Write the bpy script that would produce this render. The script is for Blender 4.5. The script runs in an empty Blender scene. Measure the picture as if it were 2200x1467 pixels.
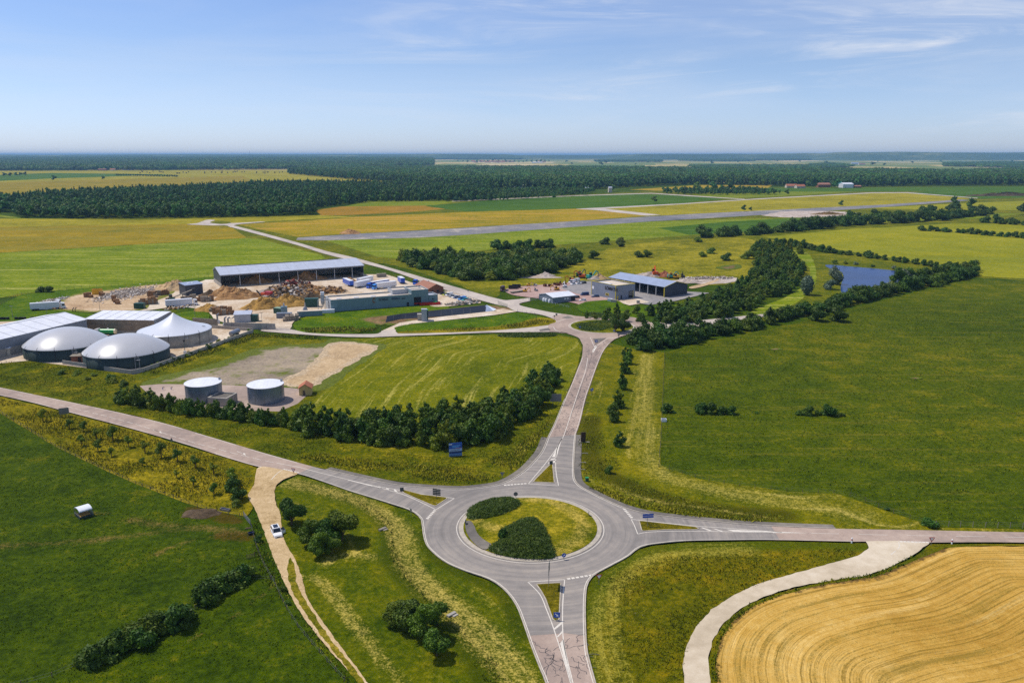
import bpy, bmesh, math, random
import numpy as np
from mathutils import Vector, Matrix, geometry

# ------------------------------------------------------------------ camera
H = 78.0            # drone height above the fields (m)
FPX = 1711.0        # focal length in photo pixels (28 mm equivalent)
HZ = 332.5          # photo row of the true horizon
CX, CY = 1100.0, 733.5
TH = math.atan((CY - HZ) / FPX)
sc = bpy.context.scene
cam_d = bpy.data.cameras.new('camera')
cam = bpy.data.objects.new('camera', cam_d)
sc.collection.objects.link(cam)
cam.location = (0, 0, H)
cam.rotation_euler = (math.pi / 2 - TH, 0, 0)
cam_d.sensor_width = 36.0
cam_d.lens = 36.0 * FPX / 2200.0
cam_d.clip_start = 1.0
cam_d.clip_end = 200000.0
sc.camera = cam
sc.render.resolution_x, sc.render.resolution_y = 1024, 682

# ------------------------------------------------------------------ light
SUN_EL = math.radians(58)
SUN_H = Vector((-0.92, 0.38)).normalized()
SUN_DIR = Vector((SUN_H.x * math.cos(SUN_EL), SUN_H.y * math.cos(SUN_EL), math.sin(SUN_EL)))
world = bpy.data.worlds.new('World')
sc.world = world
world.use_nodes = True
SKY_STRENGTH = 0.13
CLOUD_X = 3.3
def build_world():
    nt = world.node_tree
    nt.nodes.clear()
    N, L = nt.nodes.new, nt.links.new
    out = N('ShaderNodeOutputWorld')
    bg = N('ShaderNodeBackground'); bg.inputs[1].default_value = SKY_STRENGTH
    sky = N('ShaderNodeTexSky'); sky.sky_type = 'NISHITA'; sky.sun_disc = False
    sky.sun_elevation = SUN_EL
    sky.sun_rotation = math.atan2(SUN_H.x, SUN_H.y) % (2 * math.pi)
    sky.altitude = 300; sky.air_density = 1.0; sky.dust_density = 0.45; sky.ozone_density = 1.8
    tint = N('ShaderNodeMix'); tint.data_type = 'RGBA'; tint.blend_type = 'MULTIPLY'
    tint.inputs[0].default_value = 1.0
    tint.inputs[7].default_value = (0.76, 0.85, 1.08, 1)
    L(sky.outputs[0], tint.inputs[6])
    # thin cirrus: streaky noise on a flat layer high overhead
    tc = N('ShaderNodeTexCoord')
    sep = N('ShaderNodeSeparateXYZ'); L(tc.outputs['Generated'], sep.inputs[0])
    def m(op, a, b=None, clamp=False):
        n = N('ShaderNodeMath'); n.operation = op; n.use_clamp = clamp
        for i, s in enumerate((a, b)):
            if s is None: continue
            if isinstance(s, (int, float)): n.inputs[i].default_value = s
            else: L(s, n.inputs[i])
        return n.outputs[0]
    zz = m('MAXIMUM', sep.outputs[2], 0.0)
    def streak(tilt, sx, sz, scale, detail, loc, dist=0.5, rough=.6):
        mp = N('ShaderNodeMapping'); mp.inputs['Rotation'].default_value = (0, tilt, 0)
        mp.inputs['Scale'].default_value = (sx, sx, sz); mp.inputs['Location'].default_value = loc
        L(tc.outputs['Generated'], mp.inputs[0])
        n = N('ShaderNodeTexNoise'); n.inputs['Scale'].default_value = scale
        n.inputs['Detail'].default_value = detail; n.inputs['Roughness'].default_value = rough
        n.inputs['Distortion'].default_value = dist
        L(mp.outputs[0], n.inputs[0]); return n.outputs[0]
    def ramp(v, lo, hi):
        r = N('ShaderNodeMapRange'); r.interpolation_type = 'SMOOTHSTEP'
        r.inputs[1].default_value = lo; r.inputs[2].default_value = hi
        L(v, r.inputs[0]); return r.outputs[0]
    a = ramp(streak(0.10, 1.3, 11, 2.4, 10, (3.1, 1.0, 0.4), 1.2, .66), 0.42, 0.74)      # wisps
    b = ramp(streak(0.08, 1.0, 6.5, 2.0, 4, (CLOUD_X, 2.5, 4.3)), 0.32, 0.60)            # where wisps gather
    c = ramp(streak(0.05, .7, 6, 2.0, 7, (0.4, 7.0, 9), .8), 0.34, 0.74)                 # thin veil
    side = ramp(sep.outputs[0], -0.35, 0.4)
    cl = m('ADD', m('MULTIPLY', m('MULTIPLY', a, b), m('ADD', m('MULTIPLY', side, .85), 0.12)), m('MULTIPLY', c, m('ADD', m('MULTIPLY', side, .06), .20)), clamp=True)
    cl = m('MULTIPLY', cl, m('MULTIPLY', ramp(zz, 0.005, 0.05), 0.9))
    low = N('ShaderNodeMix'); low.data_type = 'RGBA'; low.inputs[6].default_value = (1.04, 1.10, 1.34, 1); low.inputs[7].default_value = (1.0, 0.98, 1.0, 1)
    L(ramp(zz, -0.02, 0.12), low.inputs[0])
    t2 = N('ShaderNodeMix'); t2.data_type = 'RGBA'; t2.blend_type = 'MULTIPLY'; t2.inputs[0].default_value = 1.0
    L(tint.outputs[2], t2.inputs[6]); L(low.outputs[2], t2.inputs[7])
    mix = N('ShaderNodeMix'); mix.data_type = 'RGBA'
    L(cl, mix.inputs[0]); L(t2.outputs[2], mix.inputs[6])
    mix.inputs[7].default_value = (6.3, 6.7, 7.5, 1)
    L(mix.outputs[2], bg.inputs[0]); L(bg.outputs[0], out.inputs[0])
build_world()
sun_d = bpy.data.lights.new('sun', 'SUN'); sun_d.energy = 4.4; sun_d.angle = math.radians(0.53)
sun_d.color = (1.0, 0.93, 0.82)
sun = bpy.data.objects.new('sun', sun_d); sc.collection.objects.link(sun)
sun.rotation_euler = SUN_DIR.to_track_quat('Z', 'Y').to_euler()
sun.location = (-200, 100, 400)
vs = sc.view_settings
vs.view_transform = 'Standard'; vs.look = 'None'; vs.exposure = -0.13; vs.gamma = 1.0; vs.use_curve_mapping = False
cy_ = sc.cycles
cy_.max_bounces = 5; cy_.diffuse_bounces = 2; cy_.glossy_bounces = 2; cy_.transmission_bounces = 3
cy_.volume_bounces = 0; cy_.transparent_max_bounces = 4
cy_.caustics_reflective = False; cy_.caustics_refractive = False
cy_.sample_clamp_indirect = 6.0
cy_.use_denoising = False
try: cy_.denoising_prefilter = 'ACCURATE'; cy_.denoising_input_passes = 'RGB_ALBEDO_NORMAL'
except Exception: pass

HAZE_D = 0.000052
# ------------------------------------------------------------------ helpers
col = sc.collection
rng = random.Random(7)
nr = np.random.default_rng(11)
def P(u, v, z=0.0):
    """ground point (at height z) seen at photo pixel u, v"""
    dx = (u - CX) / FPX; dy = (v - CY) / FPX
    t = (H - z) / (math.sin(TH) + dy * math.cos(TH))
    return Vector((dx * t, (math.cos(TH) - dy * math.sin(TH)) * t))
def PP(pts, z=0.0): return [P(u, v, z) for u, v in pts]
def lin(r, g, b):
    f = lambda c: (c / 12.92 if c <= 0.04045 else ((c + 0.055) / 1.055) ** 2.4)
    return (f(r / 255), f(g / 255), f(b / 255), 1.0)

def tag(o, label=None, cat=None, group=None, kind=None):
    if label: o['label'] = label
    if cat: o['category'] = cat
    if group: o['group'] = group
    if kind: o['kind'] = kind
    return o
def empty(name, loc=(0, 0, 0), rz=0.0, label=None, cat=None, group=None):
    o = bpy.data.objects.new(name, None); col.objects.link(o)
    o.location = loc if len(loc) == 3 else (loc[0], loc[1], 0); o.rotation_euler = (0, 0, rz)
    o.empty_display_size = 0.1
    return tag(o, label, cat, group)
def dup(root, loc, rz=0.0, scale=None, label=None, group=None):
    r = root.copy(); col.objects.link(r)
    r.location = loc if len(loc) == 3 else (loc[0], loc[1], 0); r.rotation_euler = (0, 0, rz)
    if scale is not None: r.scale = scale if hasattr(scale, '__len__') else (scale,) * 3
    if label: r['label'] = label
    if group: r['group'] = group
    for ch in list(root.children):
        c = ch.copy(); col.objects.link(c); c.parent = r
        for g in ch.children:
            d = g.copy(); col.objects.link(d); d.parent = c
    return r

class MB:
    """collects boxes, bars, lathes and polygons; build() links them as one mesh object"""
    def __init__(s): s.v = []; s.f = []; s.m = []; s.smooth = []
    def add(s, vs, fs, m=0, smooth=False):
        o = len(s.v); s.v += [tuple(v) for v in vs]
        for f in fs: s.f.append(tuple(i + o for i in f)); s.m.append(m); s.smooth.append(smooth)
        return s
    def box(s, x0, y0, z0, x1, y1, z1, m=0, taper=0.0):
        t = taper
        vs = [(x0, y0, z0), (x1, y0, z0), (x1, y1, z0), (x0, y1, z0), (x0 + t, y0 + t, z1), (x1 - t, y0 + t, z1), (x1 - t, y1 - t, z1), (x0 + t, y1 - t, z1)]
        return s.add(vs, [(3, 2, 1, 0), (4, 5, 6, 7), (0, 1, 5, 4), (1, 2, 6, 5), (2, 3, 7, 6), (3, 0, 4, 7)], m)
    def hexa(s, q8, m=0):
        return s.add(q8, [(3, 2, 1, 0), (4, 5, 6, 7), (0, 1, 5, 4), (1, 2, 6, 5), (2, 3, 7, 6), (3, 0, 4, 7)], m)
    def bar(s, a, b, w, h=None, m=0):
        a, b = Vector(a), Vector(b); h = h or w
        d = (b - a).normalized(); up = Vector((0, 0, 1)) if abs(d.z) < 0.95 else Vector((1, 0, 0))
        r = d.cross(up).normalized() * w / 2; u = r.normalized().cross(d).normalized() * h / 2
        return s.hexa([a - r - u, a + r - u, b + r - u, b - r - u, a - r + u, a + r + u, b + r + u, b - r + u], m)
    def tube(s, a, b, r0, r1=None, n=8, m=0, caps=True, smooth=True):
        a, b = Vector(a), Vector(b); r1 = r0 if r1 is None else r1
        d = (b - a).normalized(); up = Vector((0, 0, 1)) if abs(d.z) < 0.95 else Vector((1, 0, 0))
        x = d.cross(up).normalized(); y = x.cross(d).normalized()
        vs = []
        for c, r in ((a, r0), (b, r1)):
            for k in range(n):
                t = 2 * math.pi * k / n; vs.append(c + x * r * math.cos(t) + y * r * math.sin(t))
        s.add(vs, [(k, (k + 1) % n, n + (k + 1) % n, n + k) for k in range(n)], m, smooth)
        if caps: s.add(vs[:n], [tuple(range(n))[::-1]], m); s.add(vs[n:], [tuple(range(n))], m)
        return s
    def lathe(s, prof, n=32, m=0, cx=0, cy=0, smooth=True):
        vs = []
        for r, z in prof:
            for k in range(n):
                t = 2 * math.pi * k / n; vs.append((cx + r * math.cos(t), cy + r * math.sin(t), z))
        fs = []
        for i in range(len(prof) - 1):
            for k in range(n):
                a, b = i * n + k, i * n + (k + 1) % n
                fs.append((a, b, b + n, a + n))
        return s.add(vs, fs, m, smooth)
    def prism(s, poly, z0, z1, m=0):
        n = len(poly)
        vs = [(p[0], p[1], z0) for p in poly] + [(p[0], p[1], z1) for p in poly]
        return s.add(vs, [tuple(range(n))[::-1], tuple(range(n, 2 * n))] + [(i, (i + 1) % n, n + (i + 1) % n, n + i) for i in range(n)], m)
    def profile(s, pts, y0, y1, m=0):
        """x-z outline extruded from y0 to y1"""
        n = len(pts)
        vs = [(p[0], y0, p[1]) for p in pts] + [(p[0], y1, p[1]) for p in pts]
        return s.add(vs, [tuple(range(n)), tuple(range(n, 2 * n))[::-1]] + [((i + 1) % n, i, n + i, n + (i + 1) % n) for i in range(n)], m)
    def mesh(s, name, mats):
        me = bpy.data.meshes.new(name); me.from_pydata(s.v, [], s.f)
        for mm in (mats if isinstance(mats, (list, tuple)) else [mats]): me.materials.append(mm)
        me.polygons.foreach_set('material_index', s.m); me.polygons.foreach_set('use_smooth', s.smooth)
        me.update(); return me
    def build(s, name, mats, parent=None, **kw):
        o = bpy.data.objects.new(name, s.mesh(name, mats)); col.objects.link(o)
        if parent: o.parent = parent
        return tag(o, **kw)
def obj_from(name, me, parent=None, **kw):
    o = bpy.data.objects.new(name, me); col.objects.link(o)
    if parent: o.parent = parent
    return tag(o, **kw)
def np_mesh(name, verts, faces4=None, mats=(), faces3=None, mat_idx=None, smooth=False):
    me = bpy.data.meshes.new(name)
    me.vertices.add(len(verts)); me.vertices.foreach_set('co', np.asarray(verts, np.float32).ravel())
    loops = []; starts = []; tot = 0; 
    for fs in (faces4, faces3):
        if fs is None or len(fs) == 0: continue
        k = fs.shape[1]; loops.append(fs.ravel()); starts.append(tot + np.arange(len(fs)) * k); tot += fs.size
    lo = np.concatenate(loops).astype(np.int32); st = np.concatenate(starts).astype(np.int32)
    me.loops.add(len(lo)); me.loops.foreach_set('vertex_index', lo)
    me.polygons.add(len(st)); me.polygons.foreach_set('loop_start', st)
    for mm in mats: me.materials.append(mm)
    if mat_idx is not None: me.polygons.foreach_set('material_index', np.asarray(mat_idx, np.int32))
    if smooth: me.polygons.foreach_set('use_smooth', np.ones(len(st), bool))
    me.update(calc_edges=True); me.validate()
    return me

def catmull(pts, closed=False, per=6):
    n = len(pts); out = []
    rngi = range(n) if closed else range(n - 1)
    for i in rngi:
        g = (lambda k: pts[k % n]) if closed else (lambda k: pts[max(0, min(n - 1, k))])
        p0, p1, p2, p3 = g(i - 1), g(i), g(i + 1), g(i + 2)
        for j in range(per):
            t = j / per
            out.append(0.5 * ((2 * p1) + (p2 - p0) * t + (2 * p0 - 5 * p1 + 4 * p2 - p3) * t * t + (3 * p1 - p0 - 3 * p2 + p3) * t ** 3))
    if not closed: out.append(pts[-1].copy())
    return out
def resample(pts, step, closed=False):
    pp = pts + [pts[0]] if closed else pts
    out = [pp[0].copy()]; acc = 0.0
    for a, b in zip(pp[:-1], pp[1:]):
        L = (b - a).length
        if L < 1e-9: continue
        d = step - acc
        while d < L:
            out.append(a + (b - a) * (d / L)); d += step
        acc = (acc + L) % step
    if not closed: out.append(pp[-1].copy())
    return out
def offset_line(pts, d):
    out = []
    for i, p in enumerate(pts):
        a = pts[max(0, i - 1)]; b = pts[min(len(pts) - 1, i + 1)]
        t = (b - a).normalized(); out.append(p + Vector((-t.y, t.x)) * d)
    return out
def inside(poly, xy):
    px = np.array([p[0] for p in poly]); py = np.array([p[1] for p in poly]); x, y = xy[:, 0], xy[:, 1]
    r = np.zeros(len(xy), bool); j = len(px) - 1
    for i in range(len(px)):
        c = ((py[i] > y) != (py[j] > y)) & (x < (px[j] - px[i]) * (y - py[i]) / (py[j] - py[i] + 1e-12) + px[i])
        r ^= c; j = i
    return r
def scatter(poly, spacing, jit=0.45, seed=1):
    g = np.random.default_rng(seed)
    xs = [p[0] for p in poly]; ys = [p[1] for p in poly]
    nx = max(1, int((max(xs) - min(xs)) / spacing)) + 1; ny = max(1, int((max(ys) - min(ys)) / spacing)) + 1
    X, Y = np.meshgrid(min(xs) + (np.arange(nx) + .5) * spacing, min(ys) + (np.arange(ny) + .5) * spacing)
    X[1::2] += spacing * .5
    q = np.stack([X.ravel(), Y.ravel()], 1) + g.uniform(-jit, jit, (X.size, 2)) * spacing
    return q[inside(poly, q)]
def dist_to(line, q):
    d = np.full(len(q), 1e9)
    for a, b in zip(line[:-1], line[1:]):
        a = np.array(a[:2]); b = np.array(b[:2]); ab = b - a; L = (ab ** 2).sum() + 1e-9
        t = np.clip(((q - a) @ ab) / L, 0, 1)[:, None]
        d = np.minimum(d, np.sqrt((((a + t * ab) - q) ** 2).sum(1)))
    return d
# ------------------------------------------------------------------ materials
MATS = {}
class NT:
    def __init__(s, name):
        s.mat = bpy.data.materials.new(name); s.mat.use_nodes = True
        s.nt = s.mat.node_tree; s.nt.nodes.clear()
        s.out = s.n('ShaderNodeOutputMaterial')
        MATS[name] = s.mat
    def n(s, t, **kw):
        x = s.nt.nodes.new(t)
        for k, v in kw.items(): setattr(x, k, v)
        return x
    def l(s, a, b): s.nt.links.new(a, b)
    def math(s, op, a, b=None, clamp=False):
        n = s.n('ShaderNodeMath', operation=op, use_clamp=clamp)
        for i, q in enumerate((a, b)):
            if q is None: continue
            if isinstance(q, (int, float)): n.inputs[i].default_value = q
            else: s.l(q, n.inputs[i])
        return n.outputs[0]
    def noise(s, scale, detail=4, rough=0.6, vec=None, dist=0.0):
        n = s.n('ShaderNodeTexNoise'); n.inputs['Scale'].default_value = scale; n.inputs['Detail'].default_value = detail
        n.inputs['Roughness'].default_value = rough; n.inputs['Distortion'].default_value = dist
        if vec is not None: s.l(vec, n.inputs[0])
        return n.outputs[0]
    def ramp(s, fac, stops, interp='LINEAR'):
        r = s.n('ShaderNodeValToRGB'); e = r.color_ramp.elements; r.color_ramp.interpolation = interp
        while len(e) < len(stops): e.new(0.5)
        for el, (p, c) in zip(e, stops): el.position = p; el.color = c
        s.l(fac, r.inputs[0]); return r.outputs[0]
    def smooth(s, v, lo, hi, a=0.0, b=1.0):
        r = s.n('ShaderNodeMapRange', interpolation_type='SMOOTHSTEP')
        r.inputs[1].default_value = lo; r.inputs[2].default_value = hi; r.inputs[3].default_value = a; r.inputs[4].default_value = b
        s.l(v, r.inputs[0]); return r.outputs[0]
    def mix(s, f, a, b, blend='MIX'):
        n = s.n('ShaderNodeMix', data_type='RGBA', blend_type=blend)
        for i, q in ((0, f), (6, a), (7, b)):
            if isinstance(q, (int, float, tuple)): n.inputs[i].default_value = q
            else: s.l(q, n.inputs[i])
        return n.outputs[2]
    def bsdf(s, color, rough=0.8, spec=0.3, metal=0.0, bump=None, bstr=0.5, bdist=0.1):
        b = s.n('ShaderNodeBsdfPrincipled')
        if isinstance(color, tuple): b.inputs['Base Color'].default_value = color
        else: s.l(color, b.inputs['Base Color'])
        if isinstance(rough, (int, float)): b.inputs['Roughness'].default_value = rough
        else: s.l(rough, b.inputs['Roughness'])
        b.inputs['Metallic'].default_value = metal; b.inputs['Specular IOR Level'].default_value = spec
        if bump is not None:
            bn = s.n('ShaderNodeBump'); bn.inputs['Strength'].default_value = bstr; bn.inputs['Distance'].default_value = bdist
            s.l(bump, bn.inputs['Height']); s.l(bn.outputs[0], b.inputs['Normal'])
        return b
    def pos(s): return s.n('ShaderNodeNewGeometry').outputs['Position']
    def mapped(s, vec, rot=0.0, scale=(1, 1, 1)):
        m = s.n('ShaderNodeMapping'); m.inputs['Rotation'].default_value = (0, 0, rot); m.inputs['Scale'].default_value = scale
        s.l(vec, m.inputs[0]); return m.outputs[0]
    def attr(s, name): return s.n('ShaderNodeAttribute', attribute_name=name).outputs['Fac']
    def end(s, b): s.l(b.outputs[0], s.out.inputs[0]); return s.mat

def plain(name, c, rough=0.6, spec=0.4, metal=0.0, var=0.12, scale=0.8, bump=0.0):
    """painted / rendered surface with slight blotches and dirt"""
    t = NT(name); tc = t.n('ShaderNodeTexCoord').outputs['Object']
    n1 = t.noise(scale, 6, 0.65, tc); n2 = t.noise(scale * 9, 4, 0.6, tc)
    f = t.math('ADD', t.math('MULTIPLY', n1, 0.65), t.math('MULTIPLY', n2, 0.35))
    lo = tuple(x * (1 - var * 1.6) for x in c[:3]) + (1,); hi = tuple(min(1, x * (1 + var)) for x in c[:3]) + (1,)
    colr = t.ramp(f, [(0.3, lo), (0.7, hi)])
    return t.end(t.bsdf(colr, rough, spec, metal, n2 if bump else None, bump, 0.05))
def ribbed(name, c, period=0.35, axis='X', rough=0.45, spec=0.4, metal=0.0, depth=0.4, var=0.15):
    """profiled sheet cladding: ribs as bump plus grime"""
    t = NT(name); tc = t.n('ShaderNodeTexCoord').outputs['Object']
    w = t.n('ShaderNodeTexWave', wave_type='BANDS', bands_direction=axis); w.inputs['Scale'].default_value = 0.314 / period
    t.l(tc, w.inputs[0])
    n1 = t.noise(0.35, 6, 0.65, tc); n2 = t.noise(4, 4, 0.6, tc)
    f = t.math('ADD', t.math('MULTIPLY', n1, 0.6), t.math('MULTIPLY', n2, 0.4))
    lo = tuple(x * (1 - var * 1.5) for x in c[:3]) + (1,); hi = tuple(min(1, x * (1 + var)) for x in c[:3]) + (1,)
    return t.end(t.bsdf(t.ramp(f, [(0.3, lo), (0.7, hi)]), rough, spec, metal, w.outputs['Fac'], depth, 0.04))
def grassland(name, cols, s1=0.012, s2=0.09, s3=0.9, streak=None, straw=None, rows=None, dark=None, bump=0.8, w=(0.30, 0.40, 0.30), fine=0.55, k_=0.84):
    """fields: large drifts, patches and fine tussocks; cut straw along streaks, attribute bands or rows"""
    tone = lambda q: (q[0] * k_, q[1] * k_ * 1.04, q[2] * k_ * .25, 1)
    cols = [tone(q) for q in cols]
    if dark: dark = tone(dark)
    t = NT(name); p = t.pos()
    n1 = t.noise(s1, 4, 0.55, p, 0.4); n2 = t.noise(s2, 6, 0.62, p, 0.3); n3 = t.noise(s3, 5, 0.72, p, 0.2); n4 = t.noise(s3 * 3.3, 3, 0.7, p)
    f = t.math('ADD', t.math('ADD', t.math('MULTIPLY', n1, w[0]), t.math('MULTIPLY', n2, w[1])), t.math('MULTIPLY', n3, w[2]))
    k = len(cols)
    c = t.ramp(f, [(0.40 + 0.20 * i / (k - 1), cc) for i, cc in enumerate(cols)])
    if streak:
        ang, sa, sb, lo, hi, sc_, amt = streak
        ns = t.noise(1.0, 5, 0.6, t.mapped(p, ang, (sa, sb, 1)), 0.15)
        m = t.math('MULTIPLY', t.smooth(t.math('ADD', ns, t.math('MULTIPLY', t.math('SUBTRACT', n3, 0.5), 0.3)), lo, hi), amt)
        c = t.mix(m, c, sc_)
    if rows:
        period, sc_, lo, hi, amt = rows
        sp = t.n('ShaderNodeSeparateXYZ'); t.l(p, sp.inputs[0]); cb = t.n('ShaderNodeCombineXYZ')
        t.l(t.math('MULTIPLY', t.attr('dist'), 1.0 / period), cb.inputs[0]); t.l(t.math('MULTIPLY', sp.outputs[0], 0.022), cb.inputs[1]); t.l(t.math('MULTIPLY', sp.outputs[1], 0.022), cb.inputs[2])
        rn = t.noise(1.0, 4, 0.65, cb.outputs[0], 0.1)
        v = t.math('ADD', rn, t.math('MULTIPLY', t.math('SUBTRACT', t.math('ADD', t.math('MULTIPLY', n3, .5), t.math('MULTIPLY', n4, .5)), 0.5), 0.6))
        c = t.mix(t.math('MULTIPLY', t.smooth(v, lo, hi), amt), c, sc_)
    if dark:
        c = t.mix(t.math('MULTIPLY', t.smooth(t.math('ADD', t.attr('dark'), t.math('MULTIPLY', t.math('SUBTRACT', n3, 0.5), 2.2)), 0.3, 1.0), .8), c, dark)
    if straw:
        fl = t.math('ADD', t.math('ADD', t.math('MULTIPLY', n3, .2), t.math('MULTIPLY', n4, .48)), t.math('MULTIPLY', rn if rows else n2, .32))
        c = t.mix(t.math('MULTIPLY', t.smooth(t.math('ADD', t.math('MULTIPLY', t.attr('straw'), .62), t.math('MULTIPLY', t.math('SUBTRACT', fl, 0.5), 4.2)), 0.30, 1.05), 0.62), c, straw)
    # tussocks: light and dark grain of the sward itself
    gr = t.math('ADD', t.math('MULTIPLY', n3, .5), t.math('MULTIPLY', n4, .5))
    c = t.mix(fine, c, t.mix(t.smooth(gr, 0.34, 0.66), (0.42, 0.46, 0.36, 1), (1.62, 1.52, 1.5, 1)), 'MULTIPLY')
    return t.end(t.bsdf(c, 0.95, 0.05, 0, t.math('ADD', t.math('ADD', n3, t.math('MULTIPLY', n4, .6)), t.math('MULTIPLY', n2, 1.5)), bump, 0.5))
def dirt(name, cols, s1=0.05, s2=0.5, s3=3.0, weeds=None, bump=0.35, edge=False):
    t = NT(name); p = t.pos()
    n1 = t.noise(s1, 5, 0.6, p, 0.6); n2 = t.noise(s2, 6, 0.62, p, 0.5); n3 = t.noise(s3, 6, 0.7, p)
    f = t.math('ADD', t.math('ADD', t.math('MULTIPLY', n1, 0.42), t.math('MULTIPLY', n2, 0.33)), t.math('MULTIPLY', n3, 0.25))
    k = len(cols); c = t.ramp(f, [(0.38 + 0.24 * i / (k - 1), cc) for i, cc in enumerate(cols)])
    if weeds:
        wc, lo, hi = weeds
        wv = t.math('ADD', t.math('MULTIPLY', t.noise(s1 * 2.3, 5, 0.6, p, 0.3), 0.55), t.math('MULTIPLY', n2, 0.45))
        if edge: wv = t.math('ADD', wv, t.math('MULTIPLY', t.attr('edge'), .30))
        wv = t.math('ADD', wv, t.math('MULTIPLY', t.math('SUBTRACT', n3, .5), .25))
        wcol = t.mix(t.smooth(n3, .35, .65), wc, tuple(x * 1.7 for x in wc[:3]) + (1,))
        c = t.mix(t.smooth(wv, lo, hi), c, wcol)
    c = t.mix(.45, c, t.mix(t.smooth(n3, .35, .65), (.7, .7, .7, 1), (1.25, 1.25, 1.25, 1)), 'MULTIPLY')
    return t.end(t.bsdf(c, 0.92, 0.1, 0, n3, bump, 0.12))
def asphalt(name, base, dusty, patch, ring=None):
    t = NT(name); p = t.pos()
    n1 = t.noise(0.05, 5, 0.6, p, 0.5); n2 = t.noise(0.5, 6, 0.65, p); n3 = t.noise(5, 5, 0.7, p)
    f = t.math('ADD', t.math('ADD', t.math('MULTIPLY', n1, 0.5), t.math('MULTIPLY', n2, 0.3)), t.math('MULTIPLY', n3, 0.2))
    if ring:   # tyre-polished paths round the island
        v = t.n('ShaderNodeVectorMath', operation='DISTANCE'); t.l(p, v.inputs[0]); v.inputs[1].default_value = (ring[0], ring[1], 0)
        sp = t.n('ShaderNodeSeparateXYZ'); t.l(p, sp.inputs[0]); cb = t.n('ShaderNodeCombineXYZ')
        t.l(t.math('MULTIPLY', v.outputs['Value'], .9), cb.inputs[0]); t.l(t.math('MULTIPLY', sp.outputs[0], .03), cb.inputs[1]); t.l(t.math('MULTIPLY', sp.outputs[1], .03), cb.inputs[2])
        f = t.math('ADD', t.math('MULTIPLY', f, .62), t.math('MULTIPLY', t.noise(1.0, 4, .65, cb.outputs[0], .1), .38))
    c = t.ramp(f, [(0.40, patch), (0.5, base), (0.60, dusty)])
    return t.end(t.bsdf(c, 0.85, 0.25, 0, n3, 0.25, 0.02))

# fields and ground
M_pasture = grassland('pasture_grass', [lin(44, 66, 6), lin(58, 80, 8), lin(70, 90, 12), lin(104, 104, 26)], 0.010, 0.10, 0.75)
M_pasture_l = grassland('pasture_grass_left', [lin(46, 64, 3), lin(60, 78, 4), lin(72, 88, 7), lin(104, 104, 18)], 0.012, 0.10, 0.8, straw=lin(134, 104, 62), dark=lin(84, 66, 42))
M_pasture2 = grassland('pasture_grass_right', [lin(60, 76, 5), lin(74, 88, 8), lin(86, 96, 12), lin(116, 112, 32)], 0.010, 0.10, 0.75,
                       streak=(0.03, 0.02, 0.35, 0.52, 0.70, lin(118, 110, 34), 0.4))
M_verge = grassland('tall_verge_grass', [lin(62, 74, 10), lin(84, 92, 16), lin(108, 106, 26), lin(146, 132, 50)], 0.02, 0.14, 1.0, bump=1.0, k_=.92)
M_vergeL = grassland('golden_verge_grass', [lin(80, 86, 14), lin(106, 102, 24), lin(134, 120, 36), lin(166, 146, 64)], 0.02, 0.14, 1.0, bump=1.0, k_=.95)
M_mown = grassland('mown_meadow', [lin(60, 78, 6), lin(82, 94, 10), lin(100, 104, 16), lin(130, 122, 34)], 0.02, 0.12, 0.9,
                   straw=lin(206, 184, 96), dark=lin(64, 76, 8), rows=(2.6, lin(164, 148, 62), 0.60, 0.85, 0.6))
M_bank = grassland('tall_bank_grass', [lin(68, 72, 8), lin(90, 90, 12), lin(112, 102, 20), lin(134, 112, 30)], 0.03, 0.16, 1.0,
                   straw=lin(176, 164, 66), dark=lin(74, 86, 12), rows=(1.2, lin(160, 150, 58), 0.58, 0.8, 0.35), bump=1.0, k_=1.08)
M_strip = grassland('mown_strip', [lin(78, 88, 10), lin(98, 102, 16), lin(118, 114, 24), lin(142, 130, 40)], 0.03, 0.14, 0.9,
                    straw=lin(186, 170, 84), dark=lin(70, 70, 16), rows=(2.2, lin(190, 172, 86), 0.56, 0.8, 0.6))
M_hay = grassland('hay_field', [lin(88, 98, 10), lin(106, 112, 14), lin(122, 122, 22), lin(140, 132, 34)], 0.02, 0.12, 0.9,
                  rows=(1.7, lin(190, 178, 92), 0.53, 0.72, 0.55))
M_lawn = grassland('lush_lawn', [lin(58, 86, 8), lin(74, 102, 14), lin(90, 114, 20), lin(116, 124, 34)], 0.03, 0.14, 0.9)
M_field_green = grassland('cut_green_field', [lin(92, 112, 16), lin(106, 124, 22), lin(118, 132, 28), lin(134, 142, 44)], 0.01, 0.05, 0.35,
                          streak=(-0.12, 0.012, 0.30, 0.50, 0.68, lin(176, 170, 88), 0.7), fine=.4, k_=.84)
M_field_green2 = grassland('cut_green_field_far', [lin(94, 112, 28), lin(108, 122, 34), lin(120, 130, 40), lin(134, 138, 52)], 0.01, 0.05, 0.3,
                           streak=(0.20, 0.006, 0.12, 0.50, 0.70, lin(150, 146, 76), 0.6), fine=.35, k_=.86)
M_field_tan = grassland('ripening_field', [lin(116, 110, 38), lin(138, 120, 44), lin(152, 128, 52), lin(166, 140, 66)], 0.008, 0.04, 0.25,
                        streak=(-0.06, 0.004, 0.05, 0.46, 0.64, lin(124, 120, 44), 0.7), fine=.35, k_=.86)
M_field_gold = grassland('golden_field', [lin(126, 120, 40), lin(144, 128, 44), lin(160, 136, 52), lin(174, 146, 64)], 0.006, 0.03, 0.25,
                         streak=(0.2, 0.004, 0.05, 0.46, 0.64, lin(182, 140, 62), 0.7), fine=.35, k_=.86)
M_field_pale = grassland('pale_dry_grass', [lin(122, 116, 52), lin(146, 136, 68), lin(162, 148, 80), lin(178, 162, 96)], 0.008, 0.05, 0.3, fine=.4, k_=.84)
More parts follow.
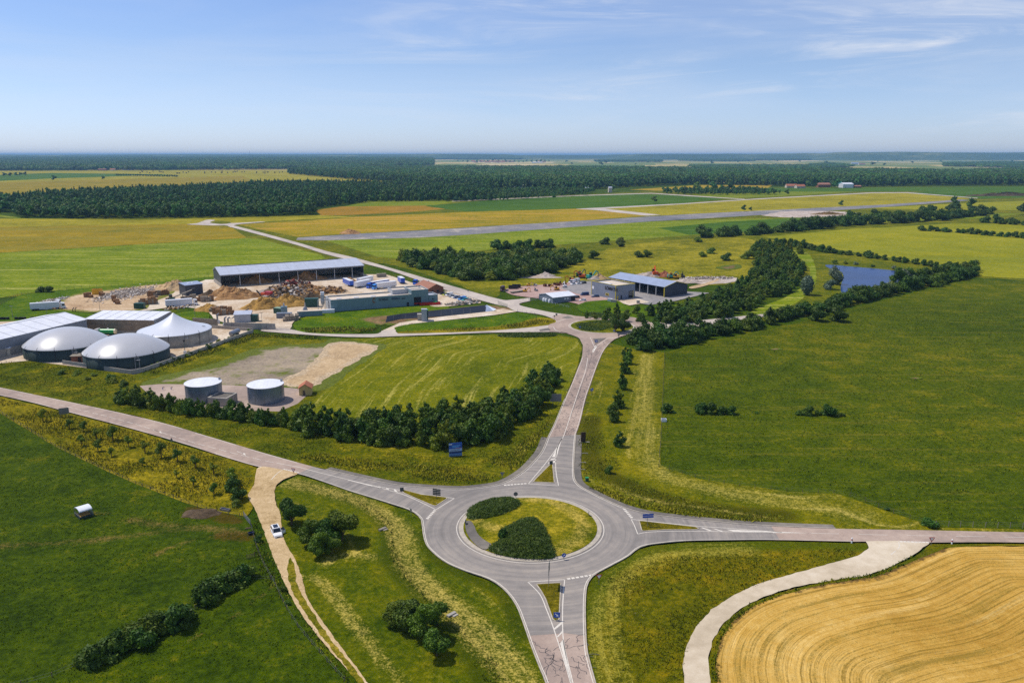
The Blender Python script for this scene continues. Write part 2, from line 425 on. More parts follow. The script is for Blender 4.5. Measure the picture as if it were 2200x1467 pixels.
M_field_wheat = grassland('green_wheat_field', [lin(122, 124, 44), lin(138, 136, 52), lin(150, 144, 60), lin(166, 154, 74)], 0.006, 0.03, 0.3,
                          streak=(0.10, 0.004, 0.10, 0.48, 0.66, lin(122, 130, 42), 0.6), fine=.35, k_=.86)
M_field_teal = grassland('dark_crop_field', [lin(56, 88, 34), lin(66, 96, 40), lin(74, 104, 44), lin(88, 112, 52)], 0.004, 0.03, 0.25,
                         streak=(0.18, 0.004, 0.08, 0.48, 0.68, lin(92, 116, 56), 0.6), fine=.3, k_=.86)
M_field_pink = grassland('reddish_fallow_field', [lin(130, 110, 56), lin(154, 116, 70), lin(166, 124, 78), lin(152, 130, 78)], 0.006, 0.03, 0.25, fine=.35, k_=.86)
M_scrub = grassland('rough_dry_grass', [lin(92, 98, 30), lin(120, 116, 46), lin(146, 136, 64), lin(168, 152, 82)], 0.02, 0.10, 0.5)
M_rough = grassland('rough_green_grass', [lin(70, 84, 18), lin(92, 100, 26), lin(112, 112, 36), lin(142, 132, 58)], 0.02, 0.10, 0.5)
def far_patchwork():
    t = NT('far_farmland'); p = t.pos()
    v = t.n('ShaderNodeTexVoronoi', feature='F1', distance='CHEBYCHEV'); v.inputs['Scale'].default_value = 0.0021
    v.inputs['Randomness'].default_value = 0.9
    t.l(t.mapped(p, 0.3, (1.0, 0.5, 1)), v.inputs[0])
    s = t.n('ShaderNodeSeparateColor'); t.l(v.outputs['Color'], s.inputs[0])
    c = t.ramp(s.outputs[0], [(0.0, lin(110, 122, 60)), (0.22, lin(150, 144, 84)), (0.42, lin(84, 112, 52)), (0.6, lin(190, 168, 110)), (0.78, lin(128, 134, 70)), (0.9, lin(206, 184, 136))], 'CONSTANT')
    n = t.noise(0.004, 5, 0.6, p)
    c = t.mix(t.math('MULTIPLY', n, 0.4), c, lin(110, 118, 64))
    return t.end(t.bsdf(c, 0.95, 0.05))
M_far = far_patchwork()
def stubble():
    t = NT('stubble_rows'); p = t.pos()
    n1 = t.noise(0.03, 4, 0.6, p, 0.4); n2 = t.noise(0.35, 6, 0.62, p, 0.3); n3 = t.noise(1.6, 5, 0.75, p); n4 = t.noise(5, 3, .7, p)
    f = t.math('ADD', t.math('ADD', t.math('MULTIPLY', n1, 0.4), t.math('MULTIPLY', n2, 0.25)), t.math('MULTIPLY', n3, 0.35))
    c = t.ramp(f, [(0.38, lin(176, 134, 54)), (0.47, lin(196, 154, 70)), (0.54, lin(206, 166, 84)), (0.64, lin(222, 186, 108))])
    sp = t.n('ShaderNodeSeparateXYZ'); t.l(p, sp.inputs[0])
    def rows(period, al):
        cb = t.n('ShaderNodeCombineXYZ'); t.l(t.math('MULTIPLY', t.attr('dist'), 1.0 / period), cb.inputs[0]); t.l(t.math('MULTIPLY', sp.outputs[0], al), cb.inputs[1]); t.l(t.math('MULTIPLY', sp.outputs[1], al), cb.inputs[2])
        return t.noise(1.0, 3, 0.7, cb.outputs[0], 0.05)
    r1 = rows(0.55, .03); r2 = rows(2.4, .02)
    fl = t.math('MULTIPLY', t.math('SUBTRACT', t.math('ADD', t.math('MULTIPLY', n3, .5), t.math('MULTIPLY', n4, .5)), .5), .7)
    c = t.mix(t.math('MULTIPLY', t.smooth(t.math('ADD', r1, fl), 0.50, 0.66), 0.75), c, lin(128, 102, 34))
    c = t.mix(t.math('MULTIPLY', t.smooth(t.math('ADD', r2, fl), 0.52, 0.68), 0.6), c, lin(120, 102, 34))
    c = t.mix(t.math('MULTIPLY', t.smooth(t.math('SUBTRACT', fl, r2), -.42, -.25), 0.45), c, lin(238, 202, 124))
    c = t.mix(t.smooth(t.math('ADD', t.attr('straw'), t.math('MULTIPLY', t.math('SUBTRACT', n3, 0.5), 2.0)), 0.35, 0.95), c, lin(104, 82, 44))
    return t.end(t.bsdf(c, 0.95, 0.05, 0, t.math('ADD', t.math('MULTIPLY', r1, 1.5), n3), 0.8, 0.3))
M_stubble = stubble()
M_road = asphalt('grey_asphalt', lin(140, 133, 126), lin(162, 152, 140), lin(120, 115, 110), ring=(3.9, 157.0))
M_road_red = asphalt('reddish_asphalt', lin(164, 144, 130), lin(182, 162, 146), lin(142, 126, 116))
M_road_dark = asphalt('dark_shoulder', lin(112, 106, 98), lin(136, 128, 116), lin(92, 88, 84))
M_road_far = asphalt('pale_lane', lin(182, 170, 158), lin(198, 186, 170), lin(162, 150, 140))
M_runway = dirt('runway_asphalt', [lin(96, 98, 104), lin(116, 116, 120), lin(134, 130, 128), lin(176, 166, 152)], 0.008, 0.06, 0.5)
M_track = dirt('farm_track', [lin(158, 132, 92), lin(184, 158, 116), lin(198, 172, 132), lin(212, 190, 154)], 0.08, 0.6, 4.0)
M_track_se = asphalt('concrete_lane', lin(196, 180, 154), lin(212, 198, 174), lin(178, 162, 136))
M_gravel = dirt('gravel_lot', [lin(120, 108, 92), lin(144, 130, 112), lin(162, 146, 124), lin(184, 162, 130)], 0.03, 0.25, 1.4, weeds=(lin(78, 86, 24), 0.50, 0.64), edge=True)
M_sand = dirt('sandy_patch', [lin(150, 128, 98), lin(176, 150, 114), lin(190, 164, 126), lin(200, 176, 142)], 0.06, 0.4, 1.4, weeds=(lin(156, 138, 112), .56, .70), edge=True)
M_yard = dirt('concrete_yard', [lin(164, 134, 98), lin(192, 172, 146), lin(206, 190, 168), lin(220, 206, 188)], 0.035, 0.2, 1.5)
M_yard_b = dirt('brown_yard', [lin(150, 122, 92), lin(174, 146, 112), lin(190, 164, 130), lin(206, 184, 156)], 0.04, 0.25, 1.2, weeds=(lin(96, 98, 36), 0.58, 0.68), edge=True)
M_yard_p = dirt('pink_gravel_yard', [lin(150, 122, 114), lin(166, 136, 126), lin(176, 148, 138), lin(188, 164, 152)], 0.03, 0.25, 1.8)
M_yard_g = dirt('grey_yard', [lin(126, 124, 124), lin(142, 138, 136), lin(154, 148, 144), lin(172, 164, 156)], 0.03, 0.25, 1.8)
M_soil = dirt('bare_soil', [lin(84, 66, 44), lin(108, 84, 56), lin(134, 108, 74), lin(160, 136, 92)], 0.1, 0.6, 2.0, weeds=(lin(72, 84, 16), 0.52, 0.64), edge=True)
M_white = plain('road_paint', lin(216, 208, 194), 0.7, 0.3, var=0.16, scale=1.5)
M_kerb = plain('kerb_concrete', lin(182, 172, 156), 0.85, 0.2, var=0.25, scale=1.2)
M_crack = plain('crack_sealant', lin(84, 80, 80), 0.6, 0.3, var=0.1)
# buildings
M_conc = plain('concrete_wall', lin(168, 162, 152), 0.85, 0.2, var=0.2, scale=0.3)
M_conc_d = plain('aged_concrete', lin(146, 138, 124), 0.9, 0.15, var=0.28, scale=0.4)
M_roof_w = ribbed('white_sheet_roof', lin(222, 224, 230), 1.0, 'X', 0.5, 0.4)
M_roof_g = ribbed('grey_sheet_roof', lin(182, 188, 202), 0.8, 'X', 0.45, 0.5)
M_roof_b = ribbed('blue_grey_roof', lin(150, 162, 186), 0.8, 'X', 0.45, 0.5)
M_clad_dk = ribbed('anthracite_cladding', lin(66, 70, 80), 0.5, 'X', 0.5, 0.4)
M_clad_gr = ribbed('grey_cladding', lin(122, 130, 142), 0.5, 'X', 0.5, 0.4)
M_clad_lom = ribbed('horizontal_grey_cladding', lin(128, 136, 150), 0.45, 'Z', 0.5, 0.4)
M_clad_green = ribbed('green_grey_cladding', lin(112, 138, 146), 0.6, 'X', 0.5, 0.4)
M_clad_lt = ribbed('light_grey_cladding', lin(176, 180, 184), 0.6, 'X', 0.5, 0.4)
M_wood = ribbed('weathered_boards', lin(136, 124, 108), 0.28, 'X', 0.9, 0.15, var=0.3)
M_gravelroof = plain('gravel_roof', lin(208, 194, 176), 0.95, 0.1, var=0.12, scale=0.4)
M_yellow = plain('yellow_trim', lin(206, 186, 62), 0.5, 0.4)
M_dark = plain('dark_opening', lin(34, 36, 42), 0.6, 0.3)
M_black = plain('black_rubber', lin(28, 28, 30), 0.75, 0.3)
M_steel = plain('galvanised_steel', lin(150, 152, 156), 0.4, 0.5, 0.6)
M_steel_l = plain('light_steel', lin(176, 178, 180), 0.5, 0.5, 0.3)
M_membrane = plain('dome_membrane', lin(186, 186, 188), 0.30, 0.5, var=0.04, scale=0.2)
M_membrane2 = plain('cone_membrane', lin(206, 210, 218), 0.34, 0.5, var=0.04, scale=0.2)
M_tankgreen = plain('dark_green_tank', lin(52, 66, 62), 0.6, 0.3)
M_tankwood = ribbed('stained_concrete_panels', lin(178, 168, 150), 2.3, 'X', 0.9, 0.15, var=0.3)
def tank_metal():
    t = NT('galvanised_tank'); tc = t.n('ShaderNodeTexCoord').outputs['Object']
    br = t.n('ShaderNodeTexBrick'); br.inputs['Scale'].default_value = 1.0
    n1 = t.noise(0.5, 5, 0.6, tc); n2 = t.noise(5, 4, 0.6, tc)
    c = t.ramp(t.math('ADD', t.math('MULTIPLY', n1, 0.6), t.math('MULTIPLY', n2, 0.4)), [(0.3, lin(104, 120, 138)), (0.7, lin(136, 150, 166))])
    return t.end(t.bsdf(c, 0.34, 0.5, 0.6))
M_tank = tank_metal()
M_tile = ribbed('red_roof_tiles', lin(176, 112, 84), 0.25, 'X', 0.85, 0.2, var=0.25)
M_tile_br = ribbed('brown_roof_tiles', lin(158, 112, 92), 0.3, 'X', 0.85, 0.2, var=0.2)
M_yrender = plain('yellow_render', lin(206, 182, 120), 0.9, 0.15)
M_render = plain('pale_render', lin(200, 190, 172), 0.9, 0.15)
M_brick = plain('brown_brick', lin(132, 92, 74), 0.9, 0.15, var=0.2)
M_liner = plain('black_pond_liner', lin(24, 28, 38), 0.5, 0.3, var=0.3, scale=0.3)
M_foil = plain('shiny_foil', lin(176, 188, 206), 0.3, 0.6, 0.3, var=0.25, scale=0.5)
M_pallet = plain('pallet_wood', lin(150, 116, 84), 0.9, 0.1, var=0.3, scale=2.0)
M_pallet_g = plain('grey_pallet_wood', lin(152, 140, 124), 0.9, 0.1, var=0.3, scale=2.0)
M_sawdust = dirt('wood_chips', [lin(116, 84, 54), lin(152, 114, 74), lin(178, 138, 92), lin(198, 160, 112)], 0.12, 0.9, 5.0, bump=0.8)
M_sawdust_y = dirt('yellow_wood_chips', [lin(112, 84, 48), lin(150, 116, 62), lin(182, 142, 74), lin(200, 162, 92)], 0.12, 0.9, 5.0, bump=0.8)
M_sandpile = dirt('sand_heap', [lin(150, 122, 88), lin(176, 146, 106), lin(196, 166, 124), lin(210, 184, 144)], 0.12, 0.9, 5.0, bump=0.8)
M_darkpile = dirt('dark_mulch', [lin(62, 50, 40), lin(84, 70, 54), lin(104, 88, 68), lin(122, 104, 80)], 0.12, 0.9, 5.0, bump=0.8)
M_rubble = dirt('pale_rubble', [lin(136, 122, 108), lin(168, 152, 138), lin(190, 176, 164), lin(210, 200, 190)], 0.15, 0.9, 5.0, bump=0.8)
# vehicles
M_glass = plain('dark_glass', lin(26, 34, 44), 0.12, 0.6, var=0.05)
M_tyre = plain('tyre_rubber', lin(34, 34, 36), 0.8, 0.2)
M_chassis = plain('truck_chassis', lin(58, 58, 62), 0.7, 0.3)
M_lamp = plain('lamp_lens', lin(220, 222, 226), 0.2, 0.6)
def paint(name, c, rough=0.3): return plain(name, c, rough, 0.5, var=0.04)
M_pwhite = paint('white_paint', lin(236, 236, 236)); M_pgreyw = paint('trailer_white', lin(214, 216, 222), 0.45)
M_pblue = paint('blue_paint', lin(20, 84, 190)); M_pnavy = paint('navy_tarpaulin', lin(24, 46, 128), 0.5)
M_psky = paint('light_blue_paint', lin(60, 140, 220)); M_pred = paint('red_paint', lin(188, 34, 40))
M_porange = paint('orange_paint', lin(226, 92, 30)); M_pyellow = paint('yellow_paint', lin(226, 172, 34))
M_pgreen = paint('green_paint', lin(20, 142, 70)); M_pdgreen = paint('dark_green_paint', lin(28, 76, 62), 0.5)
M_pteal = paint('teal_paint', lin(40, 158, 148)); M_pblack = paint('black_paint', lin(30, 30, 34))
M_pgrey = paint('grey_paint', lin(128, 134, 140)); M_psilver = paint('silver_paint', lin(186, 190, 196))
M_plime = paint('lime_paint', lin(190, 196, 50)); M_pdblue = paint('dark_blue_paint', lin(34, 58, 104))
M_rust = plain('rusty_iron', lin(104, 62, 46), 0.85, 0.2, var=0.3, scale=2)
M_cream = paint('cream_paint', lin(222, 210, 178), 0.5)
M_signblue = paint('sign_blue', lin(24, 82, 170), 0.4); M_signred = paint('sign_red', lin(176, 30, 36), 0.4)
M_signback = plain('sign_back_grey', lin(112, 116, 118), 0.5, 0.4, 0.2)
M_signgreen = plain('sign_back_green_grey', lin(70, 80, 76), 0.5, 0.4)
M_post = plain('wooden_post', lin(112, 98, 80), 0.9, 0.1, var=0.25, scale=3)
M_bark = plain('bark', lin(96, 80, 62), 0.95, 0.05, var=0.3, scale=4, bump=0.5)
# vegetation
def leafmat(name, c0, c1, c2, trans=0.25, huevar=0.04, valvar=0.35, nscale=0.9):
    t = NT(name); tc = t.n('ShaderNodeTexCoord').outputs['Object']
    oi = t.n('ShaderNodeObjectInfo')
    n1 = t.noise(nscale, 3, 0.6, tc); n2 = t.noise(nscale * 6, 2, 0.6, tc)
    f = t.math('ADD', t.math('MULTIPLY', n1, 0.6), t.math('MULTIPLY', n2, 0.4))
    c = t.ramp(f, [(0.34, c0), (0.52, c1), (0.70, c2)])
    hs = t.n('ShaderNodeHueSaturation')
    t.l(t.math('ADD', t.math('MULTIPLY', oi.outputs['Random'], huevar), 0.5 - huevar * 0.45), hs.inputs['Hue'])
    r2 = t.math('FRACT', t.math('MULTIPLY', oi.outputs['Random'], 17.3))
    t.l(t.math('ADD', t.math('MULTIPLY', r2, valvar), 1 - valvar * 0.5), hs.inputs['Value'])
    t.l(c, hs.inputs['Color'])
    b = t.bsdf(hs.outputs[0], 0.55, 0.25)
    tr = t.n('ShaderNodeBsdfTranslucent'); t.l(hs.outputs[0], tr.inputs[0])
    mx = t.n('ShaderNodeMixShader'); mx.inputs[0].default_value = trans
    t.l(b.outputs[0], mx.inputs[1]); t.l(tr.outputs[0], mx.inputs[2])
    return t.end(mx)
M_leaf = leafmat('leaf_green', lin(58, 82, 10), lin(92, 116, 20), lin(138, 150, 42))
M_leaf_dk = leafmat('leaf_dark', lin(46, 72, 12), lin(74, 102, 22), lin(112, 132, 38))
M_leaf_ol = leafmat('leaf_olive', lin(82, 98, 10), lin(116, 130, 20), lin(154, 158, 44))
M_leaf_sv = leafmat('leaf_silver', lin(88, 104, 78), lin(120, 136, 108), lin(150, 162, 136))
M_leaf_for = leafmat('leaf_forest', lin(44, 78, 20), lin(80, 116, 32), lin(126, 152, 50), valvar=.8, huevar=.06, nscale=0.12)
M_leaf_pine = leafmat('leaf_conifer', lin(40, 74, 24), lin(66, 102, 34), lin(104, 132, 48), valvar=.8, huevar=.05, nscale=0.12)
M_leaf_bed = leafmat('leaf_bedding', lin(46, 66, 8), lin(70, 92, 14), lin(104, 116, 28), huevar=0.0, valvar=0.0)
def blademat(name, c0, c1, c2):
    c0, c1, c2 = [(q[0] * 1.05, q[1] * 1.02, q[2] * .6, 1) for q in (c0, c1, c2)]
    t = NT(name); p = t.pos()
    f = t.math('ADD', t.math('MULTIPLY', t.noise(.12, 4, .6, p, .3), .5), t.math('MULTIPLY', t.noise(1.8, 3, .6, p), .5))
    c = t.ramp(f, [(0.38, c0), (0.5, c1), (0.62, c2)])
    g = t.n('ShaderNodeNewGeometry').outputs['Normal']
    v = t.n('ShaderNodeVectorMath', operation='SCALE'); t.l(g, v.inputs[0]); v.inputs['Scale'].default_value = .3
    w = t.n('ShaderNodeVectorMath', operation='ADD'); t.l(v.outputs[0], w.inputs[0]); w.inputs[1].default_value = (0, 0, 1.0)
    u = t.n('ShaderNodeVectorMath', operation='NORMALIZE'); t.l(w.outputs[0], u.inputs[0])
    b = t.bsdf(c, .8, .1); t.l(u.outputs[0], b.inputs['Normal']); return t.end(b)
M_blade = blademat('grass_blade', lin(74, 94, 10), lin(108, 120, 20), lin(160, 156, 52))
M_blade_y = blademat('grass_blade_golden', lin(98, 110, 16), lin(140, 138, 34), lin(196, 182, 84))
M_blade_g = blademat('grass_blade_green', lin(60, 86, 6), lin(84, 104, 12), lin(116, 122, 26))
M_blade_o = blademat('grass_blade_olive', lin(78, 90, 6), lin(106, 110, 12), lin(138, 128, 28))
def water():
    t = NT('pond_water'); p = t.pos()
    n = t.noise(0.5, 5, 0.6, p); n2 = t.noise(0.03, 3, 0.5, p)
    c = t.ramp(n2, [(0.35, lin(12, 40, 88)), (0.65, lin(20, 54, 110))])
    return t.end(t.bsdf(c, 0.25, 0.12, 0, n, 0.3, 0.12))
M_water = water()
# ------------------------------------------------------------------ ground and fields
def wob(p, amp, sc_=0.15):
    return Vector((p.x + amp * (math.sin(p.y * sc_ * 2.1 + p.x * .7 * sc_) + math.sin(p.x * sc_ * 5.3 + 1.7)) * .5,
                   p.y + amp * (math.sin(p.x * sc_ * 2.7 + 0.4 * p.y * sc_) + math.sin(p.y * sc_ * 4.9 + .3)) * .5))
def sheet(name, px, mat, z, smooth=True, step=None, jit=0.0, attrs=None, spacing=None, world_pts=None, dome=None):
    pts = world_pts or PP(px)
    if smooth: pts = catmull(pts, True, 5)
    if step: pts = resample(pts, step, True)
    if jit: pts = [wob(p, jit, 0.5 / max(step or 1, .3)) + Vector((rng.uniform(-jit, jit), rng.uniform(-jit, jit))) * .4 for p in pts]
    if attrs is None and dome is None:
        me = bpy.data.meshes.new(name); me.from_pydata([(p.x, p.y, z) for p in pts], [], [tuple(range(len(pts)))])
        me.materials.append(mat)
        if me.polygons[0].normal.z < 0: me.flip_normals()
        return obj_from(name, me, kind='structure')
    inner = scatter(pts, spacing, 0.3, 5)
    vin = [Vector((p.x, p.y)) for p in pts] + [Vector((float(a), float(b))) for a, b in inner]
    n = len(pts)
    vo, eo, fo, *_ = geometry.delaunay_2d_cdt(vin, [(i, (i + 1) % n) for i in range(n)], [], 1, 1e-4)
    q = np.array([(v.x, v.y) for v in vo])
    zz = np.full(len(q), z)
    if dome: zz = z + dome(q, pts)
    me = bpy.data.meshes.new(name); me.from_pydata([(a, b, c) for (a, b), c in zip(q, zz)], [], fo)
    me.materials.append(mat); me.update()
    if sum(p.normal.z for p in me.polygons) < 0: me.flip_normals()
    for an, fn in (attrs or {}).items():
        at = me.attributes.new(an, 'FLOAT', 'POINT'); at.data.foreach_set('value', np.asarray(fn(q), np.float32))
    if dome: me.polygons.foreach_set('use_smooth', np.ones(len(me.polygons), bool))
    return obj_from(name, me, kind='structure')
def band(lines, fall=1.0):
    """1 on the given pixel polylines, fading out past their half width (m)"""
    L = [(catmull(PP(l), False, 5), w) for l, w in lines]
    def fn(q):
        r = np.zeros(len(q))
        for ln, w in L: r = np.maximum(r, np.clip(1.5 - dist_to(ln, q) / w, 0, 1))
        return r
    return fn
def dist_fn(px):
    ln = catmull(PP(px), False, 6)
    return lambda q: dist_to(ln, q)

# base sheet to the horizon
gb = MB(); R_ = 70000.0
gb.add([(-R_, -400, 0), (R_, -400, 0), (R_, R_, 0), (-R_, R_, 0)], [(0, 1, 2, 3)])
gb.build('ground', M_pasture, kind='structure')
def edge_attr(px, w, smooth=True):
    pts = catmull(PP(px), True, 5) if smooth else PP(px)
    return {'edge': lambda q: np.clip(1 - dist_to(pts + [pts[0]], q) / w, 0, 1)}
Z = 0.02
def F(name, px, mat, edge=None, **kw):
    global Z
    Z += 0.004
    if edge: kw['attrs'] = edge_attr(px, edge, kw.get('smooth', True)); kw.setdefault('spacing', edge * .45)
    return sheet(name, px, mat, Z, **kw)
# far country beyond the woods
sheet('far_farmland', None, M_far, 0.02, False, world_pts=[Vector(p) for p in ((-30000, 2300), (30000, 2300), (60000, 65000), (-60000, 65000))])
Z = 0.05
far = dict(smooth=False)
F('field_far_tan', [(-200, 400), (-200, 368), (300, 366), (700, 366), (700, 390), (400, 415)], M_field_pale, **far)
F('field_far_green', [(-60, 378), (110, 372), (370, 375), (110, 384), (-60, 392)], M_field_teal, **far)
F('field_far_left', [(-300, 425), (-100, 395), (520, 378), (560, 395), (140, 410), (-60, 440)], M_field_tan, **far)
F('field_green_far', [(-200, 480), (0, 462), (60, 470), (20, 490)], M_field_green2, **far)
F('field_behind_wood', [(600, 372), (640, 372), (860, 392), (820, 396), (620, 384)], M_field_pale, **far)
F('field_mid_base', [(-500, 640), (-300, 470), (0, 466), (40, 471), (700, 462), (1000, 430), (1300, 416), (1500, 404), (2400, 400), (2600, 470), (2300, 610), (2090, 596), (1500, 600), (700, 560), (450, 600), (0, 640)], M_rough, **far)
F('field_pale_strip', [(-400, 492), (-200, 472), (60, 470), (300, 473), (690, 463), (760, 466), (500, 480), (430, 481), (0, 490)], M_field_pale, **far)
F('field_ripening', [(-300, 560), (-250, 492), (0, 488), (150, 485), (430, 481), (497, 488), (530, 511), (0, 543)], M_field_tan, **far)
F('field_cut_green', [(-400, 660), (-300, 568), (0, 544), (530, 512), (560, 514), (690, 548), (700, 556), (450, 596), (330, 607), (100, 626), (40, 632), (0, 640)], M_field_green, **far)
F('field_golden', [(512, 483), (690, 472), (770, 466), (1000, 456), (1240, 449), (1400, 463), (1250, 474), (1000, 489), (780, 501), (640, 509), (590, 500)], M_field_gold, **far)
F('field_reddish', [(676, 452), (733, 444), (906, 441), (970, 448), (866, 457), (733, 463), (690, 463)], M_field_pink, **far)
F('field_dull_green', [(790, 432), (930, 430), (1000, 430), (930, 442), (740, 444)], M_field_green2, **far)
F('field_dark_crop', [(912, 443), (1066, 429), (1233, 422), (1366, 417), (1480, 420), (1560, 428), (1466, 437), (1280, 447), (1000, 455)], M_field_teal, **far)
F('field_dark_crop_far', [(1480, 405), (1900, 403), (2400, 400), (2400, 408), (1900, 412), (1600, 412)], M_field_teal, **far)
F('field_gold_far', [(1350, 408), (1500, 398), (1660, 398), (1650, 404), (1420, 410)], M_field_gold, **far)
F('field_olive_far', [(1480, 418), (1700, 412), (1840, 412), (1700, 421), (1560, 427)], M_field_green2, **far)
F('field_pale_airfield', [(1270, 448), (1466, 438), (1620, 428), (1870, 415), (1950, 414), (2000, 420), (2090, 427), (1960, 437), (1780, 447), (1560, 456), (1402, 464)], M_field_pale, **far)
F('field_green_airfield', [(1560, 460), (1780, 448), (1960, 438), (2070, 429), (2090, 431), (1900, 441), (1620, 458)], M_field_green, **far)
F('field_teal_right', [(1950, 414), (2050, 408), (2400, 402), (2400, 420), (2110, 427)], M_field_teal, **far)
F('field_lime_right', [(2085, 436), (2400, 425), (2400, 452), (2050, 452), (1860, 448)], M_field_wheat, **far)
F('field_under_runway', [(700, 517), (1000, 503), (1345, 478), (1700, 468), (1720, 478), (1560, 501), (1470, 507), (1300, 519), (1000, 541), (850, 556), (810, 552)], M_field_green, **far)
F('field_green_crop', [(1412, 490), (1560, 477), (1715, 468), (1900, 470), (1820, 480), (1620, 497), (1480, 505)], M_field_teal, **far)
F('field_scrub', [(1190, 600), (1245, 560), (1330, 530), (1480, 514), (1600, 512), (1650, 545), (1640, 580), (1560, 612), (1470, 606), (1310, 598)], M_scrub, jit=2, step=8)
F('rough_ground', [(690, 540), (850, 558), (1000, 600), (1200, 585), (1300, 598), (1250, 612), (1140, 613), (1085, 622), (1060, 640), (980, 612), (850, 572)], M_rough, jit=1, step=6)
F('dry_ground', [(960, 600), (1080, 606), (1230, 590), (1290, 600), (1240, 611), (1120, 612), (1040, 618)], M_scrub, jit=1, step=5)
F('field_wheat', [(1640, 510), (1830, 492), (1910, 489), (2300, 514), (2400, 610), (2090, 593), (2080, 577), (2000, 568), (1800, 537), (1720, 520)], M_field_wheat, **far)
F('field_wheat_far', [(1905, 489), (2050, 480), (2400, 484), (2400, 516), (2200, 507)], M_field_wheat, **far)
F('field_olive_right', [(1830, 468), (2000, 455), (2200, 460), (2100, 470), (1900, 478)], M_field_green2, **far)
F('pasture_right', [(1428, 758), (1500, 738), (1700, 698), (1860, 655), (2080, 600), (2500, 620), (2900, 900), (2700, 1180), (2200, 1142), (2010, 1134), (1900, 1097), (1800, 1062), (1700, 1058), (1500, 1030), (1418, 1000)], M_pasture2, smooth=False)
F('pond_bank', [(1690, 532), (1800, 545), (2000, 572), (2080, 585), (2060, 600), (1900, 640), (1760, 675), (1640, 690), (1590, 695), (1620, 668), (1720, 622), (1735, 590), (1720, 560)], M_rough, jit=.6, step=5)
F('grass_lane', [(1688, 538), (1735, 545), (1752, 575), (1750, 612), (1720, 645), (1660, 676), (1600, 690), (1616, 668), (1690, 638), (1732, 608), (1740, 580), (1716, 553)], M_field_green, jit=.3, step=4)
F('runway', [(640, 511), (780, 502), (900, 496), (1390, 466), (1490, 460), (1900, 440), (2066, 429), (2085, 431), (1920, 444), (1770, 454), (1560, 467), (1400, 476), (1000, 505), (900, 511), (690, 517), (636, 516)], M_runway, smooth=False)
F('airfield_apron', [(1648, 461), (1700, 454), (1810, 455), (1850, 460), (1790, 465), (1710, 468), (1640, 464)], M_rubble, jit=2, step=6)
F('airfield_lane', [(1236, 449), (1466, 437.5), (1620, 427.5), (1870, 414), (1950, 413.6), (2100, 425.5), (2100, 426.6), (1945, 415), (1872, 415.6), (1622, 429), (1470, 439), (1300, 449), (1420, 462), (1390, 464), (1280, 452)], M_road_far, smooth=False)
F('far_lane', [(970, 432), (1240, 420), (1400, 415), (1480, 420), (1600, 428), (1600, 429), (1480, 422), (1400, 416.5), (1240, 421.5), (972, 433.5)], M_road_far, smooth=False)

# meadows round the crossroads
F('verge_north', [(-400, 720), (0, 768), (100, 781), (290, 806), (420, 760), (545, 716), (640, 730), (745, 728), (1000, 722), (1180, 716), (1243, 729), (1251, 748), (1240, 794), (1213, 860), (1177, 942), (1125, 1015), (1043, 1048), (934, 1049), (674, 1004), (560, 974), (300, 896), (0, 833), (-400, 755)], M_verge, smooth=False, step=2, jit=.12)
F('verge_south', [(-400, 770), (0, 852), (135, 885), (283, 924), (480, 984), (556, 1006), (548, 1040), (533, 1068), (545, 1092), (530, 1112), (450, 1098), (400, 1083), (300, 1045), (220, 1010), (120, 962), (0, 890), (-400, 780)], M_vergeL, smooth=False, step=1.5, jit=.2)
F('meadow_south', [(640, 1021), (691, 1037), (800, 1073), (882, 1100), (904, 1116), (909, 1146), (925, 1184), (996, 1228), (1083, 1269), (1124, 1340), (1172, 1467), (1200, 1560), (840, 1560), (787, 1467), (745, 1410), (700, 1350), (660, 1290), (645, 1240), (610, 1165), (600, 1105), (588, 1050)], M_mown,
  smooth=False, step=1.5, jit=.1, spacing=1.6,
  attrs={'straw': band([([(612, 1036), (700, 1056), (790, 1085), (850, 1130), (868, 1180), (885, 1225), (935, 1275), (1000, 1335), (1065, 1400), (1120, 1467), (1160, 1540)], 3.2), ([(650, 1240), (700, 1260), (760, 1340), (830, 1430), (890, 1500)], 1.4), ([(700, 1210), (760, 1190), (800, 1200)], 1.6)]),
         'dark': band([([(640, 1040), (740, 1068), (805, 1100), (845, 1150), (840, 1200), (890, 1260), (960, 1330), (1010, 1400), (1050, 1467)], 2.6), ([(905, 1150), (935, 1200), (1000, 1236), (1080, 1280), (1120, 1370)], 1.6)]),  # darker grass bands; their tone also stands in for bank shade on flat ground
         'dist': dist_fn([(612, 1036), (700, 1056), (790, 1085), (850, 1130), (868, 1180), (885, 1225), (935, 1275), (1000, 1335), (1065, 1400), (1120, 1467), (1160, 1540)])})
F('bank_south_east', [(1372, 1182), (1401, 1174), (1469, 1167), (1660, 1164), (1828, 1168), (1862, 1168), (1865, 1180), (1840, 1198), (1770, 1218), (1690, 1240), (1630, 1257), (1580, 1280), (1530, 1312), (1495, 1350), (1475, 1390), (1466, 1430), (1470, 1467), (1490, 1560), (1310, 1560), (1278, 1467), (1260, 1394), (1257, 1329), (1258, 1280), (1263, 1255), (1278, 1238), (1305, 1223), (1349, 1199)], M_bank,
  smooth=False, step=1.5, jit=.1, spacing=1.5,
  attrs={'straw': band([([(1320, 1500), (1302, 1400), (1298, 1330), (1310, 1280), (1340, 1240), (1400, 1205), (1480, 1190), (1600, 1182)], 3.0)]),
         'dark': band([([(1275, 1330), (1275, 1290), (1300, 1240), (1370, 1195), (1470, 1175), (1700, 1172), (1850, 1175)], 2.4), ([(1285, 1500), (1272, 1400)], 1.0)]),
         'dist': dist_fn([(1278, 1467), (1260, 1394), (1257, 1329), (1263, 1255), (1305, 1223), (1401, 1174), (1660, 1164)])})
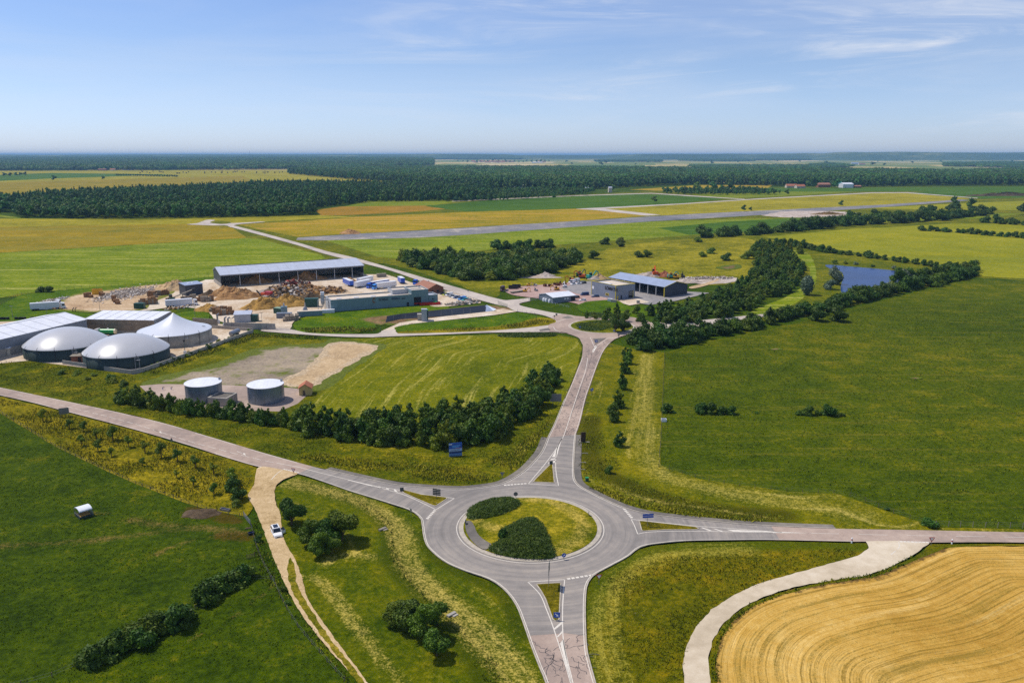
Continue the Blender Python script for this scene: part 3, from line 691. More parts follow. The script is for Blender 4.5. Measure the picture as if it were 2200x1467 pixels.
F('mown_strip_north_east', [(1258, 862), (1247, 906), (1237, 936), (1233, 1023), (1243, 1043), (1267, 1060), (1305, 1079), (1343, 1096), (1398, 1109), (1480, 1119), (1627, 1132), (1795, 1139), (1954, 1142), (2100, 1144), (2200, 1146), (2200, 1138), (2010, 1134), (1900, 1097), (1800, 1062), (1700, 1058), (1500, 1030), (1418, 1000), (1428, 758), (1350, 748), (1310, 738), (1270, 790)], M_strip,
  smooth=False, step=1.5, jit=.1, spacing=1.7,
  attrs={'straw': band([([(1388, 765), (1384, 850), (1380, 940), (1396, 1000), (1460, 1035), (1600, 1062), (1750, 1088), (1860, 1112)], 4.0), ([(1345, 940), (1352, 985)], 0.9), ([(1300, 1040), (1380, 1072), (1500, 1090), (1660, 1115)], 1.2)]),
         'dark': band([([(1270, 900), (1262, 960), (1290, 1010), (1360, 1050), (1450, 1080), (1560, 1100), (1680, 1108)], 3.6), ([(1240, 1040), (1300, 1072), (1400, 1106), (1600, 1127), (1780, 1135)], 1.2)]),  # darker grass; slope shade of mound and ditch put into colour, sheet is flat
         'dist': dist_fn([(1424, 758), (1418, 850), (1414, 1000), (1500, 1034), (1700, 1062), (1800, 1066), (1900, 1100)])})
F('hay_field', [(745, 729), (860, 725), (1000, 722), (1170, 717), (1240, 731), (1249, 750), (1238, 795), (1208, 868), (1195, 890), (1130, 890), (1000, 905), (860, 910), (690, 915), (655, 880), (700, 836), (765, 790), (830, 745), (780, 735)], M_hay,
  smooth=False, step=1.5, jit=.15, spacing=2.2, attrs={'dist': dist_fn([(640, 900), (700, 836), (765, 790), (830, 745), (920, 722)])})
F('gravel_lot', [(306, 830), (350, 808), (430, 790), (480, 775), (540, 752), (610, 742), (690, 738), (712, 728), (740, 730), (790, 737), (830, 744), (765, 790), (700, 838), (660, 838), (640, 838), (450, 838)], M_gravel, edge=9, step=2, jit=.5, spacing=3)
F('sandy_patch', [(600, 822), (660, 790), (690, 760), (700, 742), (735, 735), (790, 740), (815, 747), (770, 775), (705, 812), (680, 828), (640, 832)], M_sand, edge=5, step=1.5, jit=.6)
F('tank_apron', [(300, 830), (345, 826), (480, 828), (640, 835), (660, 850), (640, 868), (600, 885), (390, 880), (330, 858)], M_road_red, step=3, smooth=False)
# working yards
F('biogas_yard', [(-200, 700), (0, 690), (100, 682), (200, 686), (340, 672), (440, 690), (545, 710), (290, 804), (60, 776), (-200, 800)], M_yard, smooth=False)
F('yard_grass', [(-140, 700), (-60, 668), (0, 656), (45, 634), (100, 627), (330, 607), (450, 596), (470, 600), (330, 614), (165, 634), (75, 662), (200, 674), (220, 684), (0, 692)], M_lawn, smooth=False, step=3, jit=.3)
F('sawmill_yard', [(300, 668), (330, 640), (430, 606), (480, 600), (790, 590), (850, 597), (915, 622), (900, 640), (700, 668), (640, 685), (620, 712), (590, 714), (545, 706), (470, 690), (440, 668), (380, 660)], M_yard, step=3, jit=.4)
F('gravel_yard', [(70, 662), (110, 652), (165, 632), (240, 622), (330, 612), (380, 612), (370, 632), (330, 650), (300, 668), (200, 672), (140, 668)], M_yard_b, edge=6, step=2.5, jit=.5)
F('yard_meadow', [(395, 671), (440, 668), (450, 683), (430, 697), (370, 690), (365, 680)], M_lawn, step=2, jit=.4)
F('lawn_by_mill', [(640, 690), (700, 673), (912, 657), (962, 663), (820, 690), (808, 705), (760, 717), (660, 717), (633, 706)], M_lawn, step=2, jit=.3)
F('pit_ground', [(770, 688), (800, 680), (850, 676), (1030, 656), (1088, 660), (1100, 668), (860, 698), (830, 697), (815, 700)], M_soil, edge=3, step=2, jit=.3)
F('mill_parking', [(915, 640), (940, 629), (978, 627), (1032, 649), (1015, 653), (960, 659), (925, 658)], M_yard, step=3)
F('concrete_strip', [(820, 712), (860, 694), (900, 688), (1080, 664), (1112, 670), (1060, 678), (880, 697), (858, 705), (850, 712)], M_yard, smooth=False)
F('triangle_lawn', [(852, 713), (870, 699), (1060, 680), (1110, 672), (1150, 678), (1190, 688), (1197, 694), (1177, 700), (1105, 708), (1000, 714), (872, 718)], M_lawn, step=2, jit=.2)
F('triangle_verge', [(852, 714), (900, 711), (1010, 706), (1100, 698), (1150, 684), (1186, 686), (1197, 693), (1177, 700), (1105, 708), (1000, 714.5), (872, 718)], M_vergeL, step=2, jit=.3)
F('pink_yard', [(1085, 624), (1110, 617), (1200, 610), (1250, 606), (1330, 610), (1330, 645), (1260, 660), (1230, 651), (1140, 640), (1100, 634)], M_yard_p, step=3)
F('grey_yard', [(1203, 620), (1250, 606), (1320, 600), (1440, 625), (1525, 630), (1440, 650), (1395, 656), (1300, 640), (1240, 632)], M_yard_g, smooth=False)
F('pale_forecourt', [(1322, 648), (1366, 641), (1395, 650), (1352, 657)], M_yard, smooth=False)
F('lomater_lawn', [(1240, 660), (1262, 649), (1322, 646), (1360, 660), (1440, 652), (1460, 660), (1330, 690), (1262, 676)], M_lawn, step=2, jit=.3)
F('quarry_ground', [(1440, 606), (1470, 600), (1520, 600), (1580, 597), (1580, 606), (1520, 612), (1480, 608)], M_rubble, step=3, jit=.8)
F('quarry_track', [(1482, 617), (1520, 608), (1553, 594), (1556, 596), (1524, 612), (1488, 621)], M_sand, step=3)
F('bare_heap_ground', [(1110, 597), (1150, 593), (1210, 597), (1160, 599)], M_rubble, step=3, jit=.5)
F('bare_red_soil', [(1538, 575), (1575, 569), (1592, 570), (1588, 578), (1560, 580)], M_soil, edge=6, step=3, jit=.5)
F('tan_spot', [(1648, 751), (1665, 749), (1682, 751), (1666, 754)], M_soil, edge=1.5, step=1, jit=.2)
F('burnt_spot', [(1952, 813), (1968, 811), (1982, 814), (1965, 817)], M_soil, edge=1.5, step=1, jit=.2)
F('pasture_left', [(-300, 1620), (-300, 800), (-60, 866), (0, 890), (120, 962), (220, 1010), (300, 1045), (400, 1083), (450, 1098), (530, 1112), (546, 1150), (580, 1215), (640, 1315), (700, 1395), (770, 1467), (850, 1600)], M_pasture_l, smooth=False, spacing=1.3,
  attrs={'straw': band([([(-60, 1178), (0, 1174), (110, 1169), (230, 1158), (330, 1148), (420, 1140), (480, 1142), (535, 1148)], 1.1), ([(-60, 1182), (100, 1176), (240, 1164)], .5), ([(280, 1120), (340, 1130), (420, 1135), (500, 1140)], 1.6), ([(330, 1195), (390, 1170), (450, 1155), (520, 1148)], .7), ([(160, 1108), (200, 1106), (228, 1106)], 1.4), ([(598, 1250), (560, 1282), (500, 1328)], .6), ([(415, 1378), (432, 1366)], .6)]),
         'dark': band([([(415, 1098), (440, 1104), (490, 1112)], 2.4), ([(470, 1118), (510, 1122)], 1.6), ([(480, 1152), (530, 1156)], 2.2)])})
F('stubble_field', [(1560, 1580), (1537, 1467), (1538, 1420), (1548, 1376), (1575, 1334), (1620, 1301), (1690, 1272), (1780, 1256), (1880, 1240), (1960, 1207), (2030, 1181), (2100, 1176), (2300, 1177), (2700, 1182), (2900, 1580)], M_stubble,
  smooth=True, step=1.5, jit=.15, spacing=1.5,
  attrs={'dist': dist_fn([(1545, 1580), (1522, 1440), (1532, 1380), (1556, 1340), (1600, 1305), (1660, 1280), (1770, 1253), (1880, 1236), (1960, 1203), (2030, 1176), (2100, 1171), (2900, 1176)]),
         'straw': band([([(1545, 1580), (1530, 1440), (1540, 1380), (1564, 1340), (1604, 1308), (1664, 1282), (1770, 1258), (1880, 1242), (1960, 1208), (2030, 1180)], 0.8)])})
F('stubble_verge', [(1548, 1580), (1520, 1467), (1521, 1420), (1532, 1380), (1556, 1340), (1600, 1305), (1660, 1280), (1770, 1252), (1880, 1235), (1965, 1200), (2000, 1171), (2300, 1170), (2600, 1173), (2600, 1179), (2110, 1175), (2030, 1180), (1962, 1208), (1882, 1241), (1772, 1257), (1668, 1284), (1610, 1309), (1570, 1342), (1546, 1382), (1536, 1425), (1540, 1470), (1562, 1580)], M_bank, smooth=False, step=1.2, jit=.12, spacing=2.0,
  attrs={'straw': lambda q: np.zeros(len(q)), 'dark': lambda q: np.full(len(q), .5), 'dist': lambda q: q[:, 0]})
# hazy far hills and the wooded rise on the left horizon
def ridge(name, x0, x1, y, depth, hfun, mat, n=160, m=6):
    vs = []; fs = []
    for j in range(m + 1):
        s = j / m
        for i in range(n + 1):
            x = x0 + (x1 - x0) * i / n
            h = hfun(i / n) * (math.sin(math.pi * s) ** .6 if 0 < s < 1 else 0)
            vs.append((x, y + depth * s, max(-1.0, h)))
    for j in range(m):
        for i in range(n):
            a = j * (n + 1) + i; fs.append((a, a + 1, a + n + 2, a + n + 1))
    b = MB(); b.add(vs, fs, 0, True); return b.build(name, mat, kind='structure')
def hn(seed, base, amp, ends=0.12):
    r = random.Random(seed); ph = [r.uniform(0, 6.28) for _ in range(7)]
    def f(t):
        e = min(1, t / ends, (1 - t) / ends); e = e * e * (3 - 2 * e)
        return e * (base + amp * sum(math.sin(t * (3 + 4.7 * k) * 2 + ph[k]) / (k + 1.4) for k in range(7)))
    return f
M_hill = dirt('wooded_hills', [lin(40, 62, 30), lin(56, 78, 38), lin(74, 92, 46), lin(130, 130, 76)], 0.0006, 0.003, 0.02)
ridge('hill', 4300, 11500, 11500, 2500, hn(3, 114, 7), M_hill)
ridge('hill', 1500, 7000, 12500, 2500, hn(5, 92, 6), M_hill)
ridge('hill', -9000, 1000, 13500, 2500, hn(9, 84, 4), M_hill)
ridge('hill', -1500, 4500, 14500, 2500, hn(12, 76, 6), M_hill)
ridge('hill', -12000, -4000, 12500, 2500, hn(15, 74, 4), M_hill)
# ------------------------------------------------------------------ roads, kerbs and markings
RZ = Z + 0.02
def poly_sheet(name, pts, mat, z, smooth=False):
    return sheet(name, None, mat, z, smooth, world_pts=pts)
def ribbon(name, pts, w, mat, z, parent=None, kind='structure', h=None):
    """flat band (or a low kerb when h is set) along a world polyline"""
    a, b = offset_line(pts, w / 2), offset_line(pts, -w / 2); n = len(pts); m = MB()
    if h is None:
        m.add([(p.x, p.y, z) for p in a] + [(p.x, p.y, z) for p in b], [(i + n, i + n + 1, i + 1, i) for i in range(n - 1)])
    else:
        v = [(p.x, p.y, z) for p in a] + [(p.x, p.y, z + h) for p in a] + [(p.x, p.y, z + h) for p in b] + [(p.x, p.y, z) for p in b]
        f = []
        for i in range(n - 1):
            for k in range(3): f.append((k * n + i, (k + 1) * n + i, (k + 1) * n + i + 1, k * n + i + 1))
        f += [(0, n, 2 * n, 3 * n), (n - 1, 4 * n - 1, 3 * n - 1, 2 * n - 1)]
        m.add(v, f)
    o = m.build(name, mat, parent)
    if kind and not parent: o['kind'] = kind
    return o
RC = P(1139, 1134.5) + Vector((0, .2)); R_OUT = 15.3
# edges traced along the kerb lines
W_top = [(-400, 752), (0, 834), (300, 898), (450, 940), (560, 973), (674, 1005), (700, 1011), (760, 1025), (850, 1044), (934, 1051), (989, 1053), (1043, 1048), (1084, 1039), (1125, 1015), (1152, 988), (1166, 969), (1177, 942)]
N_left = [(1177, 942), (1193, 909), (1213, 860), (1228, 826), (1241, 793), (1250, 769), (1252, 747), (1251, 734), (1243, 727), (1222, 719), (1201, 715), (1181, 714)]
N_right = [(1330, 724), (1312, 737), (1296, 757), (1282, 790), (1270, 824), (1258, 860), (1247, 906), (1237, 936)]
E_top = [(1237, 936), (1234, 974), (1233, 1023), (1242, 1043), (1267, 1059), (1305, 1078), (1343, 1094), (1398, 1108), (1480, 1118), (1529, 1123), (1627, 1131), (1795, 1138), (1955, 1141), (2200, 1146), (2700, 1155)]
E_bot = [(2700, 1180), (2200, 1168), (1987, 1168), (1860, 1166), (1828, 1166), (1660, 1162.5), (1560, 1163), (1469, 1165), (1401, 1172), (1372, 1180), (1349, 1198), (1305, 1222), (1278, 1237), (1263, 1255), (1258, 1280), (1257, 1329), (1260, 1394), (1267, 1427), (1278, 1467), (1310, 1580)]
S_left = [(1210, 1580), (1172, 1467), (1160, 1438), (1141, 1389), (1124, 1340), (1108, 1301), (1083, 1269), (1051, 1247), (996, 1228), (955, 1209), (925, 1184), (914, 1168), (909, 1146)]
W_bot = [(909, 1146), (907, 1129), (903, 1115), (882, 1099), (841, 1085), (800, 1072), (745, 1055), (691, 1036), (640, 1020), (560, 1006), (480, 983), (400, 957), (283, 923), (135, 884), (0, 851), (-400, 768)]
def C(px, per=5): return catmull(PP(px), False, per)
cW_top, cN_left, cN_right, cE_top, cE_bot, cS_left, cW_bot = map(C, (W_top, N_left, N_right, E_top, E_bot, S_left, W_bot))
whole = cW_top + cN_left[1:] + [P(1260, 722)] + cN_right + cE_top[1:] + cE_bot + cS_left + cW_bot[1:]
poly_sheet('road', whole, M_road_red, RZ)
# newer grey asphalt round the junction
def cut(line, a, b):
    """part of a curve whose points lie between the points nearest to pixels a and b"""
    pa, pb = P(*a), P(*b)
    ia = min(range(len(line)), key=lambda i: (line[i] - pa).length); ib = min(range(len(line)), key=lambda i: (line[i] - pb).length)
    return line[ia:ib + 1] if ia <= ib else line[ib:ia + 1]
grey = cut(cW_top, (674, 1005), (1177, 942)) + cut(cE_top, (1237, 936), (1660, 1135)) + [P(1674, 1161)] + cut(cE_bot, (1660, 1162), (1258, 1362)) + [P(1213, 1363), P(1188, 1365)] + cut(cS_left, (1134, 1370), (909, 1146)) + cut(cW_bot, (909, 1146), (640, 1020))
poly_sheet('junction_surface', grey, M_road, RZ + .006)
# shoulders behind the kerbs
ribbon('shoulder', offset_line(cut(cW_top, (700, 1011), (1177, 942)), 1.0), 1.7, M_road_dark, RZ + .003)
ribbon('shoulder', offset_line(cut(cE_top, (1237, 936), (1795, 1138)), 1.0), 1.7, M_road_dark, RZ + .003)
# kerbs
KZ = RZ
def kerb(line, w=.22, off=0.0): ribbon('kerb', resample(offset_line(line, off), 2.0), w, M_kerb, KZ - .03, h=.15)
kerb(cut(cW_top, (700, 1011), (1213, 880))); kerb(cut(cN_left, (1177, 942), (1213, 860)))
kerb(cut(cE_top, (1237, 936), (1795, 1138))); kerb(cut(cE_bot, (1469, 1165), (1290, 1520)))
kerb(cut(cS_left, (1190, 1520), (909, 1146))); kerb(cut(cW_bot, (909, 1146), (745, 1055)))
# roundabout islands
def ring_pts(c, r, n=72): return [Vector((c.x + r * math.cos(2 * math.pi * k / n), c.y + r * math.sin(2 * math.pi * k / n))) for k in range(n)]
M_island = grassland('island_grass', [lin(84, 92, 16), lin(116, 116, 30), lin(146, 134, 52), lin(186, 164, 86)], 0.05, 0.22, 1.3, straw=lin(206, 180, 96), bump=.8)
def island_dome(c, R, h): return lambda q, pts: h * np.clip(1 - ((q[:, 0] - c.x) ** 2 + (q[:, 1] - c.y) ** 2) / R ** 2, 0, 1)
def kerb_ring(c, r_out, w, h, name='island_kerb'):
    m = MB(); m.lathe([(r_out, RZ - .03), (r_out, RZ + h), (r_out - w, RZ + h + .04), (r_out - w - .05, RZ + h - .05)], 96, 0, c.x, c.y, False)
    m.build(name, M_kerb, kind='structure')
kerb_ring(RC, R_OUT, 1.0, .10)
ISL = sheet('island_grass', None, M_island, RZ + .10, False, world_pts=ring_pts(RC, R_OUT - .98), spacing=.9, dome=island_dome(RC, R_OUT, .9),
      attrs={'straw': band([([(1020, 1120), (1050, 1140), (1090, 1150)], 2.0), ([(1130, 1075), (1200, 1090), (1250, 1130), (1240, 1165), (1180, 1195)], 2.2)])})
sheet('island_gravel', [(1000, 1128), (1012, 1126), (1028, 1150), (1056, 1174), (1042, 1186), (1018, 1172), (1003, 1150)], M_road_dark, RZ + .26, True, spacing=1.0, dome=island_dome(RC, R_OUT, .5), attrs={'straw': lambda q: np.zeros(len(q))})
RC2 = P(1293, 702.5)
# outer carriageway of the second roundabout and its arms
ARM = RZ + .003
ring2 = [(1180, 714), (1201, 714), (1222, 718), (1243, 727), (1256, 745), (1290, 745), (1308, 737), (1330, 726), (1352, 720), (1385, 717), (1400, 706), (1398, 695), (1375, 686), (1330, 680), (1273, 682), (1234, 680), (1210, 676), (1186, 682), (1197, 692), (1178, 700)]
poly_sheet('road', C(ring2 + ring2[:1])[:-1], M_road_red, RZ + .006)
poly_sheet('road', C([(800, 726), (820, 725), (923, 721), (1053, 716), (1170, 714.5), (1186, 714)]) + C([(1197, 695), (1177, 700), (1105, 708), (1001, 714.5), (872, 718), (853, 716), (848, 709)]) + C([(820, 712), (816, 716), (800, 719), (720, 719), (660, 716), (620, 708), (580, 706), (560, 712), (600, 716), (680, 722), (740, 725), (800, 726)]), M_road_far, ARM)
poly_sheet('road', C([(497, 484), (560, 500), (640, 522), (700, 540), (760, 554), (820, 571), (905, 596), (1001, 624), (1074, 644), (1100, 645), (1139, 641)]) + C([(1139, 648), (1120, 652), (1116, 656), (1131, 661), (1183, 672), (1235, 680), (1240, 690)]) + C([(1195, 693), (1190, 687), (1157, 676), (1110, 670), (1089, 661), (1053, 652), (975, 630), (898, 603), (820, 577), (700, 547), (640, 528), (560, 506), (490, 487)]), M_road_far, RZ)
poly_sheet('road', C([(425, 480), (445, 473), (462, 474), (452, 479), (500, 480), (560, 477), (565, 478), (510, 483), (497, 489), (485, 485), (455, 485), (400, 483)]), M_road_far, RZ - .002)
sheet('far_island', [(452, 479), (462, 475), (490, 477), (495, 480), (475, 482)], M_rough, RZ + .02)
poly_sheet('road', C([(1395, 694), (1470, 692), (1560, 684), (1640, 676), (1640, 682), (1560, 694), (1470, 706), (1392, 712)]), M_road_far, RZ)
kerb_ring(RC2, 15.0, .6, .10)
sheet('island_grass', None, M_rough, RZ + .10, False, world_pts=ring_pts(RC2, 14.4), spacing=1.6, dome=island_dome(RC2, 15, .8), attrs={'straw': lambda q: np.zeros(len(q))})
# farm tracks
sheet('farm_track', [(556, 1006), (600, 1010), (640, 1019), (612, 1031), (592, 1048), (592, 1080), (602, 1105), (606, 1140), (614, 1170), (632, 1200), (648, 1240), (662, 1290), (702, 1350), (746, 1410), (788, 1467), (850, 1560), (830, 1560), (768, 1467), (700, 1390), (640, 1310), (600, 1230), (580, 1180), (562, 1130), (546, 1092), (533, 1068), (546, 1042)], M_track, RZ + .003, True, step=.6, jit=.07)
M_midgrass = grassland('track_grass', [lin(90, 96, 30), lin(120, 116, 48), lin(150, 136, 76), lin(186, 160, 108)], 0.1, 0.5, 2.0)
sheet('track_grass', [(624, 1200), (634, 1225), (640, 1262), (668, 1312), (712, 1378), (770, 1450), (800, 1500), (790, 1500), (754, 1450), (690, 1368), (650, 1310), (624, 1262), (618, 1225)], M_midgrass, RZ + .009, True, step=.6, jit=.12)
sheet('farm_lane', [(1860, 1165), (1867, 1180), (1842, 1197), (1770, 1217), (1690, 1239), (1630, 1256), (1580, 1279), (1530, 1311), (1495, 1349), (1475, 1390), (1466, 1430), (1470, 1467), (1490, 1570), (1545, 1570), (1525, 1467), (1521, 1420), (1530, 1380), (1552, 1343), (1592, 1309), (1642, 1284), (1700, 1265), (1770, 1252), (1860, 1239), (1905, 1224), (1962, 1195), (1998, 1168), (1930, 1164)], M_track_se, RZ + .003, False, step=.8, jit=.1)
# patched tar and cracks on the old surface
def crack_cluster(path_px, n, spread, seed, ln=(.8, 2.6)):
    r = random.Random(seed); base = C(path_px, 8); m = MB()
    for k in range(n):
        i = r.randrange(len(base) - 1); p = base[i] + Vector((r.gauss(0, spread), r.gauss(0, spread)))
        ang = r.choice([math.atan2(base[i + 1].y - base[i].y, base[i + 1].x - base[i].x)] * 2 + [r.uniform(0, 3.14)])
        pts = [p]
        for s in range(r.randint(3, 8)):
            ang2 = ang + r.gauss(0, .75); pts.append(pts[-1] + Vector((math.cos(ang2), math.sin(ang2))) * r.uniform(*ln) * .4)
        w = r.uniform(.06, .12)
        a, b = offset_line(pts, w / 2), offset_line(pts, -w / 2); nn = len(pts)
        m.add([(q.x, q.y, RZ + .0105) for q in a] + [(q.x, q.y, RZ + .0105) for q in b], [(j + nn, j + nn + 1, j + 1, j) for j in range(nn - 1)])
    o = m.build('sealed_cracks', M_crack); o['kind'] = 'structure'
crack_cluster([(1188, 938), (1205, 905), (1225, 862), (1240, 826), (1262, 770), (1272, 742)], 90, 1.0, 1)
crack_cluster([(1222, 938), (1234, 905), (1252, 850), (1268, 800), (1285, 758), (1310, 735)], 190, .9, 2)
crack_cluster([(1180, 1390), (1195, 1430), (1210, 1480)], 16, .9, 3); crack_cluster([(1235, 1385), (1250, 1430), (1262, 1480)], 12, .9, 4)
ribbon('sealed_cracks', C([(1221, 908), (1237, 866), (1251, 827), (1265, 788), (1272, 760)]), .11, M_crack, RZ + .0105)
# paint
MZ = RZ + .013
def paint_line(pts, w=.16, z=MZ): return ribbon('road_marking', pts, w, M_white, z)
def dashes(line, on, off, w, start=0.0):
    pts = resample(line, .25); m = MB(); i = int(start / .25); a_, b_ = int(on / .25), int(off / .25)
    while i + a_ < len(pts):
        seg = pts[i:i + a_ + 1]; a, b = offset_line(seg, w / 2), offset_line(seg, -w / 2); n = len(seg)
        m.add([(p.x, p.y, MZ) for p in a] + [(p.x, p.y, MZ) for p in b], [(k + n, k + n + 1, k + 1, k) for k in range(n - 1)]); i += a_ + b_
    o = m.build('road_marking', M_white); o['kind'] = 'structure'
def blocks(a, b, n, w, l):
    """give-way blocks between pixels a and b"""
    A, B = P(*a), P(*b); d = (B - A).normalized(); q = Vector((-d.y, d.x)); m = MB()
    for k in range(n):
        c = A + (B - A) * ((k + .5) / n)
        m.add([(*(c + d * sx * l / 2 + q * sy * w / 2), MZ) for sx, sy in ((-1, -1), (1, -1), (1, 1), (-1, 1))], [(0, 1, 2, 3)])
    o = m.build('road_marking', M_white); o['kind'] = 'structure'
def patch(px, z=MZ): m = MB(); m.add([(*P(*p), z) for p in px], [tuple(range(len(px)))[::-1]]); o = m.build('road_marking', M_white); o['kind'] = 'structure'
# ring line, edge lines
pts = ring_pts(RC, R_OUT + .45, 120); paint_line(pts + [pts[0]], .15)
paint_line(offset_line(cut(cE_bot, (1469, 1165), (1300, 1540)), -.32), .14); paint_line(offset_line(cut(cE_bot, (1828, 1166), (1469, 1165)), -.25), .12)
paint_line(offset_line(cut(cS_left, (1200, 1540), (909, 1146)), -.32), .14)
paint_line(offset_line(cut(cW_bot, (909, 1146), (640, 1020)), -.3), .12)
paint_line(offset_line(cut(cN_left, (1177, 942), (1250, 769)), -.3), .14); paint_line(offset_line(cut(cN_right, (1312, 737), (1237, 936)), -.3), .14)
paint_line(offset_line(cut(cW_top, (934, 1051), (1177, 942)), -.35), .12)
paint_line(offset_line(cut(cE_top, (1237, 936), (1343, 1094)), -.35), .14)
dashes(offset_line(cut(cW_bot, (556, 1006), (-300, 790)), -.3), 18, 6, .16); dashes(offset_line(cut(cW_top, (-300, 772), (674, 1005)), -.3), 18, 6, .16, 9)
# west road centre line
cen = C([(-400, 760), (0, 842), (150, 877), (280, 910), (400, 948), (480, 970), (560, 990), (638, 1005)])
dashes(cut(cen, (-400, 760), (90, 862)), 3, 10, .15); dashes(cut(cen, (130, 872), (600, 1000)), 3, 1.35, .15)
paint_line(cut(cen, (600, 998), (640, 1006)) + C([(680, 1016), (745, 1032)]), .16)
patch([(745, 1032), (800, 1045), (800, 1047), (748, 1034)])
def road_arrow(p, q):
    A, B = P(*p), P(*q); d = (B - A).normalized(); n = Vector((-d.y, d.x)); L = (B - A).length; m = MB()
    P4 = lambda x, y: (*(A + d * x + n * y), MZ)
    m.add([P4(0, -.09), P4(L * .6, -.25), P4(L * .6, -.07), P4(0, .09)], [(0, 1, 2, 3)]); m.add([P4(L * .5, -.25), P4(L, -.75), P4(L * .62, .35)], [(0, 1, 2)])
    o = m.build('road_marking', M_white); o['kind'] = 'structure'
road_arrow((332, 926), (352, 931.5)); road_arrow((509, 972), (533, 979))
# splitter islands: outlines, hatch, grass
M_split = grassland('splitter_grass', [lin(78, 74, 24), lin(104, 96, 34), lin(126, 112, 48), lin(150, 134, 66)], .08, .3, 1.6)
def splitter(grass_px, lines, hatch):
    g = PP(grass_px); ribbon('kerb', resample(g + [g[0]], .8), .2, M_kerb, KZ - .03, h=.13)
    sheet('splitter_island', grass_px, M_split, RZ + .09, False)
    for l in lines: paint_line(C(l, 4), .17)
    for h in hatch: patch(h)
splitter([(864, 1054), (905, 1065), (957, 1071), (962, 1073), (936, 1090), (928, 1088), (895, 1074), (866, 1061)],
         [[(800, 1045), (845, 1053), (920, 1066), (976, 1073)], [(800, 1046), (870, 1066), (936, 1097)], [(937, 1097), (976, 1073)]],
         [[(811, 1047), (816, 1048), (821, 1052), (815, 1051)], [(828, 1050), (833, 1051), (839, 1057), (833, 1056)], [(845, 1053), (851, 1055), (857, 1063), (850, 1061)]])
splitter([(1183, 999), (1187, 999), (1191, 1040), (1145, 1038), (1152, 1030)],
         [[(1207, 944), (1195, 966), (1170, 1000), (1135, 1042)], [(1207, 944), (1196, 970), (1194, 1010), (1200, 1046)], [(1135, 1042), (1200, 1046)]],
         [[(1207, 944), (1196, 984), (1186, 984)], [(1184, 988), (1195, 986), (1195, 988.5), (1182, 991)], [(1180, 994), (1194.5, 992), (1194.5, 995), (1177, 999)]])
splitter([(1373, 1122), (1380, 1122), (1495, 1135), (1503, 1139), (1490, 1141), (1430, 1141), (1379, 1144)],
         [[(1356, 1118), (1420, 1125), (1500, 1133), (1560, 1137), (1680, 1146)], [(1370, 1150), (1400, 1145), (1490, 1143.5), (1660, 1147)], [(1356, 1118), (1363, 1132), (1370, 1150)]],
         [[(1505, 1136), (1510, 1136), (1531, 1143), (1524, 1143)], [(1532, 1138.5), (1538, 1139), (1554, 1144), (1548, 1144)], [(1560, 1140), (1740, 1148), (1665, 1147.5), (1575, 1144.5)]])
splitter([(1152, 1258), (1205, 1255), (1204, 1275), (1201, 1335), (1194, 1338), (1188, 1335), (1172, 1290), (1162, 1272)],
         [[(1134, 1253), (1160, 1280), (1175, 1315), (1190, 1355), (1225, 1467), (1240, 1540)], [(1213, 1248), (1209, 1300), (1209, 1360), (1214, 1400), (1230, 1467), (1245, 1540)], [(1134, 1253), (1213, 1248)]],
         [[(1190, 1353), (1207, 1338), (1207, 1344), (1192, 1356)], [(1197, 1370), (1208, 1358), (1208, 1363), (1198, 1373)], [(1203, 1385), (1210, 1376), (1220, 1430), (1232, 1490), (1218, 1440)]])
blocks((917, 1118), (935, 1098), 6, .62, .55); blocks((1082, 1045), (1132, 1041), 7, .55, .6); blocks((1340, 1095), (1358, 1116), 6, .62, .55); blocks((1217, 1247), (1273, 1238), 6, .55, .62)
blocks((1932, 1166), (1996, 1168), 8, .55, .6); paint_line(C([(1930, 1167), (1932, 1176), (1928, 1182)]), .16); paint_line(PP([(1924, 1186), (1914, 1194)]), .16)
blocks((609, 1010), (642, 1018), 7, .45, .6); paint_line(C([(608, 1011), (595, 1020), (583, 1033)]), .16)
# east road centre dashes
dashes(C([(1740, 1148), (1955, 1153), (2200, 1157), (2700, 1168)]), 6, 4, .12)
# second roundabout paint
pts = ring_pts(RC2, 15.35, 90); paint_line(pts + [pts[0]], .2)
paint_line(C([(1263, 770), (1257, 800), (1240, 850), (1214, 930), (1207, 944)]), .17)
paint_line(C([(1274, 760), (1276, 750), (1306, 728)]), .2); paint_line(C([(1276, 745), (1268, 726)]), .2); patch([(1273, 762), (1277, 745), (1284, 744)])
blocks((1306, 728), (1328, 727), 5, .5, .7)
paint_line(C([(1110, 670), (1160, 677), (1190, 684)]), .2); paint_line(C([(1193, 694), (1215, 687), (1236, 684)]), .25); paint_line(C([(1189, 704), (1194, 711), (1204, 715)]), .25); paint_line(C([(1120, 712), (1150, 708), (1189, 704)]), .2)
sheet('splitter_island', [(1158, 710), (1178, 706), (1183, 711), (1160, 713)], M_road_dark, RZ + .10, False); sheet('splitter_island', [(1207, 684), (1220, 680), (1232, 684), (1216, 686)], M_road_dark, RZ + .10, False)
sheet('splitter_island', [(1274, 729), (1302, 728), (1279, 742)], M_road_dark, RZ + .10, False)
# pond
sheet('pond', [(1776, 570), (1830, 574), (1938, 585), (1932, 600), (1928, 609), (1900, 615), (1873, 619), (1850, 624), (1827, 629), (1810, 632), (1806, 620), (1808, 609), (1812, 596), (1805, 584), (1781, 577)], M_water, RZ + .02)
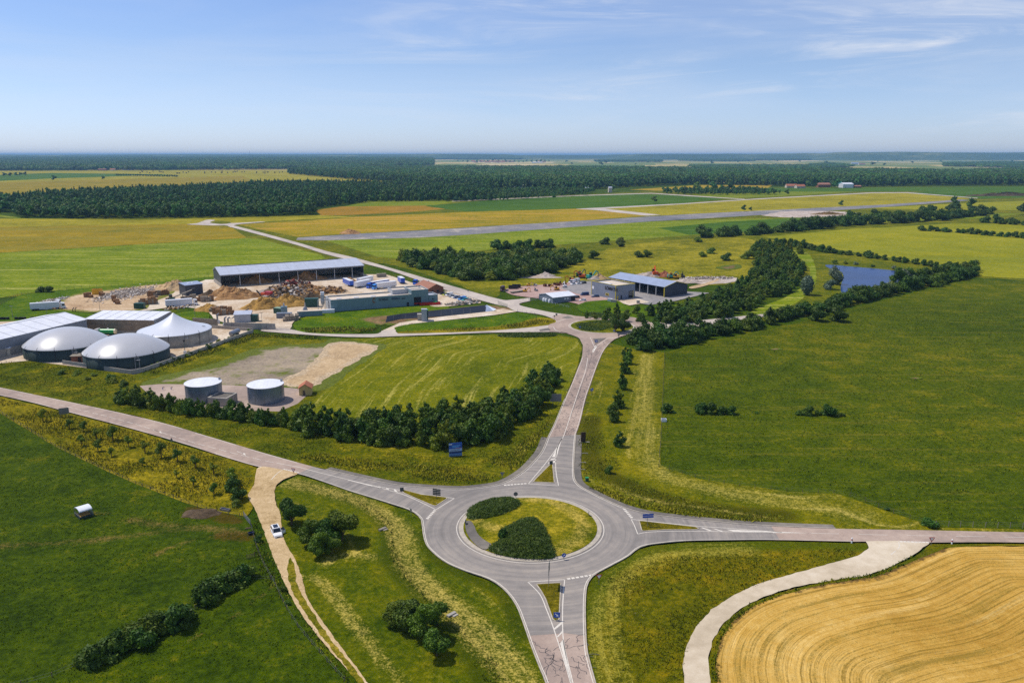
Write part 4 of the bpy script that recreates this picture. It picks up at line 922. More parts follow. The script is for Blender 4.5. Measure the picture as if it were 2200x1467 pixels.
# ------------------------------------------------------------------ vegetation
def leaf_quads(lumps, n_per, leaf, seed, down=-0.35, flat=0.5):
    """leaf-sized quads spread over the skins of overlapping lumps"""
    g = np.random.default_rng(seed); V = []
    for (cx, cy, cz, r) in lumps:
        n = max(8, int(n_per * r ** 1.6))
        d = g.normal(size=(n * 2, 3)); d /= np.linalg.norm(d, axis=1)[:, None]; d = d[d[:, 2] > down][:n]
        k = len(d)
        c = np.array([cx, cy, cz]) + d * (r * g.uniform(.72, 1.2, (k, 1)))
        nm = d + g.normal(size=(k, 3)) * flat; nm /= np.linalg.norm(nm, axis=1)[:, None]
        t = np.cross(nm, g.normal(size=(k, 3))); t /= np.linalg.norm(t, axis=1)[:, None]; b = np.cross(nm, t)
        s = leaf * g.uniform(.55, 1.35, (k, 1))
        V.append(np.stack([c - t * s, c - b * s * .62, c + t * s * 1.0, c + b * s * .62], 1).reshape(-1, 3))
    V = np.concatenate(V); return V, np.arange(len(V)).reshape(-1, 4)
def blob(lumps, k=.8, n=7, m=5, seed=3):
    g = random.Random(seed); vs = []; fs = []
    for (cx, cy, cz, r) in lumps:
        o = len(vs)
        for j in range(m + 1):
            ph = math.pi * j / m
            for i in range(n):
                th = 2 * math.pi * i / n; rr = r * k * g.uniform(.85, 1.1)
                vs.append((cx + rr * math.sin(ph) * math.cos(th), cy + rr * math.sin(ph) * math.sin(th), cz + rr * math.cos(ph)))
        for j in range(m):
            for i in range(n):
                a = o + j * n + i; b = o + j * n + (i + 1) % n
                fs.append((a, a + n, b + n, b))
    return np.array(vs), np.array(fs)
def crown_mesh(name, lumps, n_per, leaf, mat, seed, core=.78, **kw):
    V, Fq = leaf_quads(lumps, n_per, leaf, seed, **kw)
    if core:
        cv, cf = blob(lumps, core, 7, 5, seed); Fq = np.concatenate([Fq, cf + len(V)]); V = np.concatenate([V, cv])
    return np_mesh(name, V, Fq, [mat])
def lumps_round(seed, R=1.0, Hh=1.0, n=11, base=0.0, top=1.0, r=(.36, .55), flatten=1.0):
    """lump centres filling a rounded crown of radius R between base and base+Hh"""
    g = random.Random(seed); L = [(0, 0, base + Hh * .5, R * .55)]
    for k in range(n):
        t = (k + .5) / n; z = base + Hh * (.16 + .74 * ((k * 0.618) % 1))
        zz = (z - base) / Hh; ww = math.sqrt(max(0.05, 1 - (2 * zz - .85) ** 2 * .9))
        th = 2.399 * k + g.uniform(-.4, .4); rad = R * ww * g.uniform(.42, .74)
        L.append((rad * math.cos(th), rad * math.sin(th), z, R * g.uniform(*r)))
    return L
# shrubs: unit size, radius about 1, height about 1.5
SHRUB = []
for k, (mt, hh) in enumerate([(M_leaf_dk, 1.5), (M_leaf, 1.4), (M_leaf_dk, 1.8), (M_leaf_ol, 1.35), (M_leaf, 1.9), (M_leaf_dk, 1.25)]):
    SHRUB.append(crown_mesh('shrub_leaves', lumps_round(20 + k, 1.0, hh, 12, -.05), 230, .13, mt, 60 + k))
SHRUB_SV = crown_mesh('silver_leaves', lumps_round(51, 1.0, 1.6, 12, 0), 230, .12, M_leaf_sv, 91)
SHRUB_COL = crown_mesh('column_leaves', [(0, 0, .3 + .32 * k, .55 * math.sin(math.pi * (k + 1.2) / 9.5) + .12) for k in range(8)], 520, .12, M_leaf_sv, 92)
# spiky young trees for the plantation belts
def spiky(seed, mt):
    g = random.Random(seed); L = []
    for k in range(9): L.append((g.uniform(-.5, .5), g.uniform(-.5, .5), .25 + .2 * k * .75, .5 - .035 * k))
    L += [(g.uniform(-.2, .2), g.uniform(-.2, .2), 1.75, .22), (g.uniform(-.4, .4), g.uniform(-.4, .4), 1.55, .24), (0, 0, 2.0, .13)]
    return crown_mesh('young_tree_leaves', L, 330, .12, mt, seed)
SPIKY = [spiky(30, M_leaf_dk), spiky(31, M_leaf), spiky(32, M_leaf_ol), spiky(33, M_leaf_dk), spiky(34, M_leaf)]
N_VEG = {}
def plant(name, me, x, y, sx, sz, label, cat, group=None, rz=None, z=0.0):
    o = bpy.data.objects.new(name, me); col.objects.link(o)
    o.location = (x, y, z); o.rotation_euler = (0, 0, rng.uniform(0, 6.28) if rz is None else rz)
    o.scale = (sx * rng.uniform(.9, 1.1), sx * rng.uniform(.9, 1.1), sz)
    N_VEG[name] = N_VEG.get(name, 0) + 1
    return tag(o, label, cat, group)
def belt(poly_px, spacing, r, hk, protos, name, label, cat, group, seed, weights=None):
    q = scatter(PP(poly_px), spacing, .42, seed); g = random.Random(seed)
    for x, y in q:
        s = g.uniform(*r)
        plant(name, g.choices(protos, weights)[0], float(x), float(y), s, s * g.uniform(*hk), label, cat, group)
    return len(q)
def row(line_px, spacing, r, hk, protos, name, label, cat, group, seed, width=0.0, gap=0.0):
    g = random.Random(seed); n = 0
    for p in resample(C(line_px), spacing):
        if g.random() < gap: continue
        s = g.uniform(*r); n += 1
        plant(name, g.choice(protos), p.x + g.uniform(-1, 1) * (width + spacing * .15), p.y + g.uniform(-1, 1) * (width + spacing * .15), s, s * g.uniform(*hk), label, cat, group)
    return n
MIXD = SHRUB + SPIKY
# the belt between the west road and the hay field
belt([(640, 908), (700, 920), (860, 908), (1000, 895), (1090, 872), (1160, 820), (1194, 806), (1190, 845), (1150, 898), (1075, 946), (1010, 968), (940, 972), (800, 960), (690, 948), (640, 926)],
     3.5, (2.2, 3.2), (.9, 1.3), MIXD, 'shrub', 'dark green bush in the dense planted belt behind the blue billboard', 'shrub', 'bushes of the planted belt north of the west road', 5, [3, 2, 3, 1, 2, 2, 4, 3, 2, 4, 3])
row([(262, 862), (330, 876), (400, 888), (480, 898), (560, 910), (650, 925)], 2.0, (1.7, 2.5), (.9, 1.4), MIXD, 'shrub', 'bush in the ragged hedge in front of the round metal tanks', 'shrub', 'bushes below the metal tanks', 6, .9)
row([(260, 856), (330, 868), (420, 882), (620, 905)], 4.4, (1.2, 1.8), (.9, 1.5), MIXD, 'shrub', 'small bush at the back of the hedge by the metal tanks', 'shrub', 'small bushes behind the tank hedge', 61, .5)
row([(320, 795), (380, 775), (440, 752), (500, 728), (535, 716)], 3.4, (.8, 1.4), (.7, 1.0), SHRUB, 'shrub', 'low bush against the concrete yard wall of the biogas plant', 'shrub', 'low bushes along the biogas wall', 7, .7)
row([(150, 800), (220, 815), (280, 828)], 4, (1.0, 1.7), (.6, .9), SHRUB, 'shrub', 'low bramble on the bank above the west road', 'shrub', 'brambles on the bank below the domes', 8, 2.0)
# plantation and hedge on the right
belt([(1385, 694), (1420, 700), (1500, 694), (1570, 686), (1625, 664), (1708, 622), (1728, 590), (1712, 560), (1684, 534), (1640, 522), (1612, 535), (1628, 565), (1610, 605), (1545, 637), (1470, 660), (1400, 672)],
     6.6, (2.6, 3.7), (.72, 1.05), [SPIKY[0], SPIKY[1], SPIKY[2], SPIKY[3], SPIKY[4], SHRUB[0], SHRUB[1], SHRUB[3], SHRUB[4]], 'young_tree', 'young broadleaf tree in the plantation beside the grey workshop', 'tree', 'plantation trees behind the second roundabout', 9)
row([(1262, 684), (1300, 688), (1340, 690), (1385, 696)], 5.0, (1.2, 2.2), (.9, 1.5), [SPIKY[0], SPIKY[1], SPIKY[2], SHRUB[1]], 'sapling_bush', 'small leafy sapling between the workshop lawn and the second roundabout', 'tree', 'saplings behind the second roundabout', 91, 1.2)
row([(1300, 676), (1350, 674), (1395, 676)], 6.0, (1.2, 2.2), (.9, 1.5), [SPIKY[0], SPIKY[3], SHRUB[1]], 'sapling_bush', 'small leafy sapling on the lawn edge before the workshop', 'tree', 'saplings before the workshop', 92, 1.6)
belt([(1352, 742), (1366, 728), (1400, 718), (1480, 716), (1560, 704), (1640, 690), (1700, 677), (1705, 686), (1600, 712), (1500, 734), (1430, 753), (1372, 756)],
     5.6, (3.0, 4.2), (.8, 1.1), [SHRUB[0], SHRUB[2], SHRUB[5], SHRUB[1], SPIKY[0], SPIKY[3]], 'hedge_tree', 'dark bushy tree in the tall hedge bordering the right pasture', 'tree', 'hedge trees along the right pasture', 10)
row([(1700, 680), (1760, 672), (1850, 648), (1940, 626), (2030, 606), (2088, 592)], 5.2, (3.4, 4.8), (.75, 1.05), [SHRUB[0], SHRUB[2], SHRUB[5], SHRUB[1]], 'hedge_tree', 'dark bushy tree in the hedge between the pond and the right pasture', 'tree', 'hedge trees below the pond', 11, 1.5)
row([(1930, 606), (2000, 596), (2060, 588), (2090, 582)], 6.5, (3.6, 4.6), (.85, 1.1), [SHRUB[0], SHRUB[2], SHRUB[4]], 'hedge_tree', 'dark tree in the double row at the far end of the pond hedge', 'tree', 'trees at the far end of the pond hedge', 12, 2)
row([(1668, 524), (1720, 533), (1790, 545), (1860, 553), (1950, 566), (2040, 578)], 6.5, (2.4, 3.8), (.8, 1.15), [SHRUB[0], SHRUB[2], SHRUB[5]], 'hedge_bush', 'dark bush in the field hedge north of the pond', 'shrub', 'bushes of the hedge north of the pond', 13, .8, .08)
row([(1780, 566), (1830, 569), (1900, 577), (1940, 583)], 5, (1.6, 2.4), (.6, .9), [SHRUB[1], SHRUB_SV, SHRUB[3]], 'pond_bush', 'light green bush on the far bank of the pond', 'shrub', 'bushes on the far pond bank', 14, 1.5, .3)
row([(1945, 588), (1944, 600), (1930, 612), (1890, 622), (1850, 630), (1822, 636)], 6, (1.8, 3.0), (.7, 1.0), [SHRUB[1], SHRUB_SV, SHRUB[3], SHRUB[4]], 'pond_bush', 'bush leaning over the near bank of the pond', 'shrub', 'bushes on the near pond bank', 15, 1, .25)
for (u, v, s, hk, lb) in [(1795, 612, 4.6, 1.35, 'silvery willow on the left bank of the pond'), (1782, 622, 3.4, 1.0, 'low silvery willow bush at the left corner of the pond'), (1945, 604, 4.2, 1.0, 'silvery willow at the right end of the pond')]:
    p = P(u, v); plant('willow', SHRUB_SV, p.x, p.y, s, s * hk, lb, 'tree')
p = P(1733, 634); plant('poplar', SHRUB_COL, p.x, p.y, 5.0, 3.9, 'pale silvery columnar poplar standing alone on the grass lane', 'tree')
for u, v, lb in [(1694, 541, 'slender light green tree left of the pond hedge'), (1718, 546, 'light green tree right of its twin by the pond hedge')]:
    p = P(u, v); plant('young_tree', SPIKY[2], p.x, p.y, 3.6, 4.6, lb, 'tree')
# thicket left of the scrub field
belt([(828, 560), (900, 556), (1000, 560), (1100, 556), (1240, 552), (1245, 566), (1205, 584), (1080, 603), (1000, 603), (950, 592), (890, 575)],
     7.6, (4.0, 5.6), (.8, 1.1), SHRUB, 'thicket_tree', 'dense rounded bush in the thicket beyond the sawmill road', 'tree', 'bushes of the thicket beyond the sawmill road', 16)
row([(1070, 536), (1130, 534), (1180, 532)], 9, (4.5, 6), (.8, 1.05), [SHRUB[0], SHRUB[5]], 'thicket_tree', 'dark tree in the short row behind the thicket', 'tree', 'trees behind the thicket', 17)
for u, v, s, lb in [(1300, 525, 5, 'round dark tree, larger of the pair at the edge of the dry grass'), (1334, 521, 4, 'round dark tree beside the larger one at the edge of the dry grass'), (1332, 530, 4, 'dark bush in front of the pair of round trees'), (1372, 553, 4, 'low dark bush, left half of the pair in the dry grass'), (1390, 553, 4, 'low dark bush, right half of the pair in the dry grass'), (1275, 556, 4.5, 'dark bush at the right tip of the thicket'), (1528, 545, 4, 'light green bush in the rough ground above the quarry'), (1510, 552, 3.5, 'low bush on rough ground left of the light one'), (1560, 560, 4, 'low bush by the reddish quarry pit'), (1606, 556, 5, 'dark tree beside the upper plantation edge'), (1500, 520, 4, 'dark bush far up the dry grass field')]:
    p = P(u, v); plant('field_bush', rng.choice(SHRUB), p.x, p.y, s, s * .75, lb, 'shrub')
# distant hedgerows on the right
row([(1520, 512), (1580, 506), (1620, 503), (1700, 497), (1790, 487), (1850, 483), (1930, 479), (2000, 474), (2060, 468), (2110, 462)], 8.5, (5, 7.5), (.75, 1.0), [SHRUB[0], SHRUB[2], SHRUB[5]], 'hedgerow_tree', 'dark tree in the long hedgerow beyond the wheat field', 'tree', 'trees of the long hedgerow beyond the wheat', 18, 5)
row([(1700, 489), (1760, 480), (1850, 475), (1960, 467), (2050, 464)], 9, (5, 7), (.7, .95), [SHRUB[0], SHRUB[1], SHRUB[5]], 'hedgerow_tree', 'dark tree in the second hedgerow nearer the runway', 'tree', 'trees of the second hedgerow near the runway', 19, 6)
row([(1840, 470), (1900, 466), (2000, 458), (2040, 449), (2080, 450), (2140, 462)], 15, (4.5, 7.5), (.65, .9), [SHRUB[0], SHRUB[2]], 'hedgerow_tree', 'scattered dark bush on the grass south of the runway', 'tree', 'scattered bushes south of the runway', 20, 9, .2)
row([(1980, 496), (2050, 500), (2110, 505), (2160, 509), (2200, 513)], 7, (3.2, 4.6), (.7, .95), [SHRUB[0], SHRUB[5]], 'hedgerow_tree', 'bush in the clipped hedge crossing the wheat at the right edge', 'tree', 'bushes of the clipped hedge in the wheat', 21, 1, .1)
row([(2110, 478), (2160, 482), (2230, 486)], 8, (4, 6), (.7, .95), [SHRUB[0], SHRUB[2]], 'hedgerow_tree', 'bush in the hedge at the far right edge', 'tree', 'bushes of the far right hedge', 22, 2)
# row of bushy trees along the mown strip
for u, v, s, lb in [(1352, 782, 2.6, 'topmost bushy tree in the line along the mown strip'), (1340, 802, 2.4, 'second bushy tree from the top along the mown strip'), (1336, 838, 2.6, 'middle dark bushy tree along the mown strip'), (1326, 876, 2.5, 'fourth bushy tree along the mown strip'), (1318, 906, 2.2, 'fifth bushy tree along the mown strip'), (1330, 960, 1.9, 'small dark bushy tree, lowest along the mown strip'), (1316, 890, 2.0, 'bush tucked beside the fourth tree of the mown strip'), (1344, 772, 2.0, 'bush at the head of the mown strip'), (1308, 1018, 1.0, 'small round bush on the bank by the east arm')]:
    p = P(u, v); plant('strip_tree', rng.choice(SPIKY[:2] + SHRUB[:3]), p.x, p.y, s, s * 1.15, lb, 'tree')
# thorn bushes on the right pasture
for u, v, s, hk, lb in [(1432, 886, 2.0, .9, 'dark thorn bush by the pasture fence left of the group'), (1447, 888, .9, .7, 'tiny bush right of the fence thorn bush'), (1505, 888, 2.0, 1.0, 'left bush of the left pasture group'), (1526, 889, 2.1, 1.1, 'tall second bush of the left pasture group'), (1550, 890, 1.6, 1.0, 'third bush of the left pasture group'), (1570, 890, 1.9, .9, 'fourth bush at the right end of the left pasture group'), (1626, 889, .6, .8, 'lone little bush between the two pasture groups'), (1716, 892, 1.1, .9, 'small conical left bush of the right pasture group'), (1735, 892, 1.9, 1.0, 'second bush of the right pasture group'), (1757, 892, 1.1, 1.0, 'small third bush of the right pasture group'), (1782, 893, 2.3, .9, 'largest umbrella-shaped bush of the right pasture group'), (1808, 894, 1.0, .8, 'small last bush of the right pasture group'), (1998, 1131, 1.9, .55, 'low dark bramble at the pasture corner by the east road'), (1905, 1096, .7, .7, 'little bush on the pasture fence by the mown strip')]:
    p = P(u, v); plant('thorn_bush', SHRUB[0] if s > 1.4 else SHRUB[5], p.x, p.y, s, s * hk, lb, 'shrub')
for u, v, lb in [(1755, 690, 'round field tree, left of the pair in front of the hedge'), (1800, 691, 'round field tree, right of the pair in front of the hedge')]:
    p = P(u, v); plant('field_tree', SHRUB[2], p.x, p.y, 4.2, 3.6, lb, 'tree')
# hedge on the left pasture
for line, nm, lb, gp, sd in [([(212, 1425), (240, 1408), (275, 1395), (300, 1385)], 'pasture_bush', 'dark bush in the lower left hedge clump on the pasture', 'bushes of the lower left hedge clump', 23), ([(300, 1375), (330, 1362), (365, 1348), (400, 1332)], 'pasture_bush', 'bush in the middle hedge clump on the left pasture', 'bushes of the middle hedge clump', 24), ([(445, 1300), (470, 1278), (500, 1260), (525, 1245)], 'pasture_bush', 'bush in the upper hedge clump beside the farm track', 'bushes of the hedge clump by the farm track', 25)]:
    row(line, 1.8, (1.8, 2.5), (.8, 1.1), [SHRUB[0], SHRUB[1], SHRUB[5], SHRUB[2]], nm, lb, 'shrub', gp, sd, .5)
for u, v, s, lb in [(412, 1328, .7, 'small weed bush at the end of the middle hedge clump'), (608, 1270, .8, 'small thorny bush below the track fork'), (618, 1300, .7, 'thorny tuft on the fence below the track fork'), (512, 1075, 2.0, 'bushy green shrub by the ditch at the track mouth'), (500, 1055, 2.1, 'tall bushy shrub on the verge near the track mouth'), (508, 1088, 1.2, 'low shrub in the ditch by the track mouth'), (556, 1165, .9, 'weedy bush beside the pasture gate'), (130, 806, .9, 'dark weed bush on the bank under the domes')]:
    p = P(u, v); plant('roadside_bush', rng.choice(SHRUB[:3]), p.x, p.y, s, s * .9, lb, 'shrub')
p = P(88, 628); plant('field_bush', SHRUB[5], p.x, p.y, 3.2, 2.4, 'dark bush, left of two grown together by the cut field', 'shrub')
p = P(105, 628); plant('field_bush', SHRUB[0], p.x, p.y, 3.0, 2.2, 'dark bush, right of two grown together by the cut field', 'shrub')

# trees with trunk, limbs and crown
def tree_proto(name, seed, hgt, R, mat, trunk_h=1.4, leaf=.26, n_per=75, nl=15, lumps=None):
    g = random.Random(seed); root = empty(name, (0, -500, 0))
    L = lumps or lumps_round(seed, R, hgt - trunk_h, nl, trunk_h, r=(.34, .5))
    t = MB(); t.tube((0, 0, -.2), (0, 0, trunk_h + (hgt - trunk_h) * .5), .06 * R + .07, .05, 8)
    for (x, y, z, r) in L[1:8]: t.tube((0, 0, trunk_h * g.uniform(.6, 1.1)), (x * .8, y * .8, z), .035 * R, .015, 5)
    t.build('trunk', M_bark, root)
    obj_from('crown', crown_mesh('crown', L, n_per, leaf, mat, seed), root)
    return root
T_round = tree_proto('broadleaf_tree', 201, 6.6, 3.0, M_leaf_dk, 1.0, .24, 260, 18)
T_round2 = tree_proto('broadleaf_tree', 202, 6.0, 2.9, M_leaf, .8, .24, 240, 16)
T_airy = tree_proto('broadleaf_tree', 203, 6.4, 2.6, M_leaf, 1.2, .20, 200, 16)
T_sap = tree_proto('sapling', 204, 3.0, 1.05, M_leaf_ol, 1.15, .13, 190, 9)
T_sap2 = tree_proto('sapling', 205, 3.3, 1.15, M_leaf, 1.1, .14, 260, 10)
T_conif = tree_proto('pine_tree', 206, 9.5, 3.2, M_leaf_dk, 1.5, .3, 150, 20)
used = set()
def place_tree(proto, u, v, s, label, cat='tree', group=None, name=None):
    p = P(u, v)
    if proto.name not in used:
        used.add(proto.name); o = proto; o.location = (p.x, p.y, 0); o.rotation_euler = (0, 0, rng.uniform(0, 6.28)); o.scale = (s, s, s)
    else: o = dup(proto, (p.x, p.y, 0), rng.uniform(0, 6.28), s)
    tag(o, label, cat, group); return o
for pr, u, v, s, lb in [(T_round, 627, 1130, .92, 'dark round tree beside the parked white car'), (T_round2, 735, 1162, 1.12, 'large dark rounded tree, rightmost of the track-side group'), (T_airy, 668, 1172, .95, 'lighter tree nearest the white car in the track-side group'), (T_round, 705, 1175, .85, 'dark middle tree of the track-side group'), (T_airy, 685, 1196, .82, 'low front tree of the track-side group'), (T_round2, 712, 1190, .62, 'small bushy tree at the front right of the track-side group'),
                        (T_round2, 850, 1342, .72, 'round bushy tree, left end of the meadow clump'), (T_round, 880, 1352, .78, 'dark bushy tree in the middle of the meadow clump'), (T_airy, 912, 1370, 1.0, 'tall airy tree of the meadow clump'), (T_airy, 940, 1345, .75, 'thin airy tree at the back of the meadow clump'), (T_round2, 938, 1410, .72, 'low round bush-like tree at the front of the meadow clump'), (T_conif, 1322, 716, .9, 'tall dark tree on the island of the second roundabout'), (T_round, 1340, 714, .9, 'dark spreading tree at the right of the second roundabout island')]:
    place_tree(pr, u, v, s, lb)
sap_xy = [(93, 906, 1.15), (150, 922, .8), (180, 928, .85), (176, 958, .9), (208, 945, 1.0), (211, 970, 1.0), (243, 947, 1.15), (240, 982, .9), (277, 962, 1.1), (312, 974, 1.2), (347, 984, 1.3), (382, 993, 1.1), (421, 1008, 1.1), (459, 1020, 1.05), (307, 1002, .7), (380, 1028, .75), (416, 1045, .85), (460, 1063, .9), (500, 1042, 1.4)]
ordn = ['first', 'second', 'third', 'fourth', 'fifth', 'sixth', 'seventh', 'eighth', 'ninth', 'tenth', 'eleventh', 'twelfth', 'thirteenth', 'fourteenth', 'fifteenth', 'sixteenth', 'seventeenth', 'eighteenth', 'nineteenth']
for k, (u, v, s) in enumerate(sorted(sap_xy)):
    place_tree(T_sap2 if k % 2 else T_sap, u, v, s * (1.15 if v < 960 else 1), 'young planted tree on the golden verge, %s from the left' % ordn[k], 'tree', 'young trees on the verge of the west road')
# planted beds on the first island, bed on the second
def bed(name, px, h, label, seed, n, leaf=.16, mat=None):
    pts = catmull(PP(px, 0), True, 5); c = sum(pts, Vector((0, 0))) / len(pts)
    q = scatter(pts, 0.45, .5, seed); g = np.random.default_rng(seed)
    de = dist_to(pts + [pts[0]], q); zz = RZ + .15 + island_dome(RC, R_OUT, .9)(q, None) if 'island' in label else np.full(len(q), RZ)
    top = zz + h * np.clip(de / (h * 1.6), 0.06, 1) ** .55 * (.9 + .13 * np.sin(q[:, 0] * 1.9) * np.sin(q[:, 1] * 1.7) + .09 * np.sin(q[:, 0] * 4.1 + 2) * np.sin(q[:, 1] * 3.7))
    k = max(1, n // max(1, len(q))); V = []
    for j in range(k):
        cc = np.stack([q[:, 0] + g.uniform(-.45, .45, len(q)), q[:, 1] + g.uniform(-.45, .45, len(q)), top * g.uniform(.9, 1.06, len(q))], 1)
        nm = np.array([0, 0, 1.0]) + g.normal(size=(len(q), 3)) * .6; nm /= np.linalg.norm(nm, axis=1)[:, None]
        t = np.cross(nm, g.normal(size=(len(q), 3))); t /= np.linalg.norm(t, axis=1)[:, None]; b = np.cross(nm, t); s = leaf * g.uniform(.6, 1.4, (len(q), 1))
        V.append(np.stack([cc - t * s, cc - b * s * .6, cc + t * s, cc + b * s * .6], 1).reshape(-1, 3))
    # woody body below the leaves
    vin = [Vector((p.x, p.y)) for p in pts] + [Vector((float(a), float(b))) for a, b in q]; m = len(pts)
    vo, eo, fo, *_ = geometry.delaunay_2d_cdt(vin, [(i, (i + 1) % m) for i in range(m)], [], 1, 1e-4)
    qq = np.array([(v.x, v.y) for v in vo]); d2 = dist_to(pts + [pts[0]], qq)
    z0 = (RZ + .12 + island_dome(RC, R_OUT, .9)(qq, None)) if 'island' in label else np.full(len(qq), RZ - .05)
    bz = z0 + (h * .74) * np.clip(d2 / (h * 1.6), 0, 1) ** .55
    bm_ = bpy.data.meshes.new('bed_body'); bm_.from_pydata([(a, b, c_) for (a, b), c_ in zip(qq, bz)], [], fo); bm_.materials.append(mat or M_leaf_bed)
    root = empty(name, (0, 0, 0), 0, label, 'shrub bed')
    obj_from('shrub_mass', bm_, root)
    V = np.concatenate(V); obj_from('leaves', np_mesh('leaves', V, np.arange(len(V)).reshape(-1, 4), [mat or M_leaf_bed]), root)
    return root
bed('planted_bed', [(1003, 1112), (1012, 1096), (1040, 1082), (1080, 1076), (1108, 1080), (1117, 1092), (1100, 1106), (1065, 1118), (1030, 1122), (1010, 1121)], 1.1, 'oval bed of low green shrubs on the roundabout island', 31, 14000, .12)
bed('planted_bed', [(1050, 1184), (1072, 1172), (1075, 1155), (1100, 1140), (1130, 1128), (1155, 1130), (1172, 1150), (1184, 1180), (1192, 1202), (1150, 1206), (1100, 1202), (1065, 1194)], 1.6, 'large fan-shaped bed of dark shrubs on the roundabout island', 32, 22000, .12)
bed('planted_bed', [(1236, 700), (1262, 696), (1300, 692), (1340, 696), (1330, 706), (1290, 714), (1250, 712)], 1.0, 'broad bed of dark shrubs on the second roundabout', 33, 6000, .26)
bed('hedge_strip', [(1072, 722), (1120, 719), (1190, 720), (1186, 724), (1130, 726), (1080, 725)], 1.2, 'long low dark hedge bordering the hay field', 34, 3000, .24)
bed('hedge_strip', [(1262, 676), (1300, 678), (1345, 682), (1340, 688), (1290, 685), (1262, 682)], 1.6, 'low green hedge behind the second roundabout', 35, 3000, .24)
p = P(1082, 1168); plant('island_bush', SHRUB[0], p.x, p.y, 1.3, 1.5, 'rounded bush at the left tip of the fan-shaped bed', 'shrub', z=RZ + .5)

# tall grass: merged blades, nobody could count them
def tufts(name, poly_px, spacing, hgt, mat, seed, lean=(.25, -.1), nb=5, wid=.10, exclude=None):
    q = scatter(PP(poly_px), spacing, .5, seed); g = np.random.default_rng(seed)
    if exclude is not None: q = q[~inside(PP(exclude), q)]
    # drifts: thin out by a smooth noise
    w = np.sin(q[:, 0] * .21 + 1.3 * np.sin(q[:, 1] * .13)) + np.sin(q[:, 1] * .33 + 1.7 * np.sin(q[:, 0] * .11)); q = q[w + g.uniform(-1.2, 1.2, len(q)) > -.7]
    n = len(q) * nb; c = np.repeat(q, nb, 0) + g.normal(size=(n, 2)) * spacing * .33
    hh = hgt * g.uniform(.55, 1.3, n); th = g.uniform(0, math.pi, n)
    dx, dy = np.cos(th) * wid, np.sin(th) * wid
    lx = lean[0] * hh + g.normal(size=n) * .22 * hh; ly = lean[1] * hh + g.normal(size=n) * .22 * hh
    z0 = np.full(n, Z - .02)
    V = np.stack([np.stack([c[:, 0] - dx, c[:, 1] - dy, z0], 1), np.stack([c[:, 0] + dx, c[:, 1] + dy, z0], 1), np.stack([c[:, 0] + lx + dx * .3, c[:, 1] + ly + dy * .3, z0 + hh], 1)], 1).reshape(-1, 3)
    obj_from(name, np_mesh(name, V, None, [mat], np.arange(n * 3).reshape(-1, 3)), label='tall uncut grass', kind='stuff')
tufts('tall_grass', [(-60, 855), (0, 858), (135, 890), (283, 929), (480, 990), (545, 1010), (530, 1065), (520, 1100), (450, 1094), (400, 1080), (300, 1042), (220, 1007), (120, 958), (0, 886), (-60, 868)], .75, .42, M_blade_y, 41)
tufts('tall_grass', [(0, 772), (100, 784), (290, 810), (300, 845), (400, 890), (640, 935), (800, 970), (950, 985), (1080, 950), (1150, 905), (1190, 850), (1208, 870), (1170, 945), (1120, 1012), (1043, 1043), (934, 1046), (674, 1000), (560, 970), (300, 890), (0, 826)], 1.1, .32, M_blade, 42)
tufts('tall_grass', [(640, 985), (800, 1015), (934, 1036), (1043, 1036), (1110, 1008), (1160, 940), (1185, 900), (1150, 930), (1090, 975), (1000, 1005), (850, 1000), (700, 975)], .7, .5, M_blade_y, 47)
tufts('tall_grass', [(1300, 1245), (1340, 1230), (1420, 1200), (1560, 1192), (1840, 1178), (1835, 1196), (1700, 1232), (1580, 1275), (1520, 1312), (1480, 1370), (1460, 1440), (1465, 1480), (1345, 1480), (1335, 1380), (1330, 1300)], .75, .3, M_blade_o, 43)
tufts('tall_grass', [(1245, 1010), (1290, 1045), (1360, 1080), (1480, 1106), (1640, 1122), (1700, 1115), (1560, 1090), (1420, 1060), (1340, 1010), (1300, 960), (1290, 900), (1255, 900), (1240, 960)], .8, .35, M_blade, 44)
tufts('tall_grass', [(1260, 1048), (1350, 1088), (1480, 1112), (1640, 1126), (1640, 1121), (1480, 1104), (1370, 1078), (1290, 1048)], .55, .55, M_blade_y, 45)
tufts('tall_grass', [(740, 1072), (800, 1100), (842, 1150), (835, 1200), (880, 1262), (950, 1330), (1000, 1400), (1040, 1470), (1100, 1470), (1050, 1410), (990, 1350), (920, 1285), (870, 1230), (850, 1180), (840, 1125), (790, 1085)], .75, .3, M_blade_g, 46)
tufts('tall_grass', [(545, 1100), (560, 1135), (600, 1235), (640, 1320), (700, 1395), (765, 1470), (740, 1470), (680, 1400), (620, 1320), (560, 1240), (545, 1180)], .75, .4, M_blade, 48)
tufts('tall_grass', [(350, 700), (900, 700), (850, 712), (660, 716)], .9, .7, M_blade_y, 49) if False else None
tufts('tall_grass', [(640, 708), (812, 700), (808, 712), (760, 716), (660, 716)], .8, .8, M_blade_y, 50)
tufts('tall_grass', [(870, 712), (1000, 706), (1100, 698), (1160, 688), (1192, 692), (1105, 706), (1000, 712)], .8, .8, M_blade_y, 51)
tufts('tall_grass', [(300, 795), (420, 758), (540, 718), (680, 724), (690, 732), (560, 726), (430, 770), (330, 806)], .8, .7, M_blade, 52)
tufts('tall_grass', [(1545, 1470), (1540, 1420), (1550, 1380), (1575, 1340), (1620, 1306), (1690, 1277), (1780, 1258), (1880, 1242), (1962, 1208), (2010, 1182), (2000, 1176), (1960, 1198), (1880, 1234), (1770, 1252), (1670, 1278), (1606, 1304), (1562, 1338), (1538, 1378), (1526, 1420), (1530, 1470)], .5, .4, M_blade_g, 53)
